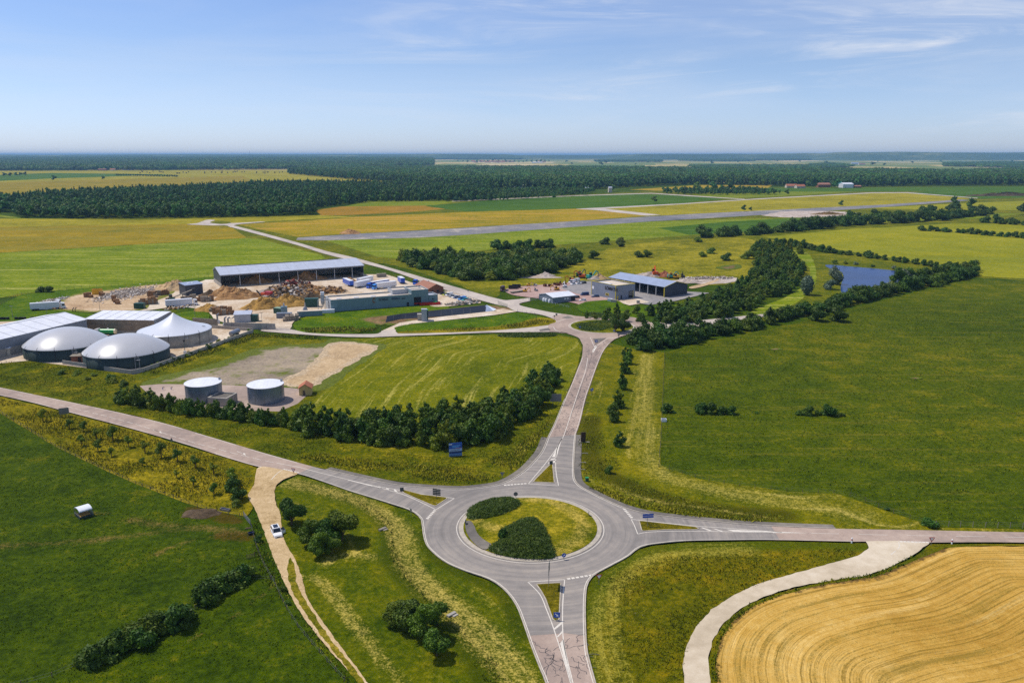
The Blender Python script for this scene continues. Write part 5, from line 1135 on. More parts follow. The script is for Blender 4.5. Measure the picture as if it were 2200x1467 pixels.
tufts('tall_grass', [(-200, 1500), (-200, 905), (0, 900), (220, 1020), (400, 1095), (440, 1110), (420, 1130), (250, 1150), (0, 1165), (0, 1180), (420, 1160), (540, 1180), (590, 1260), (620, 1340), (740, 1500)], 1.1, .22, M_blade_g, 54, nb=4, wid=.09)
tufts('tall_grass', [(1420, 1000), (1422, 765), (1700, 700), (1860, 660), (2200, 650), (2200, 1130), (2000, 1120), (1800, 1055), (1500, 1022)], 2.0, .3, M_blade_g, 55, nb=4, wid=.16)
# ------------------------------------------------------------------ woods (one mass each)
FOREST_LIB = bpy.data.collections.new('forest_tree_kinds')
def forest_kinds():
    out = []
    for k in range(4):
        L = lumps_round(300 + k, 5.0, 11, 9, 3.5, r=(.38, .56)); me = crown_mesh('forest_crown', L, 4.2, 1.0, M_leaf_for, 300 + k, .85)
        out.append(me)
    for k in range(3):
        L = [(rng.uniform(-.5, .5), rng.uniform(-.5, .5), 3 + 2.1 * j, 3.1 - .36 * j) for j in range(7)]
        out.append(crown_mesh('conifer_crown', L, 7, .8, M_leaf_pine, 320 + k, .85))
    for k in range(2):   # clumps for the far woods
        g = random.Random(330 + k); L = [(g.uniform(-13, 13), g.uniform(-13, 13), g.uniform(7, 11), g.uniform(4.5, 7)) for _ in range(11)]
        out.append(crown_mesh('far_clump', L, 1.4, 1.9, M_leaf_for, 330 + k, .9))
    for i, me in enumerate(out):
        o = bpy.data.objects.new('kind_%02d' % i, me); FOREST_LIB.objects.link(o)
forest_kinds()
def gn_group():
    ng = bpy.data.node_groups.new('plant_forest', 'GeometryNodeTree')
    ng.interface.new_socket('Geometry', in_out='INPUT', socket_type='NodeSocketGeometry'); ng.interface.new_socket('Geometry', in_out='OUTPUT', socket_type='NodeSocketGeometry')
    N, L = ng.nodes.new, ng.links.new
    gi, go = N('NodeGroupInput'), N('NodeGroupOutput')
    ci = N('GeometryNodeCollectionInfo'); ci.inputs[0].default_value = FOREST_LIB; ci.inputs[1].default_value = True; ci.inputs[2].default_value = True
    iop = N('GeometryNodeInstanceOnPoints'); iop.inputs['Pick Instance'].default_value = True
    def na(name, dt):
        a = N('GeometryNodeInputNamedAttribute'); a.data_type = dt; a.inputs[0].default_value = name; return a.outputs[0]
    L(gi.outputs[0], iop.inputs['Points']); L(ci.outputs[0], iop.inputs['Instance'])
    L(na('kind_id', 'INT'), iop.inputs['Instance Index']); L(na('turn', 'FLOAT_VECTOR'), iop.inputs['Rotation']); L(na('size', 'FLOAT_VECTOR'), iop.inputs['Scale'])
    L(iop.outputs[0], go.inputs[0]); return ng
GN = gn_group()
def wood(name, pts, kinds, weights, sc_, label, seed, hk=(.85, 1.2), zf=None):
    g = np.random.default_rng(seed); n = len(pts)
    me = bpy.data.meshes.new(name); me.vertices.add(n)
    z = zf(pts) if zf else np.zeros(n)
    me.vertices.foreach_set('co', np.concatenate([pts, z[:, None]], 1).astype(np.float32).ravel())
    a = me.attributes.new('kind_id', 'INT', 'POINT'); a.data.foreach_set('value', g.choice(kinds, n, p=np.array(weights) / sum(weights)).astype(np.int32))
    a = me.attributes.new('turn', 'FLOAT_VECTOR', 'POINT'); a.data.foreach_set('vector', np.stack([np.zeros(n), np.zeros(n), g.uniform(0, 6.28, n)], 1).astype(np.float32).ravel())
    s = g.uniform(sc_[0], sc_[1], n); a = me.attributes.new('size', 'FLOAT_VECTOR', 'POINT'); a.data.foreach_set('vector', np.stack([s, s, s * g.uniform(hk[0], hk[1], n)], 1).astype(np.float32).ravel())
    o = obj_from(name, me, label=label, cat='wood', kind='stuff'); md = o.modifiers.new('plant', 'NODES'); md.node_group = GN
    return n
BL, CO, CL = [0, 1, 2, 3], [4, 5, 6], [7, 8]
tot = 0
# left wood: mixed front belt with conifers behind
tot += wood('wood', scatter(PP([(36, 468), (200, 470), (500, 467), (680, 462), (675, 455), (200, 459), (30, 455)]), 8.5, .4, 1), BL, [1, 1, 1, 1], (.75, 1.05), 'dense broadleaf front edge of the left wood', 1)
tot += wood('wood', scatter(PP([(30, 458), (200, 460), (675, 455), (690, 446), (800, 434), (1000, 432), (1060, 430), (1060, 412), (900, 403), (640, 400), (560, 402), (400, 412), (200, 420), (70, 430), (20, 440)]), 9.5, .4, 2), BL + CO, [1, 1, 1, 1, 2.2, 2.2, 2.2], (.75, 1.15), 'dense mixed conifer wood left of the runway', 2)
tot += wood('wood', scatter(PP([(-200, 468), (30, 456), (20, 436), (-60, 436), (-250, 445)]), 10, .4, 3), BL, [1, 1, 1, 1], (.8, 1.2), 'broadleaf wood at the left picture edge', 3)
# scrub round the white hangar
tot += wood('wood', scatter(PP([(950, 434), (1080, 432), (1260, 420), (1280, 412), (1180, 409), (1080, 414), (960, 424)]), 11, .45, 4), BL, [1, 1, 1, 1], (.45, .8), 'low scrub woodland round the white hangar', 4)
tot += wood('wood', scatter(PP([(1415, 417), (1500, 420), (1660, 420), (1680, 416), (1600, 411), (1500, 411), (1430, 413)]), 12, .45, 5), BL, [1, 1, 1, 1], (.45, .85), 'low scrub copse beside the airfield lane', 5)
# the great wood across the middle
gw = [(620, 374), (740, 385), (860, 394), (960, 402), (1100, 408), (1260, 408), (1400, 400), (1500, 397), (1660, 400), (1850, 402), (2000, 399), (2300, 399)]
tot += wood('wood', scatter(PP(gw + [(2300, 391), (2000, 391), (1850, 393), (1500, 389), (1260, 396), (1100, 396), (960, 392), (860, 386), (740, 379), (620, 370)]), 13, .4, 6), BL + CO, [3, 3, 3, 3, .6, .6, .6], (1.0, 1.45), 'front of the great wood across the middle distance', 6)
tot += wood('wood', scatter(PP([(620, 371), (740, 380), (860, 387), (960, 393), (1100, 397), (1260, 397), (1500, 390), (1850, 394), (2000, 392), (2350, 392), (2350, 376), (2100, 373), (1800, 369), (1500, 366), (1200, 363), (900, 362), (660, 364)]), 24, .45, 7), CL, [1, 1], (.85, 1.15), 'canopy of the great wood across the middle distance', 7)
# wooded slope to the left horizon
rise = lambda q: np.clip((q[:, 1] - 3600) / 6500, 0, 1) * 26
tot += wood('wood', scatter(PP([(-300, 368), (0, 367.5), (300, 366.5), (600, 365), (700, 364), (930, 358), (930, 351), (500, 346), (0, 346), (-300, 346)]), 30, .45, 8), CL, [1, 1], (.9, 1.3), 'far blue wooded slope on the left', 8, zf=rise)
tot += wood('wood', scatter(PP([(-300, 346.5), (500, 346.5), (930, 351.5), (930, 346), (600, 341), (-300, 341)]), 52, .45, 9), CL, [1, 1], (1.6, 2.2), 'far blue woods near the left horizon', 9, hk=(.55, .75), zf=rise)
# scattered copses and tree lines on the far plain
for k, (pp, sp) in enumerate([([(1500, 362), (1700, 364), (1820, 361), (1826, 358), (1640, 357), (1480, 358)], 34), ([(1740, 355), (1830, 359), (1832, 356), (1780, 352)], 30), ([(2030, 358), (2120, 360), (2350, 362), (2350, 352), (2150, 349), (2030, 352)], 34), ([(1460, 346), (1560, 347), (1620, 346.5), (1600, 343.5), (1460, 343.5)], 44), ([(1620, 345), (1740, 345), (1740, 342.6), (1620, 342.4)], 50), ([(1150, 341.5), (1560, 342), (1560, 340.5), (1150, 340.2)], 60), ([(1280, 347.5), (1420, 348.5), (1420, 346.5), (1280, 346)], 44), ([(880, 343), (1120, 343.2), (1120, 341.2), (880, 341)], 60), ([(2100, 366), (2200, 371), (2350, 372), (2350, 366), (2200, 364)], 30), ([(1830, 343), (2010, 343.4), (2010, 341.6), (1830, 341.6)], 60)]):
    tot += wood('copse', scatter(PP(pp), sp, .45, 40 + k), CL, [1, 1], (.9 * sp / 30, 1.2 * sp / 30), ['long blue copse behind the great wood', 'dark copse beside the grey farm', 'far copse at the right edge', 'dark distant copse right of the village', 'thin blue copse on the far plain', 'thin blue tree line near the horizon', 'copse on the plain beyond the great wood', 'faint tree line left of the village', 'near corner of the right edge copse', 'faint tree line under the right hills'][k], 60 + k, hk=(.55, .8))
print('forest instances', tot)
# lone far trees and hedges one can tell apart
FT = [o.data for o in FOREST_LIB.objects]
lone = [(117, 390, 1.5, 'lone round tree on the pale far field at the left'), (222, 387, 1.1, 'slim lone tree on the pale far field'), (1405, 437, 1.0, 'round bush standing in the dark green crop field'), (1188, 428, .9, 'low bush beside the lane above the dark crop field'), (1690, 420, 1.0, 'dark tree left of the red-roofed farm'), (1318, 412, 1.3, 'tall thin tree by the hangar lane'), (1498, 412, 1.7, 'tall pale tree on the left of the airfield copse'), (1532, 412, 1.8, 'tall pale tree in the middle of the airfield copse'), (1566, 413, 1.5, 'tall pale tree on the right of the airfield copse'), (1597, 455, .8, 'small round bush beside the runway'), (1612, 454, .5, 'tiny bush next to the runway bush'), (1806, 444, .8, 'bush on the mound beside the runway'), (2195, 462, 1.4, 'dark tree at the right edge of the picture'), (2050, 447, 1.4, 'large dark bush right of the runway end'), (2085, 451, 1.4, 'second large dark bush right of the runway end')]
for u, v, s, lb in lone:
    p = P(u, v); o = plant('lone_tree', FT[rng.randrange(4)], p.x, p.y, s, s * .8, lb, 'tree')
for i, (u, v) in enumerate([(10, 380), (22, 380), (34, 379), (44, 379), (54, 378)]):
    p = P(u, v); plant('hedge_clump', FT[i % 4], p.x, p.y, 1.6, 1.0, 'tree of the short far hedge at the left edge', 'tree', 'trees of the short far hedge')
for i in range(26):
    u = 250 + i * 5.2; p = P(u, 378.5 + i * .12); plant('hedge_clump', FT[i % 4], p.x, p.y, 1.0, .6, 'tree of the long thin hedge before the left wood', 'tree', 'trees of the long thin far hedge')
# ------------------------------------------------------------------ buildings
def frame(a, b, px=True):
    A, B = (P(*a), P(*b)) if px else (Vector(a), Vector(b)); d = B - A
    return A, math.atan2(d.y, d.x), d.length
def house(name, A, rz, L, D, hw, hr, label, cat='building', wall=None, roof=None, ridge='x', over=.35, open_front=False, plinth=None, group=None, skew=.5, wall_parts=True):
    """gabled (hr>hw) or flat shell in local axes: x along the front, y away from it"""
    root = empty(name, (A.x, A.y, 0), rz, label, cat, group)
    w = MB(); t = .25
    if ridge == 'x':
        if not open_front: w.box(0, 0, 0, L, t, hw)
        w.box(0, D - t, 0, L, D, hw)
        ry = D * skew
        for x0 in (0, L - t):
            w.add([(x0, t, 0), (x0, D - t, 0), (x0, D - t, hw), (x0, ry, hr), (x0, t, hw), (x0 + t, t, 0), (x0 + t, D - t, 0), (x0 + t, D - t, hw), (x0 + t, ry, hr), (x0 + t, t, hw)],
                  [(4, 3, 2, 1, 0), (5, 6, 7, 8, 9), (0, 1, 6, 5), (1, 2, 7, 6), (2, 3, 8, 7), (3, 4, 9, 8), (4, 0, 5, 9)])
        r = MB(); k = .18
        for y0, z0, y1, z1 in ((-over, hw - over * (hr - hw) / max(ry, .1), ry, hr), (D + over, hw - over * (hr - hw) / max(D - ry, .1), ry, hr)):
            if abs(y1 - y0) < .05: continue
            q = [(-over, y0, z0), (L + over, y0, z0), (L + over, y1, z1), (-over, y1, z1)]
            if y0 > y1: q = [q[1], q[0], q[3], q[2]]
            r.hexa([(a, b, c + .02) for a, b, c in q] + [(a, b, c + k) for a, b, c in q])
    else:
        w.box(0, 0, 0, t, D, hw); w.box(L - t, 0, 0, L, D, hw); rx = L * skew
        for y0 in (0, D - t):
            w.add([(t, y0, 0), (L - t, y0, 0), (L - t, y0, hw), (rx, y0, hr), (t, y0, hw), (t, y0 + t, 0), (L - t, y0 + t, 0), (L - t, y0 + t, hw), (rx, y0 + t, hr), (t, y0 + t, hw)],
                  [(0, 1, 2, 3, 4), (9, 8, 7, 6, 5), (5, 6, 1, 0), (6, 7, 2, 1), (7, 8, 3, 2), (8, 9, 4, 3), (9, 5, 0, 4)])
        r = MB(); k = .18
        for x0, z0, x1, z1 in ((-over, hw - over * (hr - hw) / rx, rx, hr), (L + over, hw - over * (hr - hw) / (L - rx), rx, hr)):
            q = [(x0, -over, z0), (x0, D + over, z0), (x1, D + over, z1), (x1, -over, z1)]
            if x0 < x1: q = q[::-1]
            r.hexa([(a, b, c + .02) for a, b, c in q] + [(a, b, c + k) for a, b, c in q])
    w.build('wall', wall or M_conc, root); r.build('roof', roof or M_roof_g, root)
    if plinth: m = MB(); m.box(-.06, -.06, 0, L + .06, D + .06, plinth[0]) if not open_front else m.box(-.06, -.06, 0, .3, D + .06, plinth[0]); m.build('plinth', plinth[1], root)
    return root
def panel(root, name, x0, x1, z0, z1, mat, y=-.06, t=.1, axis='x', label=None):
    m = MB()
    if axis == 'x': m.box(x0, y, z0, x1, y + t, z1)
    else: m.box(y, x0, z0, y + t, x1, z1)
    o = m.build(name, mat, root)
    if label: o['label'] = label
    return o
def flat_block(name, A, rz, L, D, hgt, label, wall, roofm, trim=None, cat='building', par=.5):
    root = empty(name, (A.x, A.y, 0), rz, label, cat)
    w = MB(); t = .25; w.box(0, 0, 0, L, t, hgt); w.box(0, D - t, 0, L, D, hgt); w.box(0, t, 0, t, D - t, hgt); w.box(L - t, t, 0, L, D - t, hgt); w.build('wall', wall, root)
    r = MB(); r.box(t, t, hgt - par - .2, L - t, D - t, hgt - par); r.build('roof', roofm, root)
    if trim:
        m = MB(); k = .1
        m.box(-k, -k, hgt - .02, L + k, t + k, hgt + .16); m.box(-k, D - t - k, hgt - .02, L + k, D + k, hgt + .16); m.box(-k, t + k, hgt - .02, t + k, D - t - k, hgt + .16); m.box(L - t - k, t + k, hgt - .02, L + k, D - t - k, hgt + .16)
        m.build('parapet_cap', trim, root)
    return root
def lettering(root, txt, size, loc, rot, mat, ext=.05):
    c = bpy.data.curves.new('lettering', 'FONT'); c.body = txt; c.size = size; c.extrude = ext; c.align_x = 'LEFT'; c.offset = size * .018
    c.materials.append(mat); tmp = bpy.data.objects.new('lettering', c); col.objects.link(tmp); bpy.context.view_layer.update(); me = bpy.data.meshes.new_from_object(tmp); bpy.data.objects.remove(tmp); o = obj_from('lettering', me, root); o.location = loc; o.rotation_euler = rot; return o
def roof_seams(root, L, D, hw, hr, n, skew=.5, over=.35):
    ry = D * skew; m = MB()
    for k in range(n + 1):
        x = -over + (L + 2 * over) * k / n
        m.bar((x, -over, hw - over * (hr - hw) / ry + .2), (x, ry, hr + .2), .16, .1)
    m.build('roof_seam', M_steel_l, root)
# --- big open sawdust shed
A, rz, L = frame((475.7, 618.4), (782, 595))
s = house('open_shed', A, rz, L, 25, 7.6, 10.6, 'long dark open-fronted storage shed with pale metal roof', wall=M_clad_dk, roof=M_roof_g, open_front=True, skew=.62, plinth=(2.6, M_conc))
m = MB(); m.box(-.1, 24.6, 0, L, 25.1, 3); m.box(L - .35, 0, 0, L + .06, 25, 2.6); m.build('push_wall', M_conc, s)
for k in range(1, 8):
    m = MB(); x = L * k / 7.6 - .6; m.box(x - .25, .3, 0, x + .25, .9, 3.0); m.box(x - .16, .35, 3.0, x + .16, .85, 7.4); m.bar((x, .6, 6.2), (x, 3.2, 7.9), .25); m.build('column', M_steel_l, s)
panel(s, 'fascia', 0, L, 6.7, 7.5, M_clad_dk, -.12, .16)
m = MB(); m.box(3, 15.0, 10.35, L - 12, 16.2, 10.95); m.build('ridge_vent', M_clad_dk, s)
roof_seams(s, L, 25, 7.6, 10.6, 15, .62)
panel(s, 'gutter', -.3, L + .3, 7.2, 7.42, M_steel_l, -.6, .22)
# --- long barn at the left edge
P2 = P(190, 721); dirv = (P2 - P(26, 763)).normalized(); A0 = P2 - dirv * 120; 
b = house('long_barn', A0, math.atan2(dirv.y, dirv.x), 120, 25, 7.3, 9.6, 'very long barn with white metal roof left of the domes', wall=M_clad_gr, roof=M_roof_w)
for k in range(10): panel(b, 'wall_panel', 12 * k + .1, 12 * k + 11.9, .1, 3.3, M_conc, -.12, .14)
m = MB(); m.box(0, 12.2, 9.72, 120, 12.8, 9.86); m.build('ridge_cap', M_steel_l, b); roof_seams(b, 120, 25, 7.3, 9.6, 20)
# --- timber shed behind the domes
A, rz, L = frame((-190.7, 348.5), (-158.8, 345.9), False)
b = house('timber_shed', A, rz, L, 15.5, 6.5, 7.5, 'wide timber-clad shed with white monopitch roof behind the green tankers', wall=M_wood, roof=M_roof_w, skew=.97)
roof_seams(b, L, 15.5, 6.5, 7.5, 7, .97)
panel(b, 'concrete_base', 0, L, 0, 1.5, M_conc, -.1, .12)
panel(b, 'side_wall', .2, 15.3, 0, 6.9, M_clad_gr, L - .1, .14, 'y')
panel(b, 'board_rail', 0, L, 4.1, 4.25, M_wood, -.08, .1)
# --- little buildings by the barn
A, rz, L = frame((-14, 768), (23, 765)); house('small_building', A, rz, L, 6, 3.2, 3.5, 'small flat hut at the left edge below the long barn', wall=M_render, roof=M_roof_w)
# --- domes and conical tank
def digester(name, c, R, hw, kind, label):
    root = empty(name, (c[0], c[1], 0), 0, label, 'gas tank')
    w = MB(); w.lathe([(R, 0), (R, hw), (R - .3, hw + .02)], 72, 0); w.build('tank_wall', M_tankgreen if kind == 'dome' else M_tankwood, root)
    rr = MB()
    if kind == 'dome': hc = 5.7; rho = (R * R + hc * hc) / (2 * hc); am = math.asin(R / rho); prof = [(R + .12, hw - .12)] + [(rho * math.sin(am * (1 - k / 18)) + .01, hw + hc - rho * (1 - math.cos(am * (1 - k / 18)))) for k in range(19)]
    else: prof = [(R + .12, hw - .12)] + [(R * (1 - k / 20), hw + .02 + 7.2 * (.62 * k / 20 + .38 * (k / 20) ** 3.0)) for k in range(20)] + [(.25, hw + 7.1), (.02, hw + 7.2)]
    rr.lathe(prof, 72, 0); rr.build('roof_membrane', M_membrane if kind == 'dome' else M_membrane2, root)
    t = MB(); t.lathe([(R + .14, hw - .2), (R + .22, hw - .1), (R + .14, hw + .05)], 72, 0); t.build('clamp_rim', M_steel_l, root)
    for k in range(6):
        a = -2.6 + k * .42; p = MB(); x, y = (R + .3) * math.cos(a), (R + .3) * math.sin(a)
        p.tube((x, y, .2 if k % 2 else hw - 1.2), (x, y, hw + .6), .09, .09, 6); p.bar((x, y, hw + .6), (x * .96, y * .96, hw + 1.0), .1); p.build('valve_pipe', M_chassis, root)
    m = MB(); a = -.9; x, y = (R + .6) * math.cos(a), (R + .6) * math.sin(a); m.box(x - .8, y - .6, hw - 1.3, x + .8, y + .6, hw - 1.2); m.bar((x - .8, y - .6, 0), (x - .8, y - .6, hw), .1); m.bar((x + .8, y - .6, 0), (x + .8, y - .6, hw), .1); m.bar((x - .8, y - .6, hw - .3), (x + .8, y - .6, hw - .3), .08); m.build('platform', M_steel_l, root)
    return root
digester('gas_dome', (-149.7, 300.5), 15.4, 4.7, 'dome', 'grey membrane dome on dark green tank, nearer one by the corner wall')
digester('gas_dome', (-179.5, 312.5), 15.5, 4.7, 'dome', 'grey membrane dome on dark green tank, left one beside the long barn')
digester('cone_tank', (-145, 334.5), 14.9, 5.0, 'cone', 'round concrete tank with pointed white tent roof')
A = Vector((-169.5, 296.5)); b = house('brick_annex', A, .1, 6.5, 6, 2.6, 2.8, 'small brown brick plant room squeezed between the two domes', wall=M_brick, roof=M_conc_d)
panel(b, 'door', 2.5, 3.6, 0, 2.1, M_dark)
# yard walls
def wall_run(name, px, hgt, label, mat=None, t=.3, seg=6.0):
    root = empty(name, (0, 0, 0), 0, label, 'wall'); pts = resample(PP(px), seg)
    for a, b_ in zip(pts[:-1], pts[1:]):
        if (b_ - a).length < .3: continue
        d = (b_ - a).normalized() * .015; m = MB(); m.bar((*(a + d), hgt / 2), (*(b_ - d), hgt / 2), t, hgt); m.build('wall_panel', mat or M_conc, root)
    return root
wall_run('concrete_wall', [(135, 783), (291, 806), (430, 757), (543, 716)], 1.7, 'low concrete wall round the front corner of the biogas yard')
wall_run('concrete_wall', [(482, 706), (592, 709)], 3.0, 'tall concrete panel wall between biogas plant and sawmill yard')
wall_run('concrete_wall', [(430, 704), (500, 709), (545, 713)], 1.6, 'low concrete bay wall behind the conical tank')
wall_run('concrete_wall', [(415, 697), (468, 700)], 3.2, 'concrete silo bay wall behind the conical tank', M_conc_d)
# --- sawmill hall
A, rz, L = frame((712, 671), (915, 655))
s = flat_block('sawmill_hall', A, rz, L * .845, 13.0, 6.2, 'long green-grey sawmill hall with pale flat roof', M_clad_green, M_gravelroof, M_steel_l)
panel(s, 'end_wall', .3, 12.8, 0, 6.0, M_clad_lt, -.1, .14, 'y')
for k in range(4):
    m = MB(); x = 4 + k * 9; m.box(x, 5, 5.65, x + 2.6, 6.4, 6.0); m.build('skylight', M_pgreyw, s)
panel(s, 'door', 39.8, 41.0, 0, 2.2, M_dark)
lettering(s, 'SCIERIE', 1.5, (24.8, -.09, 4.15), (math.pi / 2, 0, 0), M_clad_dk); lettering(s, 'PERRU', 1.5, (31.6, -.09, 4.15), (math.pi / 2, 0, 0), M_pdblue); lettering(s, 'Jean', 1.1, (37.2, -.09, 4.15), (math.pi / 2, 0, 0), M_clad_dk)
m = MB()
for k in range(14):
    a0, a1 = .5 + k * .35, .5 + (k + 1) * .35; 
    m.add([(22.3 + r * math.cos(a), -.1, 4.5 + 1.5 * r * math.sin(a)) for a, r in ((a0, .45), (a0, .95), (a1, .95), (a1, .45))], [(0, 1, 2, 3)])
m.build('emblem', paint('emblem_brown', lin(132, 92, 66), .6), s)
ux = Vector((math.cos(rz), math.sin(rz))); A2 = A + ux * (L * .845 + .02)
s2 = flat_block('sawmill_tower', A2 - ux * .0 + Vector((0, 0)), rz, L * .155 + 1.5, 13.5, 8.3, 'taller square block at the right end of the sawmill hall', M_clad_green, M_gravelroof, M_steel_l)
panel(s2, 'door', 1.2, 5.2, .2, 4.6, M_dark, label='dark open gateway with red gate leaf'); panel(s2, 'gate_leaf', 1.4, 5.0, .9, 1.5, M_pred, -.12, .06)
A3 = A2 + ux * (L * .155 + 1.55); s3 = flat_block('sawmill_annex', A3 + Vector((0, .3)), rz, 5.2, 9, 5.0, 'low grey annex right of the sawmill tower block', M_clad_green, M_roof_g, M_steel_l); panel(s3, 'window', 2.0, 2.8, 2.6, 3.3, M_dark)
# upper storey set back on the hall
A4 = A + ux * 34 + Vector((-math.sin(rz), math.cos(rz))) * 6.5
flat_block('sawmill_roof_storey', A4, rz, 16, 9.5, 8.0, 'set-back upper block on the sawmill roof', M_clad_lt, M_gravelroof, M_steel_l)
# --- red-roofed office
A, rz, L = frame((921, 632.5), (953, 629.5)); b = house('mill_office', A, rz, L, 17, 3.4, 5.6, 'brown cottage with red-brown tiled roof beside the staff cars', wall=M_brick, roof=M_tile_br, ridge='y', over=.9)
panel(b, 'door', 2, 3, 0, 2.1, M_dark); panel(b, 'window', 5.2, 6.4, 1, 2.1, M_dark)
# --- dark shed on the pallet yard, green sheds
A, rz, L = frame((400, 637), (437, 632.5)); b = house('dark_shed', A, rz, L, 9, 6.2, 6.8, 'dark box-shaped shed with blue-grey roof on the pallet yard', wall=M_clad_dk, roof=M_roof_b, skew=.9)
for x in (3.0, 5.2): m = MB(); m.box(x, 3.5, 6.62, x + 1.3, 5.3, 6.85); m.build('skylight', M_pwhite, b)
A, rz, L = frame((504, 694), (530, 693)); b = house('silo_shed', A, rz, L * 1.35, 7, 3.9, 4.7, 'small grey shed with open end behind the concrete panel wall', wall=M_clad_lt, roof=M_roof_g, skew=.8); panel(b, 'door', 1.0, 6.0, 0, 3.2, M_dark, L * 1.35 - .06, .1, 'y')
# --- workshop with the big lettering
lc, ll, lr = P(1322, 645), P(1265, 634), P(1366, 641)
rzL = math.radians(33); LW = (lr - lc).length + .6; LD = (ll - lc).length
wk = flat_block('workshop', lc, rzL, LW, LD, 8.0, 'cube-like grey workshop with yellow trim and LOMATER lettering', M_clad_lom, M_gravelroof, M_yellow, par=.7)
# the lit side wall is the local x=0 wall
lettering(wk, 'LOMATER', 2.55, (-.10, 9.2, 5.0), (math.pi / 2, 0, -math.pi / 2), M_pblack)
m = MB(); m.box(-.1, -.1, 0, .28, .22, 8.0); m.build('corner_trim', M_yellow, wk); m = MB(); m.box(-.1, LD - .22, 0, .2, LD + .1, 8.0); m.build('corner_trim', M_yellow, wk)
m = MB(); m.box(-.09, 5.6, 1.6, .05, 8.4, 2.9); m.build('window_frame', M_yellow, wk); m = MB(); m.box(-.12, 6.0, 1.9, .05, 8.0, 2.6); m.build('window', M_dark, wk)
panel(wk, 'door', LW - 4.6, LW - 1.5, 0, 4.2, M_dark); m = MB(); m.box(LW - 1.5, -.1, 0, LW - 1.1, .1, 4.3); m.build('door_trim', M_yellow, wk)
for k in range(3): panel(wk, 'door_slat', LW - 4.5, LW - 1.6, 2.0 + k * .7, 2.3 + k * .7, M_conc, -.1, .05)
panel(wk, 'door', 1.0, 2.0, 0, 2.2, M_yellow); panel(wk, 'door', 3.8, 4.7, 0, 2.4, M_dark)
m = MB(); m.box(2.5, 8, 7.3, 4.3, 17, 7.75); m.build('skylight', M_pgreyw, wk)
m = MB(); m.box(-.1, LD - 2.2, 3.6, .02, LD - .6, 5.2); m.build('notice_panel', M_pwhite, wk)
# --- long open machine shed
A, rz, L = frame((58.6, 476.5), (85.2, 440.2), False)
ms = house('machine_shed', A, rz, L, 19, 6.0, 8.2, 'long grey machine shed with open bays and yellow edging', wall=M_clad_dk, roof=M_roof_b, open_front=True)
for k in range(1, 7):
    x = L * k / 7; m = MB(); m.box(x - .25, 0, 0, x + .25, .5, 5.9); m.build('column', M_steel_l, ms)
m = MB(); m.bar((L + .38, -.35, 5.95), (L + .38, 9.5, 8.3), .12, .3); m.bar((L + .38, 19.35, 5.95), (L + .38, 9.5, 8.3), .12, .3); m.bar((-.38, -.35, 5.95), (-.38, 9.5, 8.3), .12, .3); m.build('verge_trim', M_yellow, ms)
m = MB(); m.box(L - .3, -.1, 0, L + .1, .3, 6); m.build('corner_trim', M_yellow, ms); m = MB(); m.box(-.1, -.1, 0, .3, .3, 6); m.build('corner_trim', M_yellow, ms)
# --- low office of the hire yard
oc, ol, orr = P(1188, 652), P(1167, 643), P(1236, 646.5)
rzO = math.atan2((orr - oc).y, (orr - oc).x); LO = (orr - oc).length; DO = (ol - oc).length
of = house('site_office', oc, rzO, LO, DO, 3.1, 4.4, 'low blue-grey site office with white gable roof', wall=M_clad_gr, roof=M_roof_w)
for k in range(2): panel(of, 'window', LO * .5 + k * 1.8, LO * .5 + 1.1 + k * 1.8, 1.5, 2.2, M_pwhite)
panel(of, 'porch_opening', LO - 3, LO - .2, .1, 2.6, M_dark)
# --- round metal tanks, box and hut
for k, (u, v, lb) in enumerate([(425, 868, 'round galvanised water tank, left of the two by the hedge'), (561, 872, 'round galvanised water tank, right of the two near the yellow hut')]):
    p = P(u, v) + Vector((0, 5.7)); root = empty('water_tank', (p.x, p.y, 0), .2, lb, 'tank', 'round galvanised tanks')
    m = MB()
    for j in range(5): m.lathe([(5.7 + .02 * (j % 2), j * 1.14), (5.7 + .02 * (j % 2), (j + 1) * 1.14 - .01)], 64, 0)
    m.build('tank_wall', M_tank, root)
    m = MB(); m.lathe([(5.78, 5.6), (5.85, 5.72), (5.78, 5.78), (.01, 6.05)], 64, 0, smooth=False); m.build('lid', M_roof_w, root)
    m = MB(); m.box(4.6, 1.5, 5.7, 5.2, 2.1, 6.5); m.build('hatch', M_steel, root)
    m = MB()
    for j in range(12): a = j * math.pi / 6; m.bar((5.74 * math.cos(a), 5.74 * math.sin(a), 0), (5.74 * math.cos(a), 5.74 * math.sin(a), 5.6), .06)
    m.build('seam', M_steel, root)
A, rz, L = frame((447, 872), (491, 876)); root = empty('pump_box', (A.x, A.y, 0), rz + .05, 'square concrete pump box with dark sunken roof between the tanks', 'building')
m = MB(); t = .45; m.box(0, 0, 0, 6.6, t, 2.9); m.box(0, 6.1, 0, 6.6, 6.5, 2.9); m.box(0, t, 0, t, 6.1, 2.9); m.box(6.15, t, 0, 6.6, 6.1, 2.9); m.build('wall', M_conc, root); m = MB(); m.box(t, t, 2.4, 6.15, 6.1, 2.5); m.build('roof', M_road_dark, root)
A, rz, L = frame((643, 851), (669, 850)); b = house('yellow_hut', A, rz, L, 4.2, 2.7, 4.0, 'tiny yellow rendered hut with red tiled gable roof', wall=M_yrender, roof=M_tile, ridge='y', over=.35); panel(b, 'door', 1.2, 2.0, 0, 1.9, M_post)
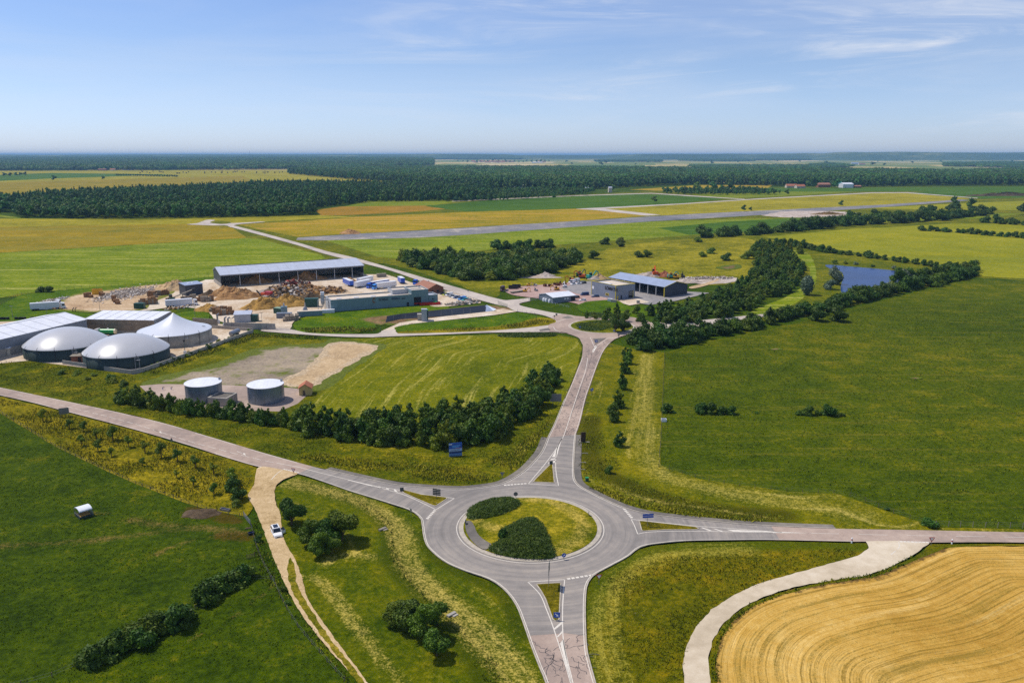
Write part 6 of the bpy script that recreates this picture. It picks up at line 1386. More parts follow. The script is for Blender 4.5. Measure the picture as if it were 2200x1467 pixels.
# --- lined basin behind the concrete strip
root = empty('lined_basin', (0, 0, 0), 0, 'black foil-lined rainwater basin with sloping banks', 'basin')
bp = PP([(828, 694), (860, 687), (960, 680), (1043, 671)]); bt = PP([(832, 679), (862, 674), (960, 664), (1045, 655)], 2.0)
m = MB(); n = len(bp); m.add([(p.x, p.y, Z + .02) for p in bp] + [(p.x, p.y, 2.0) for p in bt], [(i, i + 1, n + i + 1, n + i) for i in range(n - 1)]); m.build('liner', M_liner, root)
m = MB(); back = [q + Vector((-2, 9)) for q in bt]; m.add([(p.x, p.y, 2.0) for p in bt] + [(p.x, p.y, 0) for p in back], [(i, i + 1, n + i + 1, n + i) for i in range(n - 1)]); m.build('bank', M_rough, root)
m = MB(); e = [P(1043, 671), P(1066, 667), P(1070, 660)]; m.add([(*P(1032, 672), Z + .03), (*P(1060, 669), Z + .03), (*P(1066, 664, 1.2), 1.2), (*P(1045, 655, 2.0), 2.01)], [(0, 1, 2, 3)]); m.build('foil_slope', M_foil, root)
# ------------------------------------------------------------------ vehicles and machines
def wheel(root, x, y, r, w=.25, name='wheel', rim=True):
    m = MB(); m.tube((x, y - w / 2, r), (x, y + w / 2, r), r, r, 14); o = m.build(name, M_tyre, root)
    if rim: m = MB(); m.tube((x, y - w / 2 - .01, r), (x, y + w / 2 + .01, r), r * .58, r * .58, 10); m.build('rim', M_psilver, o)
    return o
CAR_N = {}
def car(name, loc, rz, label, pm, kind='hatch', sunroof=False, open_door=False, group=None, detail=True):
    """passenger car, nose along +x"""
    L, W, Hh = dict(hatch=(4.1, 1.75, 1.48), suv=(4.5, 1.86, 1.66), van=(4.9, 1.95, 2.0), wagon=(4.6, 1.8, 1.5), pickup=(5.0, 1.85, 1.75))[kind]
    root = empty(name, (loc.x, loc.y, 0) if len(loc) == 2 else loc, rz, label, 'van' if kind == 'van' else 'car', group)
    a = L / 2; gz = .22; bz = Hh * .58
    # lower body: cross-sections lofted along the length
    def loft(secs, mat, nm, par=root):
        vs = []; fs = []
        for x, hw, z0, z1, ch in secs:
            vs += [(x, -hw * .94, z0), (x, -hw, z0 + (z1 - z0) * .4), (x, -hw * .97, z1 - ch), (x, -hw * .86, z1), (x, hw * .86, z1), (x, hw * .97, z1 - ch), (x, hw, z0 + (z1 - z0) * .4), (x, hw * .94, z0)]
        n = 8
        for i in range(len(secs) - 1):
            for k in range(n): fs.append((i * n + k, i * n + (k + 1) % n, (i + 1) * n + (k + 1) % n, (i + 1) * n + k))
        fs += [tuple(range(n))[::-1], tuple((len(secs) - 1) * n + k for k in range(n))]
        m = MB(); m.add(vs, fs, 0); me = m.mesh(nm, mat); bm = bmesh.new(); bm.from_mesh(me); bmesh.ops.recalc_face_normals(bm, faces=bm.faces); bm.to_mesh(me); bm.free()
        me.polygons.foreach_set('use_smooth', np.zeros(len(me.polygons), bool)); return obj_from(nm, me, par)
    h = W / 2; hood = bz * (1.02 if kind in ('suv', 'pickup') else .95)
    loft([(-a, h * .86, gz + .15, bz * .92, .1), (-a + .12, h * .96, gz, bz, .1), (-a * .4, h, gz, bz + .02, .08), (a * .3, h, gz, bz, .08), (a - .75, h * .99, gz, hood, .1), (a - .18, h * .93, gz, hood * .90, .12), (a, h * .82, gz + .12, hood * .72, .1)], pm, 'body')
    # cabin: glass volume with a painted roof on top
    r0, r1, f0, f1 = dict(hatch=(-a + .12, -a + .55, .25, .95), suv=(-a + .1, -a + .45, .3, 1.0), van=(-a + .02, -a + .12, 1.2, 1.75), wagon=(-a + .1, -a + .5, .25, .95), pickup=(-.55, -.35, .55, 1.15))[kind]
    cab = [(r0, h * .9, bz - .04, 0), (r1, h * .78, Hh - .05, 1), (f0, h * .78, Hh - .05, 1), (f1, h * .9, bz - .04, 0)]
    vs = []; 
    for x, hw, z, _ in cab: vs += [(x, -hw, z), (x, hw, z)]
    m = MB(); m.add(vs, [(0, 2, 4, 6), (7, 5, 3, 1), (0, 1, 3, 2), (2, 3, 5, 4), (4, 5, 7, 6), (6, 7, 1, 0)]); m.build('windows', M_glass, root)
    m = MB(); m.box(r1 - .04, -h * .79, Hh - .06, f0 + .03, h * .79, Hh + .02, 0, .04); rf = m.build('roof', pm, root)
    if kind == 'van':
        m = MB(); m.hexa([(r0, -h * .91, bz - .05), (.35, -h * .91, bz - .05), (.35, h * .91, bz - .05), (r0, h * .91, bz - .05), (r1, -h * .80, Hh - .03), (.3, -h * .80, Hh - .03), (.3, h * .80, Hh - .03), (r1, h * .80, Hh - .03)]); m.build('cargo_side', pm, root)
    if detail:
        m = MB()
        for sy in (-1, 1):
            m.bar((r0, sy * h * .905, bz - .02), (r1, sy * h * .785, Hh - .04), .09); m.bar((f1, sy * h * .905, bz - .02), (f0, sy * h * .785, Hh - .04), .08); m.bar((-.25, sy * h * .905, bz - .02), (-.25, sy * h * .785, Hh - .04), .09)
        m.build('pillar', pm, root)
    if sunroof: m = MB(); m.box(r1 + .25, -h * .52, Hh + .021, f0 - .25, h * .52, Hh + .035); m.build('sunroof', M_glass, rf)
    for sx in (-1, 1):
        for sy in (-1, 1): wheel(root, sx * a * .62, sy * (h - .12), .33 if kind != 'suv' else .36, .22, rim=detail)
    for sy in (-1, 1):
        m = MB(); m.box(a - .22, sy * h * .62 - .2, hood * .66, a - .02, sy * h * .62 + .2, hood * .82); m.build('headlight', M_lamp, root)
        m = MB(); m.box(-a - .02, sy * h * .68 - .15, bz * .62, -a + .1, sy * h * .68 + .15, bz * .84); m.build('tail_light', M_signred, root)
        if detail: m = MB(); m.box(f0 + .25, sy * (h + .08) - .1, bz + .02, f0 + .42, sy * (h + .08) + .1, bz + .2); m.build('mirror', pm, root)
    m = MB(); m.box(a - .12, -h * .4, hood * .42, a + .015, h * .4, hood * .62); m.build('grille', M_pblack, root)
    if open_door:
        m = MB(); hx = .75; m.hexa([(hx, h - .02, gz + .1), (hx, h + .05, gz + .1), (hx - .55, h + .9, gz + .1), (hx - .62, h + .86, gz + .1), (hx, h - .02, bz), (hx, h + .05, bz), (hx - .55, h + .9, bz), (hx - .62, h + .86, bz)]); d = m.build('door', pm, root, label='open driver side door')
        m = MB(); m.hexa([(hx - .05, h - .06, bz), (hx - .05, h, bz), (hx - .55, h + .85, bz), (hx - .62, h + .82, bz), (hx - .4, h - .1, Hh - .12), (hx - .4, h - .04, Hh - .12), (hx - .65, h + .6, Hh - .12), (hx - .7, h + .56, Hh - .12)]); m.build('window', M_glass, d)
    return root
def two(a, b):
    A, B = P(*a), P(*b); d = B - A; return (A + B) / 2, math.atan2(d.y, d.x), d.length
c, r, l = two((589, 1137), (600, 1160))
car('suv', c, r, 'white SUV with black sunroof and open door on the farm track', M_pwhite, 'suv', True, True)
# cars beside the mill office
cols_ = [(952, 633, M_pblack, 'hatch', 'black car at the cottage end of the staff car row'), (957, 635, M_plime, 'hatch', 'lime yellow car in the staff car row'), (965, 636, M_pwhite, 'van', 'tall white people carrier in the staff car row'), (972, 638.5, M_pgrey, 'wagon', 'dark grey wagon in the staff car row'), (977, 640, M_pwhite, 'hatch', 'white car before the blue one in the staff row'), (982, 641.5, M_pdblue, 'wagon', 'dark blue wagon in the staff car row'), (988, 643.5, M_psilver, 'hatch', 'silver car in the middle of the staff row'), (993, 644.5, M_psky, 'van', 'pale blue van in the staff car row'), (1000, 646.5, M_pteal, 'suv', 'grey-green car in the staff car row'), (1006, 648, M_pdblue, 'wagon', 'blue car nearest the stone row')]
for u, v, pm, kd, lb in cols_:
    car('staff_car', P(u, v), math.radians(222), lb, pm, kd, detail=False)
for u, v, pm, lb in [(907, 607, M_pwhite, 'white car behind the tiled cottage, left of two'), (916, 608, M_psilver, 'silver car behind the tiled cottage, right of two')]: car('parked_car', P(u, v), math.radians(150), lb, pm, 'hatch', detail=False)
# vehicles of the hire yard
for u, v, rzd, pm, kd, lb in [(1256, 635, 200, M_pdblue, 'van', 'dark blue people carrier beside the grey workshop'), (1279, 639, 195, M_pdblue, 'wagon', 'blue car parked beside the grey workshop wall'), (1252, 647, 175, M_pwhite, 'hatch', 'white car on the strip before the office lawn'), (1238, 641, 215, M_pblack, 'hatch', 'dark car with white box under the office porch'), (1232, 612, 225, M_pwhite, 'pickup', 'white pickup with dark windows, left of the yard row'), (1243, 611, 225, M_pwhite, 'pickup', 'white pickup with open bed, right of the yard row'), (1229, 608, 215, M_pwhite, 'van', 'white van at the back left of the yard row'), (1238, 605, 215, M_pwhite, 'van', 'tall white van behind the yard pickups'), (1249, 609, 225, M_pdblue, 'hatch', 'dark blue car in the yard row'), (1253, 610, 225, M_pblack, 'suv', 'black car at the end of the yard row')]:
    car('yard_car', P(u, v), math.radians(rzd), lb, pm, kd, detail=False)
# trucks
def cab_unit(root, x0, pm, hgt=3.5, L=2.2, W=2.45):
    m = MB(); h = W / 2; m.hexa([(x0, -h, .75), (x0 + L, -h, .75), (x0 + L, h, .75), (x0, h, .75), (x0, -h * .95, hgt), (x0 + L * .82, -h * .95, hgt - .35), (x0 + L * .82, h * .95, hgt - .35), (x0, h * .95, hgt)]); cb = m.build('cab', pm, root)
    k = L * .18 / (hgt - .35 - .75)
    m = MB(); xs = lambda z: x0 + L - (z - .75) * k + .015
    m.hexa([(xs(1.9) - .03, -h * .86, 1.9), (xs(1.9), -h * .86, 1.9), (xs(1.9), h * .86, 1.9), (xs(1.9) - .03, h * .86, 1.9), (xs(2.85) - .03, -h * .84, 2.85), (xs(2.85), -h * .84, 2.85), (xs(2.85), h * .84, 2.85), (xs(2.85) - .03, h * .84, 2.85)]); m.build('windscreen', M_glass, cb)
    for sy in (-1, 1):
        m = MB(); m.box(x0 + L * .32, sy * h * .985 - .03, 1.85, x0 + L * .78, sy * h * .985 + .03, 2.7); m.build('side_window', M_glass, cb)
        m = MB(); m.box(x0 + L - .02, sy * h * .7 - .25, .95, x0 + L + .05, sy * h * .7 + .25, 1.2); m.build('headlight', M_lamp, cb)
        m = MB(); m.box(x0 + L * .75, sy * (h + .2) - .12, 1.9, x0 + L * .85, sy * (h + .2) + .12, 2.7); m.build('mirror', M_pblack, cb)
    m = MB(); m.box(x0 + L - .05, -h * .95, .4, x0 + L + .08, h * .95, .9); m.build('bumper', pm, cb)
    m = MB(); m.box(x0 - 2.8, -.5, .6, x0 + L - .2, .5, .95); m.build('chassis', M_chassis, root)
    for x in (x0 + L - .9, x0 - 1.6):
        for sy in (-1, 1): wheel(root, x, sy * 1.05, .5, .32)
def box_trailer(root, x0, x1, pm, top=None, z0=1.1, z1=3.9, W=2.5, openside=False):
    h = W / 2; m = MB(); m.box(x0, -h, z0, x1, h, z1); b = m.build('trailer_box', pm, root)
    m = MB(); m.box(x0 - .03, -h - .03, z1, x1 + .03, h + .03, z1 + .08); m.build('roof', top or pm, b)
    m = MB(); m.box(x0 + .2, -.5, .75, x1 - .2, .5, z0 - .02); m.build('chassis', M_chassis, root)
    m = MB(); m.box(x0 + 3.8, -h + .05, .55, x1 - 3.5, -h + .15, z0 - .05); m.box(x0 + 3.8, h - .15, .55, x1 - 3.5, h - .05, z0 - .05); m.build('side_guard', M_pgreyw, root)
    for k in range(3):
        for sy in (-1, 1): wheel(root, x0 + 1.2 + 1.3 * k, sy * 1.05, .48, .3, rim=False)
    for k in range(2): m = MB(); m.box(x1 - 3.2, (-.9, .7)[k], .1, x1 - 3.0, (-.7, .9)[k], z0); m.build('landing_leg', M_chassis, root)
def semi(name, a, b, label, pm_c, pm_t, top=None, L=16.0):
    A, B = P(*a), P(*b); d = (B - A).normalized(); root = empty(name, (A.x, A.y, 0), math.atan2(d.y, d.x), label, 'truck')
    box_trailer(root, 0, 13.2, pm_t, top); cab_unit(root, 13.7, pm_c); return root
def trailer(name, a, b, label, pm_t, top=None, L=13.2):
    A, B = P(*a), P(*b); d = (B - A).normalized(); root = empty(name, (A.x, A.y, 0), math.atan2(d.y, d.x), label, 'trailer'); box_trailer(root, 0, L, pm_t, top); return root
semi('articulated_truck', (66, 668), (138, 663), 'white articulated truck parked on the gravel yard at the left', M_pwhite, M_pgreyw)
A = P(122, 657); root = empty('truck_tractor', (A.x, A.y, 0), .12, 'white tractor unit behind the left articulated truck', 'truck'); cab_unit(root, 0, M_pwhite)
semi('articulated_truck', (356, 661), (420, 656), 'white articulated truck beside the conveyor on the pallet yard', M_pwhite, M_pgreyw)
semi('articulated_truck', (834, 614), (782, 622), 'blue articulated truck behind the sawmill hall', M_pblue, M_pnavy, M_pwhite)
trailer('box_trailer', (756, 617), (737, 609), 'blue curtain trailer seen from its corner, left of the white trailers', M_pblue, M_pwhite)
trailer('box_trailer', (764, 620), (806, 611), 'open white trailer behind the sawmill hall', M_pwhite)
trailer('box_trailer', (770, 612), (812, 603), 'second white trailer beyond the open one', M_pwhite)
trailer('box_trailer', (866, 611), (852, 603), 'short blue and white trailer parked on the grass edge', M_pblue, M_pwhite, 8.5)
A = P(895, 612); root = empty('truck_tractor', (A.x, A.y, 0), -2.2, 'bright blue tractor unit beside the tiled cottage', 'truck'); cab_unit(root, 0, M_pblue)
semi('articulated_truck', (850, 617), (806, 622.5), 'blue truck with white trailer half hidden by the sawmill roof', M_psky, M_pwhite)
def tanker(a, b, label, pm, end):
    A, B = P(*a), P(*b); d = (B - A).normalized(); root = empty('tanker_truck', (A.x, A.y, 0), math.atan2(d.y, d.x), label, 'tanker')
    m = MB(); n = 18
    for x0, x1, k in ((0, .5, 1), (.5, 6.6, 0)): m.tube((x0, 0, 2.15), (x1, 0, 2.15), 1.15, 1.15, n, k, caps=False)
    m.tube((-.25, 0, 2.15), (0, 0, 2.15), .7, 1.15, n, 1); m.tube((6.6, 0, 2.15), (6.9, 0, 2.15), 1.15, .7, n, 0); m.build('tank', [pm, end], root)
    m = MB(); m.tube((3.4, 0, 3.2), (3.4, 0, 3.55), .45, .45, 12); m.build('manhole', M_pwhite, root)
    m = MB(); m.box(0, -1.1, 1.0, 6.6, 1.1, 1.15); m.box(0, -.5, .7, 7.2, .5, 1.0); m.build('chassis', M_chassis, root)
    for x in (.9, 2.1):
        for sy in (-1, 1): wheel(root, x, sy * 1.05, .5, .35)
    cab_unit(root, 7.3, M_pwhite); return root
tanker((245, 713), (284, 715), 'green tanker truck with white cab before the timber shed', M_pgreen, M_cream)
tanker((250, 722), (222, 722), 'green tanker truck half hidden behind the left dome', M_pgreen, M_cream)
A, B = P(497, 725), P(517, 716); d = (B - A).normalized(); root = empty('slurry_tank', (A.x, A.y, 0), math.atan2(d.y, d.x), 'grey cylindrical slurry tank behind the yard wall', 'tank')
m = MB(); m.tube((0, 0, 1.7), (6.5, 0, 1.7), 1.1, 1.1, 18); m.tube((-.3, 0, 1.7), (0, 0, 1.7), .6, 1.1, 18); m.build('tank', M_steel, root); m = MB(); m.box(.5, -.8, 0, 1, .8, 1); m.box(5, -.8, 0, 5.5, .8, 1); m.build('saddle', M_chassis, root)
# excavators, loaders, dumpers
def excavator(name, loc, rz, label, pm, s=1.0, boom=(3.2, 2.2)):
    root = empty(name, (loc.x, loc.y, 0), rz, label, 'excavator'); root.scale = (s, s, s)
    for sy in (-1, 1):
        m = MB(); m.profile([(-1.5, .1), (1.5, .1), (1.75, .4), (1.5, .75), (-1.5, .75), (-1.75, .4)], sy * .95 - .25, sy * .95 + .25); m.build('track', M_black, root)
    m = MB(); m.box(-1.5, -1.1, .85, 1.2, 1.1, 1.6); m.box(-1.6, -1.0, 1.6, -.4, 1.0, 2.1); m.build('upper_body', pm, root)
    m = MB(); m.box(.0, .1, 1.6, 1.2, 1.05, 2.9, 0, .08); c = m.build('cab', M_glass, root); m = MB(); m.box(.05, .12, 2.88, 1.1, 1.0, 2.98); m.build('cab_roof', pm, c)
    m = MB(); m.bar((1.0, -.4, 1.5), (1 + boom[0] * .6, -.4, 1.5 + boom[1]), .3, .45); m.bar((1 + boom[0] * .6, -.4, 1.5 + boom[1]), (1 + boom[0], -.4, 1.4 + boom[1] * .7), .28, .4); m.build('boom', pm, root)
    m = MB(); m.bar((1 + boom[0], -.4, 1.5 + boom[1] * .7), (1 + boom[0] * .95, -.4, .7), .22, .3); m.build('stick', pm, root)
    m = MB(); x = 1 + boom[0] * .95; m.profile([(x - .5, .1), (x + .2, .05), (x + .4, .8), (x - .1, .9)], -.85, .05); m.build('bucket', M_rust, root)
    return root
def loader(name, loc, rz, label, pm):
    root = empty(name, (loc.x, loc.y, 0), rz, label, 'loader')
    m = MB(); m.box(-2.4, -1.0, .9, -.2, 1.0, 2.0); m.box(-.2, -.7, .8, 1.6, .7, 1.5); m.build('body', pm, root)
    m = MB(); m.box(-.9, -.75, 2.0, .6, .75, 3.3, 0, .1); c = m.build('cab', M_glass, root); m = MB(); m.box(-.9, -.8, 3.28, .6, .8, 3.4); m.build('cab_roof', pm, c)
    for x in (-1.5, 1.3):
        for sy in (-1, 1): wheel(root, x, sy * 1.1, .75, .5)
    m = MB()
    for sy in (-.5, .5): m.bar((.8, sy, 1.7), (2.8, sy, .8), .15, .3)
    m.build('lift_arm', pm, root); m = MB(); m.profile([(2.7, .2), (3.9, .15), (3.2, 1.2), (2.7, 1.2)], -1.3, 1.3); m.build('bucket', M_rust, root); return root
loader('wheel_loader', P(367, 646), 2.4, 'green wheel loader beside the dark shed', M_pdgreen)
for u, v, rzd, pm, s, lb in [(1128, 628, 20, M_pyellow, .75, 'small yellow excavator near the hire yard gate'), (1152, 626, 120, M_pgrey, .6, 'small grey mini digger in the middle of the pink yard'), (1196, 624, 200, M_pyellow, .9, 'yellow and black machine beside the site office'), (1407, 594, 90, M_porange, 1.7, 'orange crane-like machine with spread booms behind the machine shed'), (1440, 598, 0, M_pteal, 1.2, 'teal excavator behind the machine shed'), (1452, 599, 200, M_pyellow, 1.2, 'yellow machine at the right end behind the shed'), (1467, 598, 90, M_pblack, 1.0, 'dark machine on the quarry track'), (1268, 600, 30, M_pteal, 1.4, 'teal excavator by the sand heap left of the machine shed'), (1250, 598, 160, M_porange, 1.3, 'orange excavator in the machine row'), (1245, 594, 40, M_pdgreen, 1.2, 'green machine behind the orange excavator'), (1227, 604, 180, M_porange, .9, 'orange machine behind the white vans'), (1135, 615, 0, M_pyellow, .7, 'yellow roller at the back of the pink yard'), (1150, 615, 180, M_psilver, .6, 'pale small machine at the back of the pink yard'), (1213, 618, 100, M_pwhite, .9, 'white cement machine on brown frame in the yard')]:
    excavator('excavator', P(u, v), math.radians(rzd), lb, pm, s)
g = random.Random(77)
for k in range(13):
    u = 1170 + 3.6 * k + g.uniform(-1, 1); v = 617 - k * .45 + g.uniform(-1.5, 1.5); p = P(u, v); root = empty('digger_bucket', (p.x, p.y, 0), g.uniform(0, 6), 'rusty digger bucket in the heap of attachments along the pink yard', 'bucket', 'rusty attachments on the hire yard')
    s = g.uniform(1.0, 1.7); m = MB(); m.profile([(-.6, 0), (.5, 0), (.8, .5), (.5, 1.1), (.3, 1.1), (.45, .5), (.3, .25), (-.45, .2)], -.7, .7); m.build('shell', M_rust, root); m = MB(); m.bar((.4, -.2, 1.0), (.2, -.2, 1.6), .1); m.bar((.4, .2, 1.0), (.2, .2, 1.6), .1); m.build('hook', M_chassis, root); root.scale = (s, s, s)
# low loader and dark bins at the left of the pink yard
A, B = P(1098, 631), P(1112, 629); d = (B - A).normalized(); root = empty('low_loader', (A.x, A.y, 0), math.atan2(d.y, d.x), 'flat low-loader trailer at the left of the pink yard', 'trailer')
m = MB(); m.box(0, -1.2, .9, 9, 1.2, 1.15); m.build('deck', M_conc_d, root); m = MB(); m.box(0, -.4, .5, 9, .4, .9); m.build('chassis', M_chassis, root)
for k in range(3):
    for sy in (-1, 1): wheel(root, 6 + 1.1 * k, sy * .95, .42, .3, rim=False)
A = P(1083, 626); root = empty('truck_tractor', (A.x, A.y, 0), 3.6, 'dark red tractor unit at the left of the pink yard', 'truck'); cab_unit(root, 0, paint('dark_red_paint', lin(72, 40, 48)))
def skip(name, u, v, rz, L, W, hgt, label, pm, cat='container', ribs=True, flare=.15):
    p = P(u, v); root = empty(name, (p.x, p.y, 0), rz, label, cat)
    m = MB(); t = .1; f = flare
    for (x0, y0, x1, y1) in ((0, 0, L, t), (0, W - t, L, W), (0, t, t, W - t), (L - t, t, L, W - t)): m.box(x0, y0, .15, x1, y1, hgt)
    m.box(0, 0, .1, L, W, .2); m.build('body', pm, root)
    if ribs:
        m = MB(); k = 0
        while k * .9 < L: m.box(k * .9, -.08, .15, k * .9 + .12, 0, hgt); m.box(k * .9, W, .15, k * .9 + .12, W + .08, hgt); k += 1
        m.box(-.06, -.1, hgt - .12, L + .06, 0, hgt); m.build('rib', pm, root)
    return root
def crate(name, u, v, rz, L, W, hgt, label, pm, cat='container', roofm=None, corr=True):
    p = P(u, v); root = empty(name, (p.x, p.y, 0), rz, label, cat); m = MB(); m.box(0, 0, .1, L, W, hgt); m.build('body', pm, root); m = MB(); m.box(-.05, -.05, hgt, L + .05, W + .05, hgt + .1); m.build('roof', roofm or pm, root)
    m = MB(); k = 0
    while k * .6 < L: m.box(k * .6, -.06, .15, k * .6 + .2, 0, hgt - .1); k += 1
    m.build('rib', pm, root); m = MB()
    for x in (0, L - .15): m.box(x, -.08, 0, x + .15, .1, hgt); m.box(x, W - .1, 0, x + .15, W + .08, hgt)
    m.build('corner_post', pm, root); return root
skip('skip_container', 1093, 622, .1, 5, 2.3, 2.3, 'dark open skip behind the low loader', M_pblack); skip('skip_container', 1101, 620, .1, 5, 2.3, 2.3, 'second dark skip behind the low loader', M_pblack)
skip('skip_container', 198, 634, .05, 5.0, 2.4, 3.4, 'bright yellow skip on the gravel yard', M_pyellow)
skip('skip_container', 902, 657.5, .22, 11, 2.3, 1.6, 'long red open container in front of the sawmill gate', M_pred)
crate('shipping_container', 639, 681.5, .27, 12, 2.5, 2.7, 'long grey-green container at the end of the sawmill lawn', M_clad_green, roofm=M_gravelroof); crate('shipping_container', 680, 675, .3, 9, 2.2, 1.8, 'low pale container against the sawmill end wall', M_pgreyw)
crate('shipping_container', 594, 685, .12, 7.2, 2.6, 2.6, 'blue-grey container on the sawmill yard', M_clad_gr); crate('shipping_container', 588, 674, -.5, 6, 3, 3, 'green-roofed container beside the chip heap', M_pdgreen, roofm=paint('pale_green_roof', lin(120, 150, 124), .6))
crate('shipping_container', 540, 692, .1, 3, 3, 3.3, 'dark green container behind the small open shed', M_pdgreen); crate('shipping_container', 655, 661, .12, 7, 3, 4.6, 'large dark green hopper box beside the sawmill end wall', M_pdgreen)
crate('shipping_container', 811, 597, .4, 6, 2.6, 2.4, 'small grey container by the back lane of the sawmill', M_conc_d); crate('shipping_container', 288, 664.5, 0, 5, 2.5, 3.0, 'green box peeking over the timber shed roof', M_pdgreen)
crate('water_station', 906, 691.5, .1, 2.6, 2.4, 6.0, 'tall grey-green cabinet on the concrete strip', M_clad_lt); crate('water_station', 897, 690, .1, 2.6, 3, 3.2, 'lower grey cabinet left of the tall one', M_conc); crate('water_station', 911, 689.5, .1, 2.0, 2.4, 5.2, 'narrow green-topped cabinet beside the tall one', M_pdgreen, roofm=M_pgreen)
crate('block_pile', 1305, 648, -.5, 2.5, 1.6, 1.6, 'white concrete block at the workshop corner, left of two', M_pgreyw, 'block'); crate('block_pile', 1312, 650, -.5, 2.8, 1.6, 1.6, 'pale concrete block at the workshop corner, right of two', M_conc, 'block'); crate('block_pile', 1368, 652.5, 0, 1.6, 1.2, 1.6, 'single pale block on the forecourt before the workshop', M_conc, 'block')
for u, v, r_, lb in [(1169, 647, .9, 'pale plastic tank left of three by the office fence'), (1174, 648, .8, 'pale plastic tank in the middle by the office fence'), (1181, 650, .8, 'pale plastic tank right of three by the office fence')]:
    p = P(u, v); root = empty('plastic_tank', (p.x, p.y, 0), 0, lb, 'tank'); m = MB(); m.lathe([(r_, 0), (r_, 1.5), (r_ * .5, 1.9), (.02, 1.95)], 16); m.build('body', M_pgreyw, root); m = MB(); m.tube((0, 0, 1.9), (0, 0, 2.1), .3, .3, 10); m.build('cap', M_pgrey, root)
# green round bin by the red container
p = P(935, 655); root = empty('round_bin', (p.x, p.y, 0), 0, 'green round bin beside the red container', 'bin'); m = MB(); m.lathe([(1.1, 0), (1.3, 1.4), (.02, 1.4)], 16); m.build('bowl', M_black, root); m = MB(); m.lathe([(1.35, 1.4), (1.3, 1.7), (.6, 2.0), (.02, 2.1)], 16); m.build('lid', M_pgreen, root)
# conveyor
A, B = P(362, 646), P(418, 641); root = empty('conveyor', (A.x, A.y, 0), math.atan2((B - A).y, (B - A).x), 'long inclined conveyor loading the white truck', 'conveyor'); L = (B - A).length
m = MB(); m.bar((0, 0, .8), (L, 0, 5.2), 1.2, .35); m.build('belt_frame', M_conc_d, root); m = MB()
for k in (0.25, .55, .9): m.bar((L * k, -.5, 0), (L * k, -.5, .7 + 4.4 * k), .15); m.bar((L * k, .5, 0), (L * k, .5, .7 + 4.4 * k), .15)
m.build('trestle', M_chassis, root); m = MB(); m.box(L - 1, -.9, 4.4, L + .6, .9, 5.6); m.build('head_drum', M_chassis, root)
A = P(500, 689); root = empty('conveyor', (A.x, A.y, 0), .5, 'short dark conveyor above the small open shed', 'conveyor'); m = MB(); m.bar((0, 0, 1.5), (8, 0, 5.2), .9, .3); m.build('belt_frame', M_chassis, root); m = MB(); m.bar((6.5, -.3, 0), (6.5, -.3, 4.4), .15); m.bar((1.5, -.3, 0), (1.5, -.3, 2), .15); m.build('trestle', M_chassis, root)
# dust cyclone plant at the sawmill end
p = P(684, 668); root = empty('cyclone_plant', (p.x, p.y, 0), .3, 'pale dust-extraction cyclone and pipework at the sawmill end', 'machine')
m = MB(); m.tube((2.5, 1, 4.5), (2.5, 1, 8.2), 1.0, 1.0, 14); m.tube((2.5, 1, 2.2), (2.5, 1, 4.5), .25, 1.0, 14); m.build('cyclone', M_steel_l, root); m = MB(); m.box(1.6, .1, 8.2, 3.4, 1.9, 9.6); m.build('filter_head', M_pgreyw, root)
m = MB(); m.tube((0, 0, 5.5), (5.5, 0, 5.5), .18, .18, 8); m.tube((5.5, 0, 1.5), (5.5, 0, 5.5), .18, .18, 8); m.tube((0, 0, 0), (0, 0, 5.5), .15, .15, 8); m.tube((4, 2, 0), (4, 2, 7), .15, .15, 8); m.build('duct', M_steel_l, root)
m = MB()
for x, y in ((1.6, .1), (3.4, .1), (1.6, 1.9), (3.4, 1.9)): m.bar((x, y, 0), (x, y, 8.2), .14)
m.build('leg', M_steel, root)
p = P(656, 668); root = empty('chip_blower', (p.x, p.y, 0), .2, 'small grey blower beside the green hopper', 'machine'); m = MB(); m.tube((0, 0, 0), (0, 0, 2.0), 1.5, .8, 12); m.build('housing', M_steel, root); m = MB(); m.tube((0, 0, 2), (0, 0, 4.2), .3, .2, 8); m.build('spout', M_steel_l, root)
p = P(611, 676); root = empty('chip_blower', (p.x, p.y, 0), .2, 'grey-green filter box with round chimney on the sawmill yard', 'machine'); m = MB(); m.box(-1.5, -1.2, 1.2, 1.5, 1.2, 4.2); m.build('housing', M_clad_green, root); m = MB(); m.tube((0, 0, 4.2), (0, 0, 5.8), .5, .35, 10); m.build('chimney', M_steel_l, root); m = MB(); [m.bar((x, y, 0), (x, y, 1.2), .2) for x in (-1.3, 1.3) for y in (-1, 1)]; m.build('leg', M_chassis, root)
for u, v, lb in [(468, 696, 'white and steel feeder hopper on the bay wall'), (491, 704, 'grey pump column by the panel wall'), (484, 703, 'small pale pump cabinet by the panel wall')]:
    p = P(u, v); root = empty('pump_unit', (p.x, p.y, 0), .1, lb, 'machine'); m = MB(); m.box(-.9, -.6, 0, .9, .6, 1.8); m.build('housing', M_pgreyw, root); m = MB(); m.tube((0, 0, 1.8), (0, 0, 4.4), .4, .4, 10); m.tube((0, 0, 4.4), (.9, 0, 5.0), .35, .3, 8); m.build('pipe', M_steel, root)
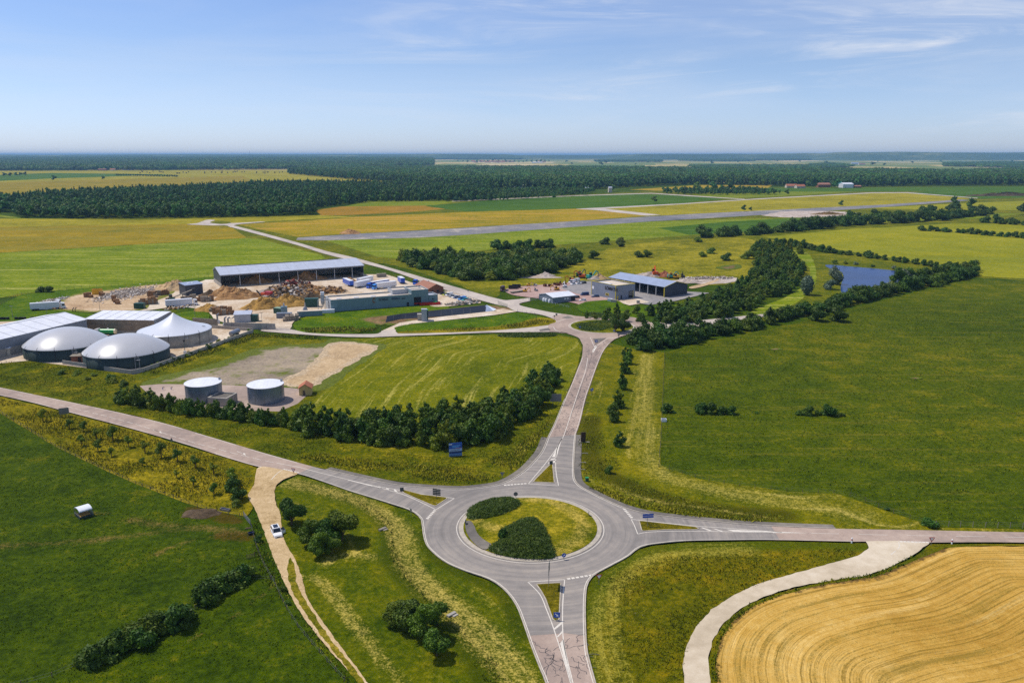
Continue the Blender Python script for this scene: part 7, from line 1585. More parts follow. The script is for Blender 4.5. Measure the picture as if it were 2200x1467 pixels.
# red shredder
p = P(561, 640); root = empty('wood_shredder', (p.x, p.y, 0), -.35, 'red wood shredder at the end of the scrap heap', 'machine'); m = MB(); m.box(0, -1.2, 1, 6.5, 1.2, 1.8); m.build('chassis', M_chassis, root); m = MB(); m.profile([(3.8, 1.8), (6.8, 1.8), (7.2, 3.9), (3.4, 3.9)], -1.3, 1.3); m.build('hopper', M_pred, root); m = MB(); m.box(.6, -1, 1.8, 3.2, 1, 3.2); m.build('engine_housing', M_porange, root); m = MB(); m.bar((0, 0, 1.5), (-2.8, 0, 4.2), 1.0, .25); m.build('discharge_belt', M_black, root)
for x in (1, 2.2, 5.4):
    for sy in (-1, 1): wheel(root, x, sy * 1.1, .5, .35)
# pallet stacks
def pallet_mesh(n, L, W, mat):
    m = MB(); g = random.Random(n)
    for k in range(n):
        z = k * .15; jx, jy = g.uniform(-.03, .03), g.uniform(-.03, .03); m.box(jx, jy, z + .1, L + jx, W + jy, z + .14)
        for y in (.0, W / 2 - .05, W - .1): m.box(jx, y + jy, z, L + jx, y + .1 + jy, z + .1)
    return m.mesh('pallet_stack', mat)
PAL = [pallet_mesh(n, 1.5, 1.3, mt) for n, mt in ((14, M_pallet), (18, M_pallet), (9, M_pallet_g), (16, M_pallet_g), (22, M_pallet))]
pal = [((180, 640), (184, 638), (187, 640), (191, 641)), ((213, 637), (216, 638)), ((240, 648), (243, 651), (247, 654), (249, 655)),
       tuple((294 + 4 * i, 657 - .3 * i) for i in range(10)) + tuple((298 + 4 * i, 654 - .3 * i) for i in range(9)), tuple((316 + 3.6 * i, 637.5 - .3 * i) for i in range(12)) + tuple((318 + 4 * i, 640) for i in range(4)),
       tuple((388 + 5 * i, 643 + .3 * i) for i in range(6)) + ((418, 647), (422, 648), (427, 649), (431, 650)), ((434, 649), (438, 649.5), (442, 650), (446, 649), (451, 648)),
       tuple((449 + 4 * i, 671.5 - .5 * i) for i in range(7)) + tuple((456 + 4 * i, 676 - .5 * i) for i in range(9)) + tuple((464 + 4.4 * i, 679.5 - .4 * i) for i in range(8))]
plb = ['pallet stack beside the yellow skip, left group', 'pallet stack right of the yellow skip', 'pallet stack in the short row before the rubble', 'pallet stack in the big square block on the concrete', 'pallet stack in the row at the back edge of the rubble', 'pallet stack in the row under the conveyor', 'pallet stack in the row right of the conveyor', 'pallet stack in the rows behind the conical tank']
for gi, (grp, lb) in enumerate(zip(pal, plb)):
    for u, v in grp:
        p = P(u, v); o = bpy.data.objects.new('pallet_stack', PAL[rng.randrange(5)]); col.objects.link(o); o.location = (p.x, p.y, 0); o.rotation_euler = (0, 0, .3 + rng.uniform(-.04, .04)); o.scale = (1.35, 1.35, rng.uniform(1.0, 1.35) * (.8 if gi < 3 else 1)); tag(o, lb, 'pallet stack', lb.replace('pallet stack', 'pallet stacks', 1))
for i in range(12):
    p = P(608 + (i % 6) * 5.2, 692 - (i % 6) * .6 - (i // 6) * 3); o = bpy.data.objects.new('crate_stack', PAL[2 + i % 2]); col.objects.link(o); o.location = (p.x, p.y, 0); o.rotation_euler = (0, 0, .3); o.scale = (1.2, 1.4, 1.1); tag(o, 'grey pallet stack in the low rows before the long container', 'pallet stack', 'grey pallet stacks before the long container')
# heaps
def heap(name, u, v, rx, ry, hgt, rz, mat, label, seed, lumps=.25, cat='heap'):
    p = P(u, v); g = np.random.default_rng(seed); n, mr = 40, 14; vs = []; fs = []
    ph = g.uniform(0, 6.28, 8); 
    for j in range(mr + 1):
        s = j / mr
        for i in range(n):
            t = 2 * math.pi * i / n; e = 1 + .12 * math.sin(2 * t + ph[0]) + .09 * math.sin(5 * t + ph[1]) + .05 * math.sin(9 * t + ph[2])
            x, y = rx * s * e * math.cos(t), ry * s * e * math.sin(t)
            z = hgt * max(0, 1 - s ** 1.25) * (1 + lumps * (math.sin(x * .9 + ph[3]) * math.sin(y * 1.1 + ph[4]) + .6 * math.sin(x * 2.3 + ph[5]) * math.sin(y * 2.1 + ph[6]))) + (g.uniform(-.1, .1) * hgt * .35 if j < mr else -.1)
            vs.append((x, y, z))
    for j in range(mr):
        for i in range(n): a, b_ = j * n + i, j * n + (i + 1) % n; fs.append((a, a + n, b_ + n, b_))
    m = MB(); m.add(vs, fs, 0, False); o = m.build(name, mat, label=label, cat=cat); o.location = (p.x, p.y, Z - .02); o.rotation_euler = (0, 0, rz); return o
heap('sand_heap', 378, 622, 12, 8, 5.0, .3, M_sandpile, 'pale sand-coloured heap behind the dark shed', 1); heap('chip_heap', 488, 634, 11, 8, 4.6, .3, M_sawdust, 'brown wood chip heap near the open shed corner', 2); heap('chip_heap', 513, 640, 12.5, 8.5, 5.2, .2, M_sawdust, 'large red-brown wood chip heap in the middle of the yard', 3)
heap('chip_heap', 570, 660, 12, 8, 5.0, .2, M_sawdust_y, 'yellowish wood chip heap, left half of the front pair', 4); heap('chip_heap', 618, 656, 13, 8, 5.4, .25, M_sawdust_y, 'yellowish wood chip heap, right half of the front pair', 5); heap('chip_heap', 450, 667, 8, 5.5, 3.0, .2, M_sawdust_y, 'small chip heap behind the pallet rows', 6)
heap('mulch_heap', 452, 636, 7, 4.5, 2.8, .2, M_darkpile, 'dark mulch heap right of the dark shed', 7); heap('mulch_heap', 668, 641, 8, 4, 2.6, .2, M_darkpile, 'dark heap at the right end of the scrap', 8); heap('sand_heap', 1288, 599, 6, 4, 2.6, 0, M_sandpile, 'ochre sand heap left of the machine shed', 9); heap('sand_heap', 1277, 600.5, 5, 3, 2.2, 0, M_rubble, 'grey gravel heap beside the ochre sand', 10)
heap('soil_heap', 1425, 594, 8, 5, 3.0, 0, plainheap := dirt('red_soil_heap', [lin(120, 74, 52), lin(150, 92, 66), lin(172, 112, 82), lin(190, 136, 104)], .12, .9, 5, bump=.8), 'red-brown soil heap behind the machine shed', 11); heap('soil_heap', 1395, 594, 10, 5, 2.6, 0, M_rubble, 'pale rubble heap behind the machine shed', 12)
heap('gravel_heap', 1172, 594, 7, 4, 2.4, 0, M_rubble, 'small gravel heap on the bare patch in the rough grass', 13); heap('soil_heap', 1480, 607, 9, 4, 2.0, 0, M_rubble, 'rubble heap right of the machine shed', 14); heap('soil_heap', 752, 502, 12, 8, 4, 0, M_sawdust, 'brown soil heap at the near end of the runway', 15)
heap('manure_heap', 432, 1106, 4.5, 2.6, 1.0, .2, M_darkpile, 'dark manure heap by the water trough', 16); heap('soil_bank', 2160, 421, 95, 9, 6, .1, M_darkpile, 'long dark earth bank beyond the runway end', 17); heap('soil_heap', 1780, 461, 22, 9, 3, 0, M_soil, 'reddish soil heap on the airfield apron', 18)
heap('chip_heap', 548, 607, 11, 7, 4.2, .3, M_sawdust, 'dim chip heap inside the left bay of the open shed', 19); heap('chip_heap', 660, 601, 12, 7, 4.6, .3, M_sawdust, 'dim chip heap inside the middle bay of the open shed', 20); heap('brush_heap', 752, 606, 5, 3.5, 2.8, .2, M_sawdust, 'brushwood pile behind the blue curtain trailer', 21)
# scrap timber: one mass of splintered pieces
def debris(name, line_px, width, hgt, n, mats, label, seed, size=(.3, 1.6), flat=.35):
    g = np.random.default_rng(seed); base = C(line_px, 8); m = MB()
    for k in range(n):
        i = int(g.uniform(0, len(base) - 1)); t = g.normal() * .42; p = base[i] + Vector((g.normal() * 1.5, t * width)); env = max(.05, 1 - abs(t) / 1.0) * min(1, 4 * min(i + 1, len(base) - i) / len(base))
        z = hgt * env * g.uniform(.25, 1.0); s = g.uniform(size[0], size[1], 3) * np.array([1, .6, flat]); a, b_ = g.uniform(0, 6.28), g.normal() * .45
        R3 = Matrix.Rotation(a, 3, 'Z') @ Matrix.Rotation(b_, 3, 'Y') @ Matrix.Rotation(g.normal() * .4, 3, 'X'); v = []
        for dz in (-1, 1):
            for dx, dy in ((-1, -1), (1, -1), (1, 1), (-1, 1)): q = R3 @ Vector((dx * s[0], dy * s[1], dz * s[2])); v.append((p.x + q.x, p.y + q.y, z + q.z))
        m.hexa(v, int(g.integers(0, len(mats))))
    return m.build(name, mats, label=label, kind='stuff')
heap('scrap_mound', 600, 633, 16, 8, 4.6, .25, M_rubble, 'mound of waste timber left of the sawmill hall', 30); heap('scrap_mound', 660, 629, 17, 8, 4.4, .25, M_sawdust, 'right half of the waste timber mound', 31)
M_w1, M_w2, M_w3, M_w4 = plain('scrap_grey', lin(156, 142, 126), .9, .1, var=.3), plain('scrap_tan', lin(190, 150, 96), .9, .1, var=.3), plain('scrap_red', lin(150, 66, 58), .8, .2, var=.3), plain('scrap_white', lin(214, 206, 196), .8, .2, var=.2)
debris('scrap_timber', [(575, 640), (600, 634), (640, 631), (690, 627)], 13, 5.2, 1500, [M_w1, M_w1, M_w4, M_w2, M_pallet, M_darkpile], 'splintered waste timber covering the mound', 3)
debris('scrap_timber', [(612, 626), (635, 624), (668, 625)], 6, 6.4, 330, [M_w3, M_w3, M_rust, M_w1], 'red painted scrap boards on top of the mound', 4); debris('scrap_timber', [(585, 634), (605, 632)], 5, 4.6, 160, [M_w3, M_w1, M_w4], 'reddish scrap boards at the left of the mound', 5)
debris('scrap_timber', [(660, 634), (690, 630), (735, 628)], 7, 3.4, 460, [M_w2, M_w2, M_pallet, M_w1], 'yellow waste boards at the right of the mound', 6)
debris('rubble', [(232, 634), (270, 632), (320, 628)], 26, 1.0, 1500, [M_w1, M_w4, M_w1, M_rubble], 'field of pale broken rubble on the gravel yard', 7, (.2, .8), .6); debris('rubble', [(95, 648), (120, 646), (140, 640)], 8, .8, 200, [M_w4, M_w1], 'scattered pale rubble by the parked truck', 8, (.2, .6), .6)
debris('stone_row', [(968, 656), (995, 653), (1020, 649)], 2.2, 1.4, 240, [M_w1, M_conc_d, M_w4], 'row of rough stones along the staff parking', 9, (.35, .9), .7); debris('rubble', [(1470, 600), (1520, 599), (1570, 599)], 6, 1.4, 300, [M_rubble, M_w4, M_w1], 'pale rubble ridge along the quarry', 10, (.3, .9), .6)
debris('rubble', [(360, 665), (385, 663), (398, 661)], 2, 1.2, 60, [M_w4, M_w2], 'white plaster bags before the loading truck', 12, (.3, .7), .6)
for i in range(11):
    u = [2, 6, 9, 17, 35, 43, 46, 53, 69, 76, 79][i]; p = P(u, 687 - u * .012); root = empty('tyre_stack', (p.x, p.y, 0), 0, 'black tyre bale on the edge of the silage pad', 'tyres', 'tyre bales behind the long barn')
    m = MB(); [m.tube((0, 0, .42 * k), (0, 0, .42 * k + .36), .75, .75, 12) for k in range(3)]; m.build('tyre', M_black, root)
# ------------------------------------------------------------------ signs, fences, small things
def face_cam(p, extra=0.0): return math.atan2(-p.x, p.y) * -1 * 0 + extra
def sign(name, u, v, hgt, label, build, rz=0.0, n=1, spread=0.0, cat='sign'):
    p = P(u, v); root = empty(name, (p.x, p.y, 0), rz, label, cat)
    for k in range(n):
        x = 0 if n == 1 else (-spread / 2 + spread * k / (n - 1)); m = MB(); m.tube((x, .06, 0), (x, .06, hgt), .05, .05, 8); m.build('post', M_steel, root)
    build(root, hgt); return root
def flat_poly(root, name, pts, y, mat, t=.04):
    m = MB(); n = len(pts); m.add([(x, y, z) for x, z in pts] + [(x, y + t, z) for x, z in pts], [tuple(range(n)), tuple(range(n, 2 * n))[::-1]] + [((i + 1) % n, i, n + i, n + (i + 1) % n) for i in range(n)]); return m.build(name, mat, root)
def circ(cx, cz, r, n=24): return [(cx + r * math.cos(2 * math.pi * k / n), cz + r * math.sin(2 * math.pi * k / n)) for k in range(n)]
def tri(cz, r, down=True):
    s = -1 if down else 1; return [(-r, cz - s * -.0 + (r * .58 if down else -r * .58)), (0, cz - (r * 1.15 if down else -r * 1.15)), (r, cz + (r * .58 if down else -r * .58))][:: (1 if down else -1)]
def yield_face(root, h): flat_poly(root, 'panel', tri(h - .35, .62), -.03, M_signred); flat_poly(root, 'panel_face', tri(h - .33, .40), -.05, M_pwhite, .02)
def yield_back(root, h): flat_poly(root, 'panel', tri(h - .35, .55), .0, M_signback)
def warn_back(root, h): flat_poly(root, 'panel', tri(h - .35, .6, False), .0, M_signback)
def arrow_pts(cx, cz, s, ang):
    base = [(-.8, -.16), (.1, -.16), (.1, -.45), (.8, 0), (.1, .45), (.1, .16), (-.8, .16)]; c, q = math.cos(ang), math.sin(ang)
    return [(cx + s * (x * c - z * q), cz + s * (x * q + z * c)) for x, z in base]
def round_blue(root, h): flat_poly(root, 'panel', circ(0, h - .4, .45), -.03, M_signblue); flat_poly(root, 'arrow', arrow_pts(0, h - .4, .34, .5), -.05, M_pwhite, .02)
def round_back(root, h): flat_poly(root, 'panel', circ(0, h - .4, .5), 0, M_signback)
def square_blue(root, h): flat_poly(root, 'panel', [(-.55, h - 1), (.55, h - 1), (.55, h), (-.55, h)], -.03, M_signblue); flat_poly(root, 'arrow', arrow_pts(0, h - .5, .5, -.78), -.05, M_pwhite, .02)
def square_back(root, h): flat_poly(root, 'panel', [(-.45, h - .9), (.45, h - .9), (.45, h), (-.45, h)], 0, M_signgreen)
def stack_back(n, w, mat, ph=.34):
    def f(root, h):
        for k in range(n): z = h - k * (ph + .08); flat_poly(root, 'panel', [(-w * .45, z - ph), (w * .5, z - ph), (w * .5 + .2, z - ph / 2), (w * .5, z), (-w * .45, z)], 0, mat)
    return f
sign('direction_sign', 937.5, 1073, 2.7, 'dark signpost with four stacked direction panels seen from behind', stack_back(4, 1.9, M_signgreen), -.25)
sign('direction_sign', 1390.5, 1134, 3.3, 'blue signpost with two arrow panels on the east splitter', stack_back(2, 2.4, M_signblue, .42), .1)
sign('direction_sign', 1179.5, 1264, 5.2, 'tall direction sign seen edge-on at the south splitter', stack_back(4, 2.4, M_signgreen, .42), math.radians(82))
sign('road_sign', 863.5, 1058, 1.3, 'small dark panel sign at the west splitter tip', square_back, .3); sign('road_sign', 1184, 1000, 1.3, 'small dark panel sign at the north splitter tip', square_back, .2)
sign('road_sign', 1108, 1072, 1.7, 'round grey sign seen from behind at the island top', round_back, 0); sign('road_sign', 1211.5, 1205, 1.7, 'round blue arrow sign on the lower right of the island', round_blue, .35); sign('road_sign', 1265, 1112, 1.5, 'thin sign seen edge-on at the right island edge', round_back, 1.45); sign('road_sign', 1000.5, 1131, 1.6, 'thin dark sign seen edge-on at the left island edge', round_back, 1.35)
sign('yield_sign', 1286.5, 1258, 2.3, 'red and white give-way triangle at the south entry', yield_face, .1); sign('yield_sign', 2000, 1174, 2.1, 'red and white give-way triangle at the farm lane mouth', yield_face, 0); sign('yield_sign', 631, 1021, 1.9, 'give-way triangle at the farm track mouth', yield_face, -.3); sign('yield_sign', 1329, 729, 2.2, 'give-way triangle before the second roundabout', yield_face, .3)
sign('yield_sign', 883, 1112, 2.2, 'give-way triangle at the west entry seen from behind', yield_back, -.9); sign('yield_sign', 1079, 1032, 2.2, 'give-way triangle at the north entry seen from behind', yield_back, .1); sign('yield_sign', 1191, 688, 2.5, 'dark give-way triangle on the far side of the second roundabout', yield_back, -.3); sign('road_sign', 369.5, 957, 2.0, 'grey warning triangle back on the verge of the west road', warn_back, -.2)
sign('road_sign', 1195.5, 680, 1.5, 'small dark sign on the splitter beyond the second roundabout', square_back, 0); sign('road_sign', 1196, 1336, 1.9, 'square blue keep-right arrow sign on the south splitter', square_blue, 0); sign('road_sign', 1281, 739, 1.8, 'square blue arrow sign on the splitter of the second roundabout', square_blue, 0); sign('road_sign', 1246, 709.5, 1.9, 'round blue arrow sign at the left of the second island', round_blue, 0); sign('road_sign', 1319, 717.5, 1.9, 'round blue arrow sign at the front of the second island', round_blue, 0); sign('road_sign', 1271.5, 846, 2.0, 'small blue sign on the verge of the north road', square_blue, .4); sign('road_sign', 1006, 630, 2.0, 'small dark sign beside the sawmill road', warn_back, .5)
def board(w, z0, mat): return lambda root, h: flat_poly(root, 'panel', [(-w / 2, z0), (w / 2, z0), (w / 2, h), (-w / 2, h)], 0, mat, .08)
sign('billboard', 1194, 872, 4.0, 'large grey billboard seen from behind beside the north road', board(3.6, 1.5, M_signback), .05, 2, 2.0, 'billboard'); sign('billboard', 139, 897, 3.1, 'tilted grey billboard seen from behind on the west road verge', board(2.7, 1.2, M_signback), .45, 2, 1.9, 'billboard')
def blue_board(root, h):
    w = 3.5; flat_poly(root, 'panel', [(-w / 2, .1), (w / 2, .1), (w / 2, h), (-w / 2, h)], 0, M_signblue, .1)
    for nm, x0, x1, a, b_, mt in [('print_block', -w / 2, -.9, 3.45, 3.75, M_pgreyw), ('print_band', -w / 2, w / 2, 1.55, 2.35, paint('print_pale', lin(150, 176, 214), .5)), ('print_band', -w / 2, w / 2, .1, .95, paint('print_mid', lin(96, 132, 172), .5)), ('print_band', -w / 2, w / 2, 1.1, 1.5, M_pdblue), ('print_line', -1.0, 1.3, 3.0, 3.22, paint('print_sky', lin(90, 160, 220), .5)), ('print_line', -.9, .9, 2.62, 2.86, MATS['print_sky']), ('print_line', .0, 1.6, 2.37, 2.46, M_signred), ('print_line', -1.2, 1.2, 1.95, 2.08, M_pgrey), ('print_line', -1.4, .8, 1.7, 1.8, M_pgrey)]: flat_poly(root, nm, [(x0, a), (x1, a), (x1, b_), (x0, b_)], -.02, mt, .018)
sign('billboard', 979, 981, 3.9, 'blue and white printed billboard in front of the dark belt', blue_board, .28, 2, 2.8, 'billboard')
p = P(1253, 951); root = empty('totem_sign', (p.x, p.y, 0), .1, 'dark brown upright totem panel beside the north road', 'sign'); m = MB(); m.box(-.65, -.1, 0, .65, .1, 3.1); m.build('panel', plain('dark_brown', lin(62, 44, 38), .5, .4), root); m = MB(); m.box(-.8, -.2, 0, 1.8, .2, .25); m.build('base', M_conc, root)
for u, v, w, lb in [(1256, 977, 1.6, 'upper low white rail on the bank by the north road'), (1254, 997, 1.3, 'middle low white rail on the bank by the north road'), (1252, 1012, 1.2, 'lower low white rail on the bank by the north road')]:
    p = P(u, v); root = empty('low_rail', (p.x, p.y, 0), 0, lb, 'rail'); m = MB(); m.box(-w / 2, -.05, .45, w / 2, .05, .6); m.build('bar', M_kerb, root); m = MB(); m.box(-w / 2, -.04, 0, -w / 2 + .1, .04, .5); m.box(w / 2 - .1, -.04, 0, w / 2, .04, .5); m.build('leg', M_kerb, root)
p = P(1261, 1035); root = empty('green_bin', (p.x, p.y, 0), .2, 'green roadside cabinet at the east side of the junction', 'cabinet'); m = MB(); m.box(-.35, -.3, 0, .35, .3, 1.1); m.build('body', M_pdgreen, root); m = MB(); m.box(-.4, -.35, 1.1, .4, .35, 1.2); m.build('lid', M_pgreen, root)
for u, v, lb in [(1829.5, 1168, 'white bollard with red band left of the farm lane mouth'), (2044.5, 1171, 'white bollard with red band right of the farm lane mouth')]:
    p = P(u, v); root = empty('bollard', (p.x, p.y, 0), 0, lb, 'bollard'); m = MB(); m.lathe([(.16, 0), (.14, 1.25), (.1, 1.4), (.01, 1.42)], 14); m.build('shaft', M_pwhite, root); m = MB(); m.lathe([(.165, .85), (.16, 1.1)], 14); m.build('band', M_signred, root)
# hay feeder with arched roof
p = P(181, 1110); root = empty('hay_feeder', (p.x, p.y, 0), -.75, 'round-roofed cattle hay feeder alone on the left pasture', 'feeder')
m = MB(); n = 10; arc = [(1.55 * math.cos(math.pi * (1 - k / n)), 1.95 + .6 * math.sin(math.pi * k / n)) for k in range(n + 1)]
pts = arc + [(x * .96, z - .06) for x, z in arc[::-1]]; m.profile(pts, -1.35, 1.35); rf = m.build('roof', M_roof_w, root); rf.rotation_euler = (0, 0, 0)
m = MB(); [m.bar((x, y, .1), (x, y, 2.0), .08) for x in (-1.45, 1.45) for y in (-1.4, 1.4)]; m.build('post', M_steel, root)
for y in (-1.4, 1.4):
    m = MB(); m.bar((-1.5, y, .25), (1.5, y, .25), .08); m.bar((-1.5, y, 1.1), (1.5, y, 1.1), .08); [m.bar((-1.4 + .35 * k, y, .25), (-1.4 + .35 * k, y, 1.6), .05) for k in range(9)]; m.build('feed_rail', M_steel, root)
m = MB(); m.box(-1.4, -1.25, .15, 1.4, 1.25, .75); m.build('tray', M_tankgreen, root); m = MB(); m.box(-1.2, -1.1, .75, 1.2, 1.1, 1.0, 0, .3); m.build('hay', M_sawdust_y, root)
def trough(u, v, L, W, hgt, rz, label, mat):
    p = P(u, v); root = empty('water_trough', (p.x, p.y, 0), rz, label, 'trough'); m = MB(); t = .12
    for a in ((-L / 2, -W / 2, L / 2, -W / 2 + t), (-L / 2, W / 2 - t, L / 2, W / 2), (-L / 2, -W / 2 + t, -L / 2 + t, W / 2 - t), (L / 2 - t, -W / 2 + t, L / 2, W / 2 - t)): m.box(a[0], a[1], 0, a[2], a[3], hgt)
    m.box(-L / 2, -W / 2, 0, L / 2, W / 2, .12); m.build('basin', mat, root); m = MB(); m.box(-L / 2 + t, -W / 2 + t, hgt - .2, L / 2 - t, W / 2 - t, hgt - .18); m.build('water', M_water, root)
trough(484, 1098, 2.4, .8, .7, -.35, 'long concrete cattle trough beside the manure heap', M_conc_d); trough(540, 1150, 1.2, .9, .8, .6, 'dark trough by the pasture gateway', M_black); trough(1426, 906, 1.5, 1.1, 1.0, 0, 'white water tub on the right pasture fence', M_pwhite); trough(533, 1138, 1.0, .4, .5, .2, 'small wooden box by the pasture gateway', M_post)
def gate(name, a, b, hgt, label, bars=5, mat=None):
    A, B = P(*a), P(*b); d = B - A; L = d.length; root = empty(name, (A.x, A.y, 0), math.atan2(d.y, d.x), label, 'gate'); mt = mat or M_steel
    for x in (0, L): m = MB(); m.tube((x, 0, 0), (x, 0, hgt + .15), .06, .06, 8); m.build('gate_post', mt, root)
    for k in range(bars): z = .2 + (hgt - .25) * k / (bars - 1); m = MB(); m.bar((0, 0, z), (L, 0, z), .05); m.build('rail', mt, root)
    m = MB(); k = .5
    while k < L: m.bar((k, 0, .2), (k, 0, hgt - .05), .04); k += .5
    m.build('upright', mt, root)
gate('field_gate', (524, 1112), (538.5, 1131), 1.5, 'steel field gate beside the farm track'); gate('field_gate', (531, 1203), (548, 1198), 1.1, 'old wooden gate by the upper hedge clump', 4, M_post); gate('yard_gate', (593, 710), (630, 710), 1.7, 'barred steel gate closing the sawmill yard', 4, M_clad_dk); gate('yard_gate', (556, 714), (573, 709), 1.8, 'barred gate at the biogas entrance', 4, M_clad_dk); gate('yard_gate', (1090, 662), (1070, 655), 2.2, 'dark green sliding gate by the sawmill basin', 5, M_pdgreen); gate('yard_gate', (1136, 648), (1158, 644), 2.0, 'grey sliding gate at the hire yard entrance', 5, M_clad_gr)
POST = {}
def fence(name, px, step, hgt, label, mat, wires=2, r=.06, smooth=True, mesh_panel=None, wmat=None):
    pts = resample(C(px) if smooth else PP(px), step); root = empty(name, (0, 0, 0), 0, label, 'fence')
    key = (hgt, mat.name, r)
    if key not in POST: m = MB(); m.tube((0, 0, -.1), (0, 0, hgt), r, r * .85, 6); POST[key] = m.mesh('post', mat)
    for p in pts: o = obj_from('post', POST[key], root); o.location = (p.x + rng.uniform(-.05, .05), p.y, 0); o.rotation_euler = (rng.uniform(-.05, .05), rng.uniform(-.05, .05), 0)
    m = MB()
    for a, b_ in zip(pts[:-1], pts[1:]):
        for k in range(wires): z = hgt * (.95 - .8 * k / max(1, wires)); m.bar((a.x, a.y, z), (b_.x, b_.y, z), .012)
    m.build('wire', wmat or M_steel, root); return root
fence('pasture_fence', [(-60, 862), (0, 889), (60, 925), (120, 962), (220, 1010), (300, 1045), (400, 1083), (450, 1100), (520, 1112)], 3.0, 1.15, 'wooden post fence along the golden verge of the left pasture', M_post, 2, .075)
fence('pasture_fence', [(540, 1135), (552, 1180), (566, 1215), (592, 1262), (610, 1300), (640, 1350), (690, 1410), (740, 1467)], 3.0, 1.2, 'weathered post fence beside the farm track', M_post, 2, .08); fence('pasture_fence', [(-20, 1490), (100, 1462), (190, 1425), (300, 1380), (420, 1312), (530, 1250), (590, 1250)], 4.0, 1.2, 'old post fence through the left hedge clumps', M_post, 2, .08)
fence('pasture_fence', [(1428, 760), (1424, 850), (1420, 940), (1416, 1000), (1426, 1008), (1500, 1030), (1580, 1045), (1700, 1058), (1800, 1063), (1850, 1076), (1900, 1097), (1960, 1118), (2010, 1132)], 3.6, 1.25, 'thin post fence between mown strip and right pasture', M_post, 2, .06); fence('pasture_fence', [(2010, 1132), (2100, 1134), (2200, 1136), (2350, 1142)], 2.6, 1.5, 'grey post fence along the east road', M_conc_d, 3, .07)
fence('pasture_fence', [(1850, 635), (1960, 640), (2080, 644), (2250, 650)], 7, 1.3, 'faint post fence across the upper right pasture', M_post, 1, .07); fence('pasture_fence', [(2050, 602), (2120, 606), (2250, 611)], 7, 1.3, 'faint post fence at the foot of the wheat field', M_post, 1, .07)
fence('yard_fence', [(-30, 664), (0, 656), (25, 644), (45, 634), (100, 627), (200, 619), (330, 607), (448, 596)], 4.0, 1.9, 'dark wire fence behind the gravel yard', M_clad_dk, 3, .06, wmat=M_clad_dk); fence('yard_fence', [(785, 580), (830, 590), (880, 605), (960, 628), (1040, 652), (1088, 664)], 4.0, 1.6, 'dark wire fence along the sawmill road', M_clad_dk, 3, .06, wmat=M_clad_dk); fence('yard_fence', [(1112, 671), (1148, 678), (1152, 690)], 3.0, 1.7, 'dark wire fence round the tip of the triangular lawn', M_clad_dk, 3, .06, wmat=M_clad_dk); fence('yard_fence', [(635, 711), (720, 709), (810, 704), (818, 712)], 4.0, 1.5, 'thin wire fence along the sawmill lawn', M_clad_dk, 2, .05, wmat=M_clad_dk); fence('yard_fence', [(862, 700), (1000, 693), (1100, 682)], 5.0, 1.4, 'thin wire fence across the triangular lawn', M_clad_dk, 2, .05); fence('yard_fence', [(846, 691), (900, 686), (960, 681), (1010, 676)], 6.0, 3.2, 'tall steel post fence in front of the lined basin', M_steel, 2, .07); fence('yard_fence', [(1085, 630), (1110, 640), (1130, 646)], 4.0, 1.8, 'wire fence at the hire yard corner', M_clad_dk, 3, .05); fence('yard_fence', [(1186, 653), (1222, 661)], 3.0, 1.2, 'white-topped fence before the site office', M_pgreyw, 3, .06, wmat=M_pwhite)
def lamp_post(u, v, hgt, label):
    p = P(u, v); root = empty('lamp_post', (p.x, p.y, 0), 0, label, 'lamp post'); m = MB(); m.tube((0, 0, 0), (0, 0, hgt), .11, .07, 8); m.build('pole', M_steel, root); m = MB(); m.box(-.9, -.15, hgt, .9, .15, hgt + .15); m.build('lamp_head', M_signback, root)
for u, v, h_, lb in [(419.5, 683, 5.5, 'lamp post on the grass behind the conical tank'), (563, 694, 5.0, 'lamp post on the sawmill yard by the panel wall'), (28, 686, 6.5, 'lamp post behind the long barn'), (215, 668, 5.0, 'lamp post behind the timber shed'), (498, 707, 5.0, 'thin lamp pole beside the pump units'), (439, 730, 6.0, 'thin mast right of the conical tank'), (101, 682, 4.0, 'short lamp post between barn and truck')]: lamp_post(u, v, h_, lb)
p = P(398, 762); root = empty('gas_flare', (p.x, p.y, 0), 0, 'slim gas flare stack inside the biogas wall', 'flare stack'); m = MB(); m.tube((0, 0, 0), (0, 0, 5.4), .12, .12, 8); m.build('stack', M_steel, root); m = MB(); m.tube((0, 0, 5.4), (0, 0, 6.2), .3, .3, 10); m.build('burner', M_chassis, root); m = MB(); m.box(-.5, -.4, 0, .5, .4, 1.5); m.build('cabinet', M_pgreyw, root)
for u, v, lb in [(157, 671, 'black bent vent pipe behind the barn, left of two'), (162, 671, 'black bent vent pipe behind the barn, right of two')]:
    p = P(u, v); root = empty('vent_pipe', (p.x, p.y, 0), 0, lb, 'pipe'); m = MB(); m.tube((0, 0, 0), (0, 0, 1.7), .18, .18, 8); m.build('riser', M_chassis, root); m = MB(); m.tube((0, 0, 1.7), (.7, 0, 2.4), .2, .24, 8); m.build('elbow', M_chassis, root)
for k, (u, v, lb) in enumerate([(350, 838, 'blue pipe stub on the tank apron, left'), (368, 838, 'blue pipe stub on the tank apron, right')]):
    p = P(u, v); root = empty('pipe_stub', (p.x, p.y, 0), 0, lb, 'pipe'); m = MB(); m.tube((0, 0, 0), (0, 0, 1.0), .12, .12, 8); m.build('riser', M_signblue, root); m = MB(); m.tube((0, 0, 1), (.6, 0, 1), .12, .12, 8); m.build('elbow', M_post, root)
root = empty('concrete_slab', (*P(640, 1164), .03), .4, 'flat concrete slab beside the white car', 'slab'); m = MB(); m.box(-1.2, -.5, -.02, 1.2, .5, .12); m.build('slab', M_conc_d, root)
root = empty('culvert_slab', (*P(178, 872), .03), -.3, 'flat concrete culvert cover on the north verge', 'slab'); m = MB(); m.box(-1.6, -.8, -.02, 1.6, .8, .14); m.build('slab', M_conc, root)
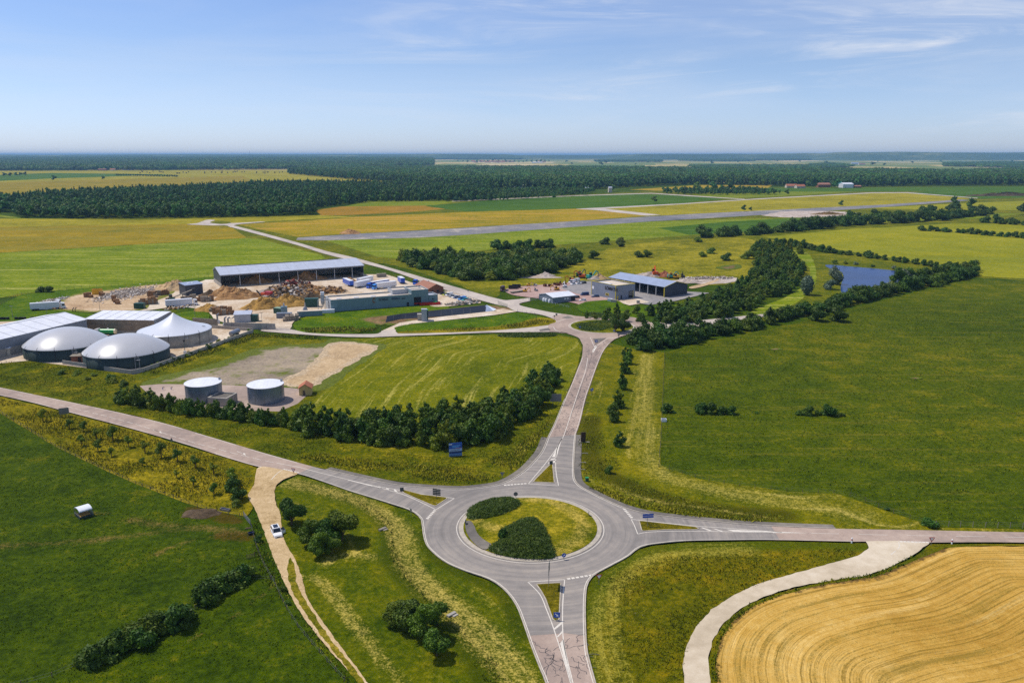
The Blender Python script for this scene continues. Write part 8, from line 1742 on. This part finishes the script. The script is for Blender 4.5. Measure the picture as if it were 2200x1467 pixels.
root = empty('culvert_head', (*P(822, 1139), .03), .8, 'grey stone culvert head in the south meadow bank', 'slab'); m = MB(); m.box(-.9, -.3, -.02, .9, .3, .5); m.box(-.2, -.8, 0, .9, -.3, .3); m.build('head_stone', M_conc_d, root)
root = empty('culvert_head', (*P(970, 1323), .03), .8, 'pale stone culvert head behind the meadow clump', 'slab'); m = MB(); m.box(-.9, -.3, -.02, .9, .3, .5); m.box(-.2, -.8, 0, .9, -.3, .3); m.build('head_stone', M_conc, root)
debris('stones', [(1345, 1312), (1352, 1324)], .5, .2, 26, [M_soil, M_w1], 'bare stony scrape in the south-east bank', 21, (.08, .22), .5)
debris('stones', [(927, 1081), (934, 1086)], .6, .3, 12, [M_w4, M_kerb], 'white stones on the west splitter island', 22, (.15, .35), .6)
debris('stones', [(1000, 1146), (1022, 1172), (1052, 1193)], .3, .12, 40, [M_kerb], 'loose pale stones along the island kerb', 23, (.08, .2), .5)
# ------------------------------------------------------------------ far buildings
def far_house(name, u, v, L, D, hw, hr, rz, label, wall, roof, cat='house', group=None):
    p = P(u, v); b = house(name, p, rz, L, D, hw, hr, label, cat, wall, roof, over=.5, group=group); panel(b, 'door', L * .2, L * .2 + 1.5, 0, 2.4, M_dark); return b
far_house('hangar', 1106, 407, 32, 20, 7, 10, .05, 'long white hangar in the scrub by the middle wood', M_pgreyw, M_roof_w, 'hangar'); far_house('hangar', 1250, 411, 17, 14, 5, 8, .2, 'small pale hut by the airfield lane', M_pgreyw, M_roof_g, 'hangar'); far_house('hangar', 1176, 403, 22, 12, 5, 8, .2, 'pale shed half hidden by scrub right of the hangar', M_pgreyw, M_roof_w, 'hangar'); far_house('water_tower', 1308, 414, 7, 7, 10, 12, .2, 'white tower-like house at the bend of the airfield lane', M_render, M_roof_g)
far_house('farmhouse', 1690, 404, 26, 12, 5, 9, .05, 'red-roofed farm wing at the edge of the middle wood', M_render, M_tile); far_house('farmhouse', 1712, 405, 22, 12, 5, 9, .2, 'red-roofed farmhouse left of the orchard trees', M_render, M_tile); far_house('farm_barn', 1758, 403, 30, 16, 7, 11, .05, 'wide brownish farm barn behind the orchard trees', M_brick, M_tile_br, 'barn'); far_house('farm_barn', 1811, 404, 26, 22, 9, 12, .1, 'white farm barn right of the farm', M_pgreyw, M_roof_w, 'barn'); far_house('farm_barn', 1836, 404, 16, 12, 4, 6, 0, 'low brown shed right of the white barn', M_brick, M_tile_br, 'barn')
p = P(1803, 401.5); root = empty('silo', (p.x, p.y, 0), 0, 'teal domed silo between the farm barns', 'silo'); m = MB(); m.lathe([(8, 0), (8, 7), (6.5, 11), (3, 13), (.02, 13.4)], 24); m.build('dome', M_pteal, root); m = MB(); m.lathe([(8.2, 0), (8.2, 3)], 24); m.build('base', M_conc, root)
for u, v, s, lb in [(1745, 405, 2.2, 'dark orchard tree left of the barns'), (1752, 405, 2.0, 'dark orchard tree beside the farmhouse'), (1790, 404, 2.0, 'dark tree before the teal silo'), (1796, 405, 1.8, 'dark tree before the white barn'), (1738, 404, 1.4, 'smaller orchard tree near the red roofs')]:
    p = P(u, v); plant('farm_tree', FT[rng.randrange(4)], p.x, p.y, s, s * .8, lb, 'tree')
far_house('farmhouse', 262, 366.5, 50, 16, 8, 14, .05, 'red-roofed farm at the foot of the left blue woods', M_render, M_tile); far_house('farmhouse', 236, 367, 24, 14, 6, 10, .05, 'small red roof left of the far left farm', M_render, M_tile); far_house('farmhouse', 210, 367, 40, 16, 6, 9, .05, 'brown farm shed half hidden by trees at the far left', M_brick, M_tile_br)
far_house('farm_barn', 1830, 354, 60, 24, 10, 16, .05, 'grey-blue farm barn by the far copse', M_pgreyw, M_roof_b, 'barn'); far_house('farm_barn', 1846, 354.5, 50, 20, 8, 13, .05, 'pale farm shed right of the grey-blue barn', M_render, M_tile_br, 'barn')
g = random.Random(5)
for i in range(26):
    u = 1012 + i * 4.0 + g.uniform(-2, 2) if i < 22 else 1090 + i * 3; v = 350 - g.uniform(0, 2.6); far_house('village_house', u, v, g.uniform(22, 40), g.uniform(14, 22), g.uniform(7, 10), g.uniform(12, 17), g.uniform(-.5, .5), 'red-roofed house of the distant village beyond the middle wood', M_render, g.choice([M_tile, M_tile, M_tile_br]), 'house', 'houses of the distant village')
p = P(1066, 350); b = house('church', p, .1, 34, 16, 11, 19, 'distant village church with pointed tower', 'church', M_render, M_tile); m = MB(); m.box(-8, 3, 0, 0, 11, 26); m.build('tower', M_render, b); m = MB(); m.add([(-8.5, 2.5, 26), (.5, 2.5, 26), (.5, 11.5, 26), (-8.5, 11.5, 26), (-4, 7, 42)], [(0, 1, 4), (1, 2, 4), (2, 3, 4), (3, 0, 4)]); m.build('spire', M_tile_br, b)
for i in range(5): far_house('white_shed', 1143 + i * 4.2, 350.8 - i * .1, 26, 16, 7, 10, .05, 'white shed in the row right of the distant village', M_pwhite, M_roof_w, 'shed', 'white sheds beside the distant village')
for i in range(22):
    u = 985 + i * 9.3 + g.uniform(-3, 3); v = 350.6 - g.uniform(-.3, 2.8); p = P(u, v); s = g.uniform(1.6, 2.8); plant('village_tree', FT[i % 4], p.x, p.y, s, s * .75, 'dark tree among the houses of the distant village', 'tree', 'trees of the distant village')
for i in range(40):
    u = g.uniform(1180, 2180); v = g.uniform(341.5, 358); p = P(u, v)
    if 1480 < u < 1840 and v > 354: continue
    s = g.uniform(1.2, 2.6); plant('plain_tree', FT[i % 4], p.x, p.y, s * 1.4, s * .7, 'dark tree dotted on the far hazy plain', 'tree', 'trees dotted over the far plain')
p = P(538, 348); root = empty('radio_mast', (p.x, p.y, 0), 0, 'thin radio mast on the left horizon', 'mast'); m = MB(); m.tube((0, 0, 0), (0, 0, 122), 2.2, 1.0, 6); m.build('mast', M_steel, root); m = MB(); m.tube((0, 0, 104), (0, 0, 110), 3, 3, 8); m.build('antenna', M_pgreyw, root)
# round hay bales on the far left field
m = MB(); m.tube((0, -1.2, 1.3), (0, 1.2, 1.3), 1.3, 1.3, 12); BALE = m.mesh('hay_bale', M_darkpile)
for i in range(46):
    u = g.uniform(285, 620); v = g.uniform(369, 373.5); p = P(u, v); o = obj_from('hay_bale', BALE); o.location = (p.x, p.y, 0); o.rotation_euler = (0, 0, g.uniform(0, 3)); o.scale = (1.7, 1.7, 1.7); tag(o, 'dark round bale dotted on the pale field before the blue woods', 'hay bale', 'bales on the far left field')
# ------------------------------------------------------------------ air
hz = MB(); hz.box(-72000, -600, -2, 72000, 72000, 126)
hzo = hz.build('haze', [], kind='stuff', label='thin blue summer haze')
hm = bpy.data.materials.new('haze_air'); hm.use_nodes = True; nt = hm.node_tree; nt.nodes.clear()
o_ = nt.nodes.new('ShaderNodeOutputMaterial'); pv = nt.nodes.new('ShaderNodeVolumePrincipled')
pv.inputs['Color'].default_value = (0.36, 0.66, 1.0, 1); pv.inputs['Density'].default_value = HAZE_D; pv.inputs['Anisotropy'].default_value = 0.0
nt.links.new(pv.outputs[0], o_.inputs['Volume']); hzo.data.materials.append(hm)
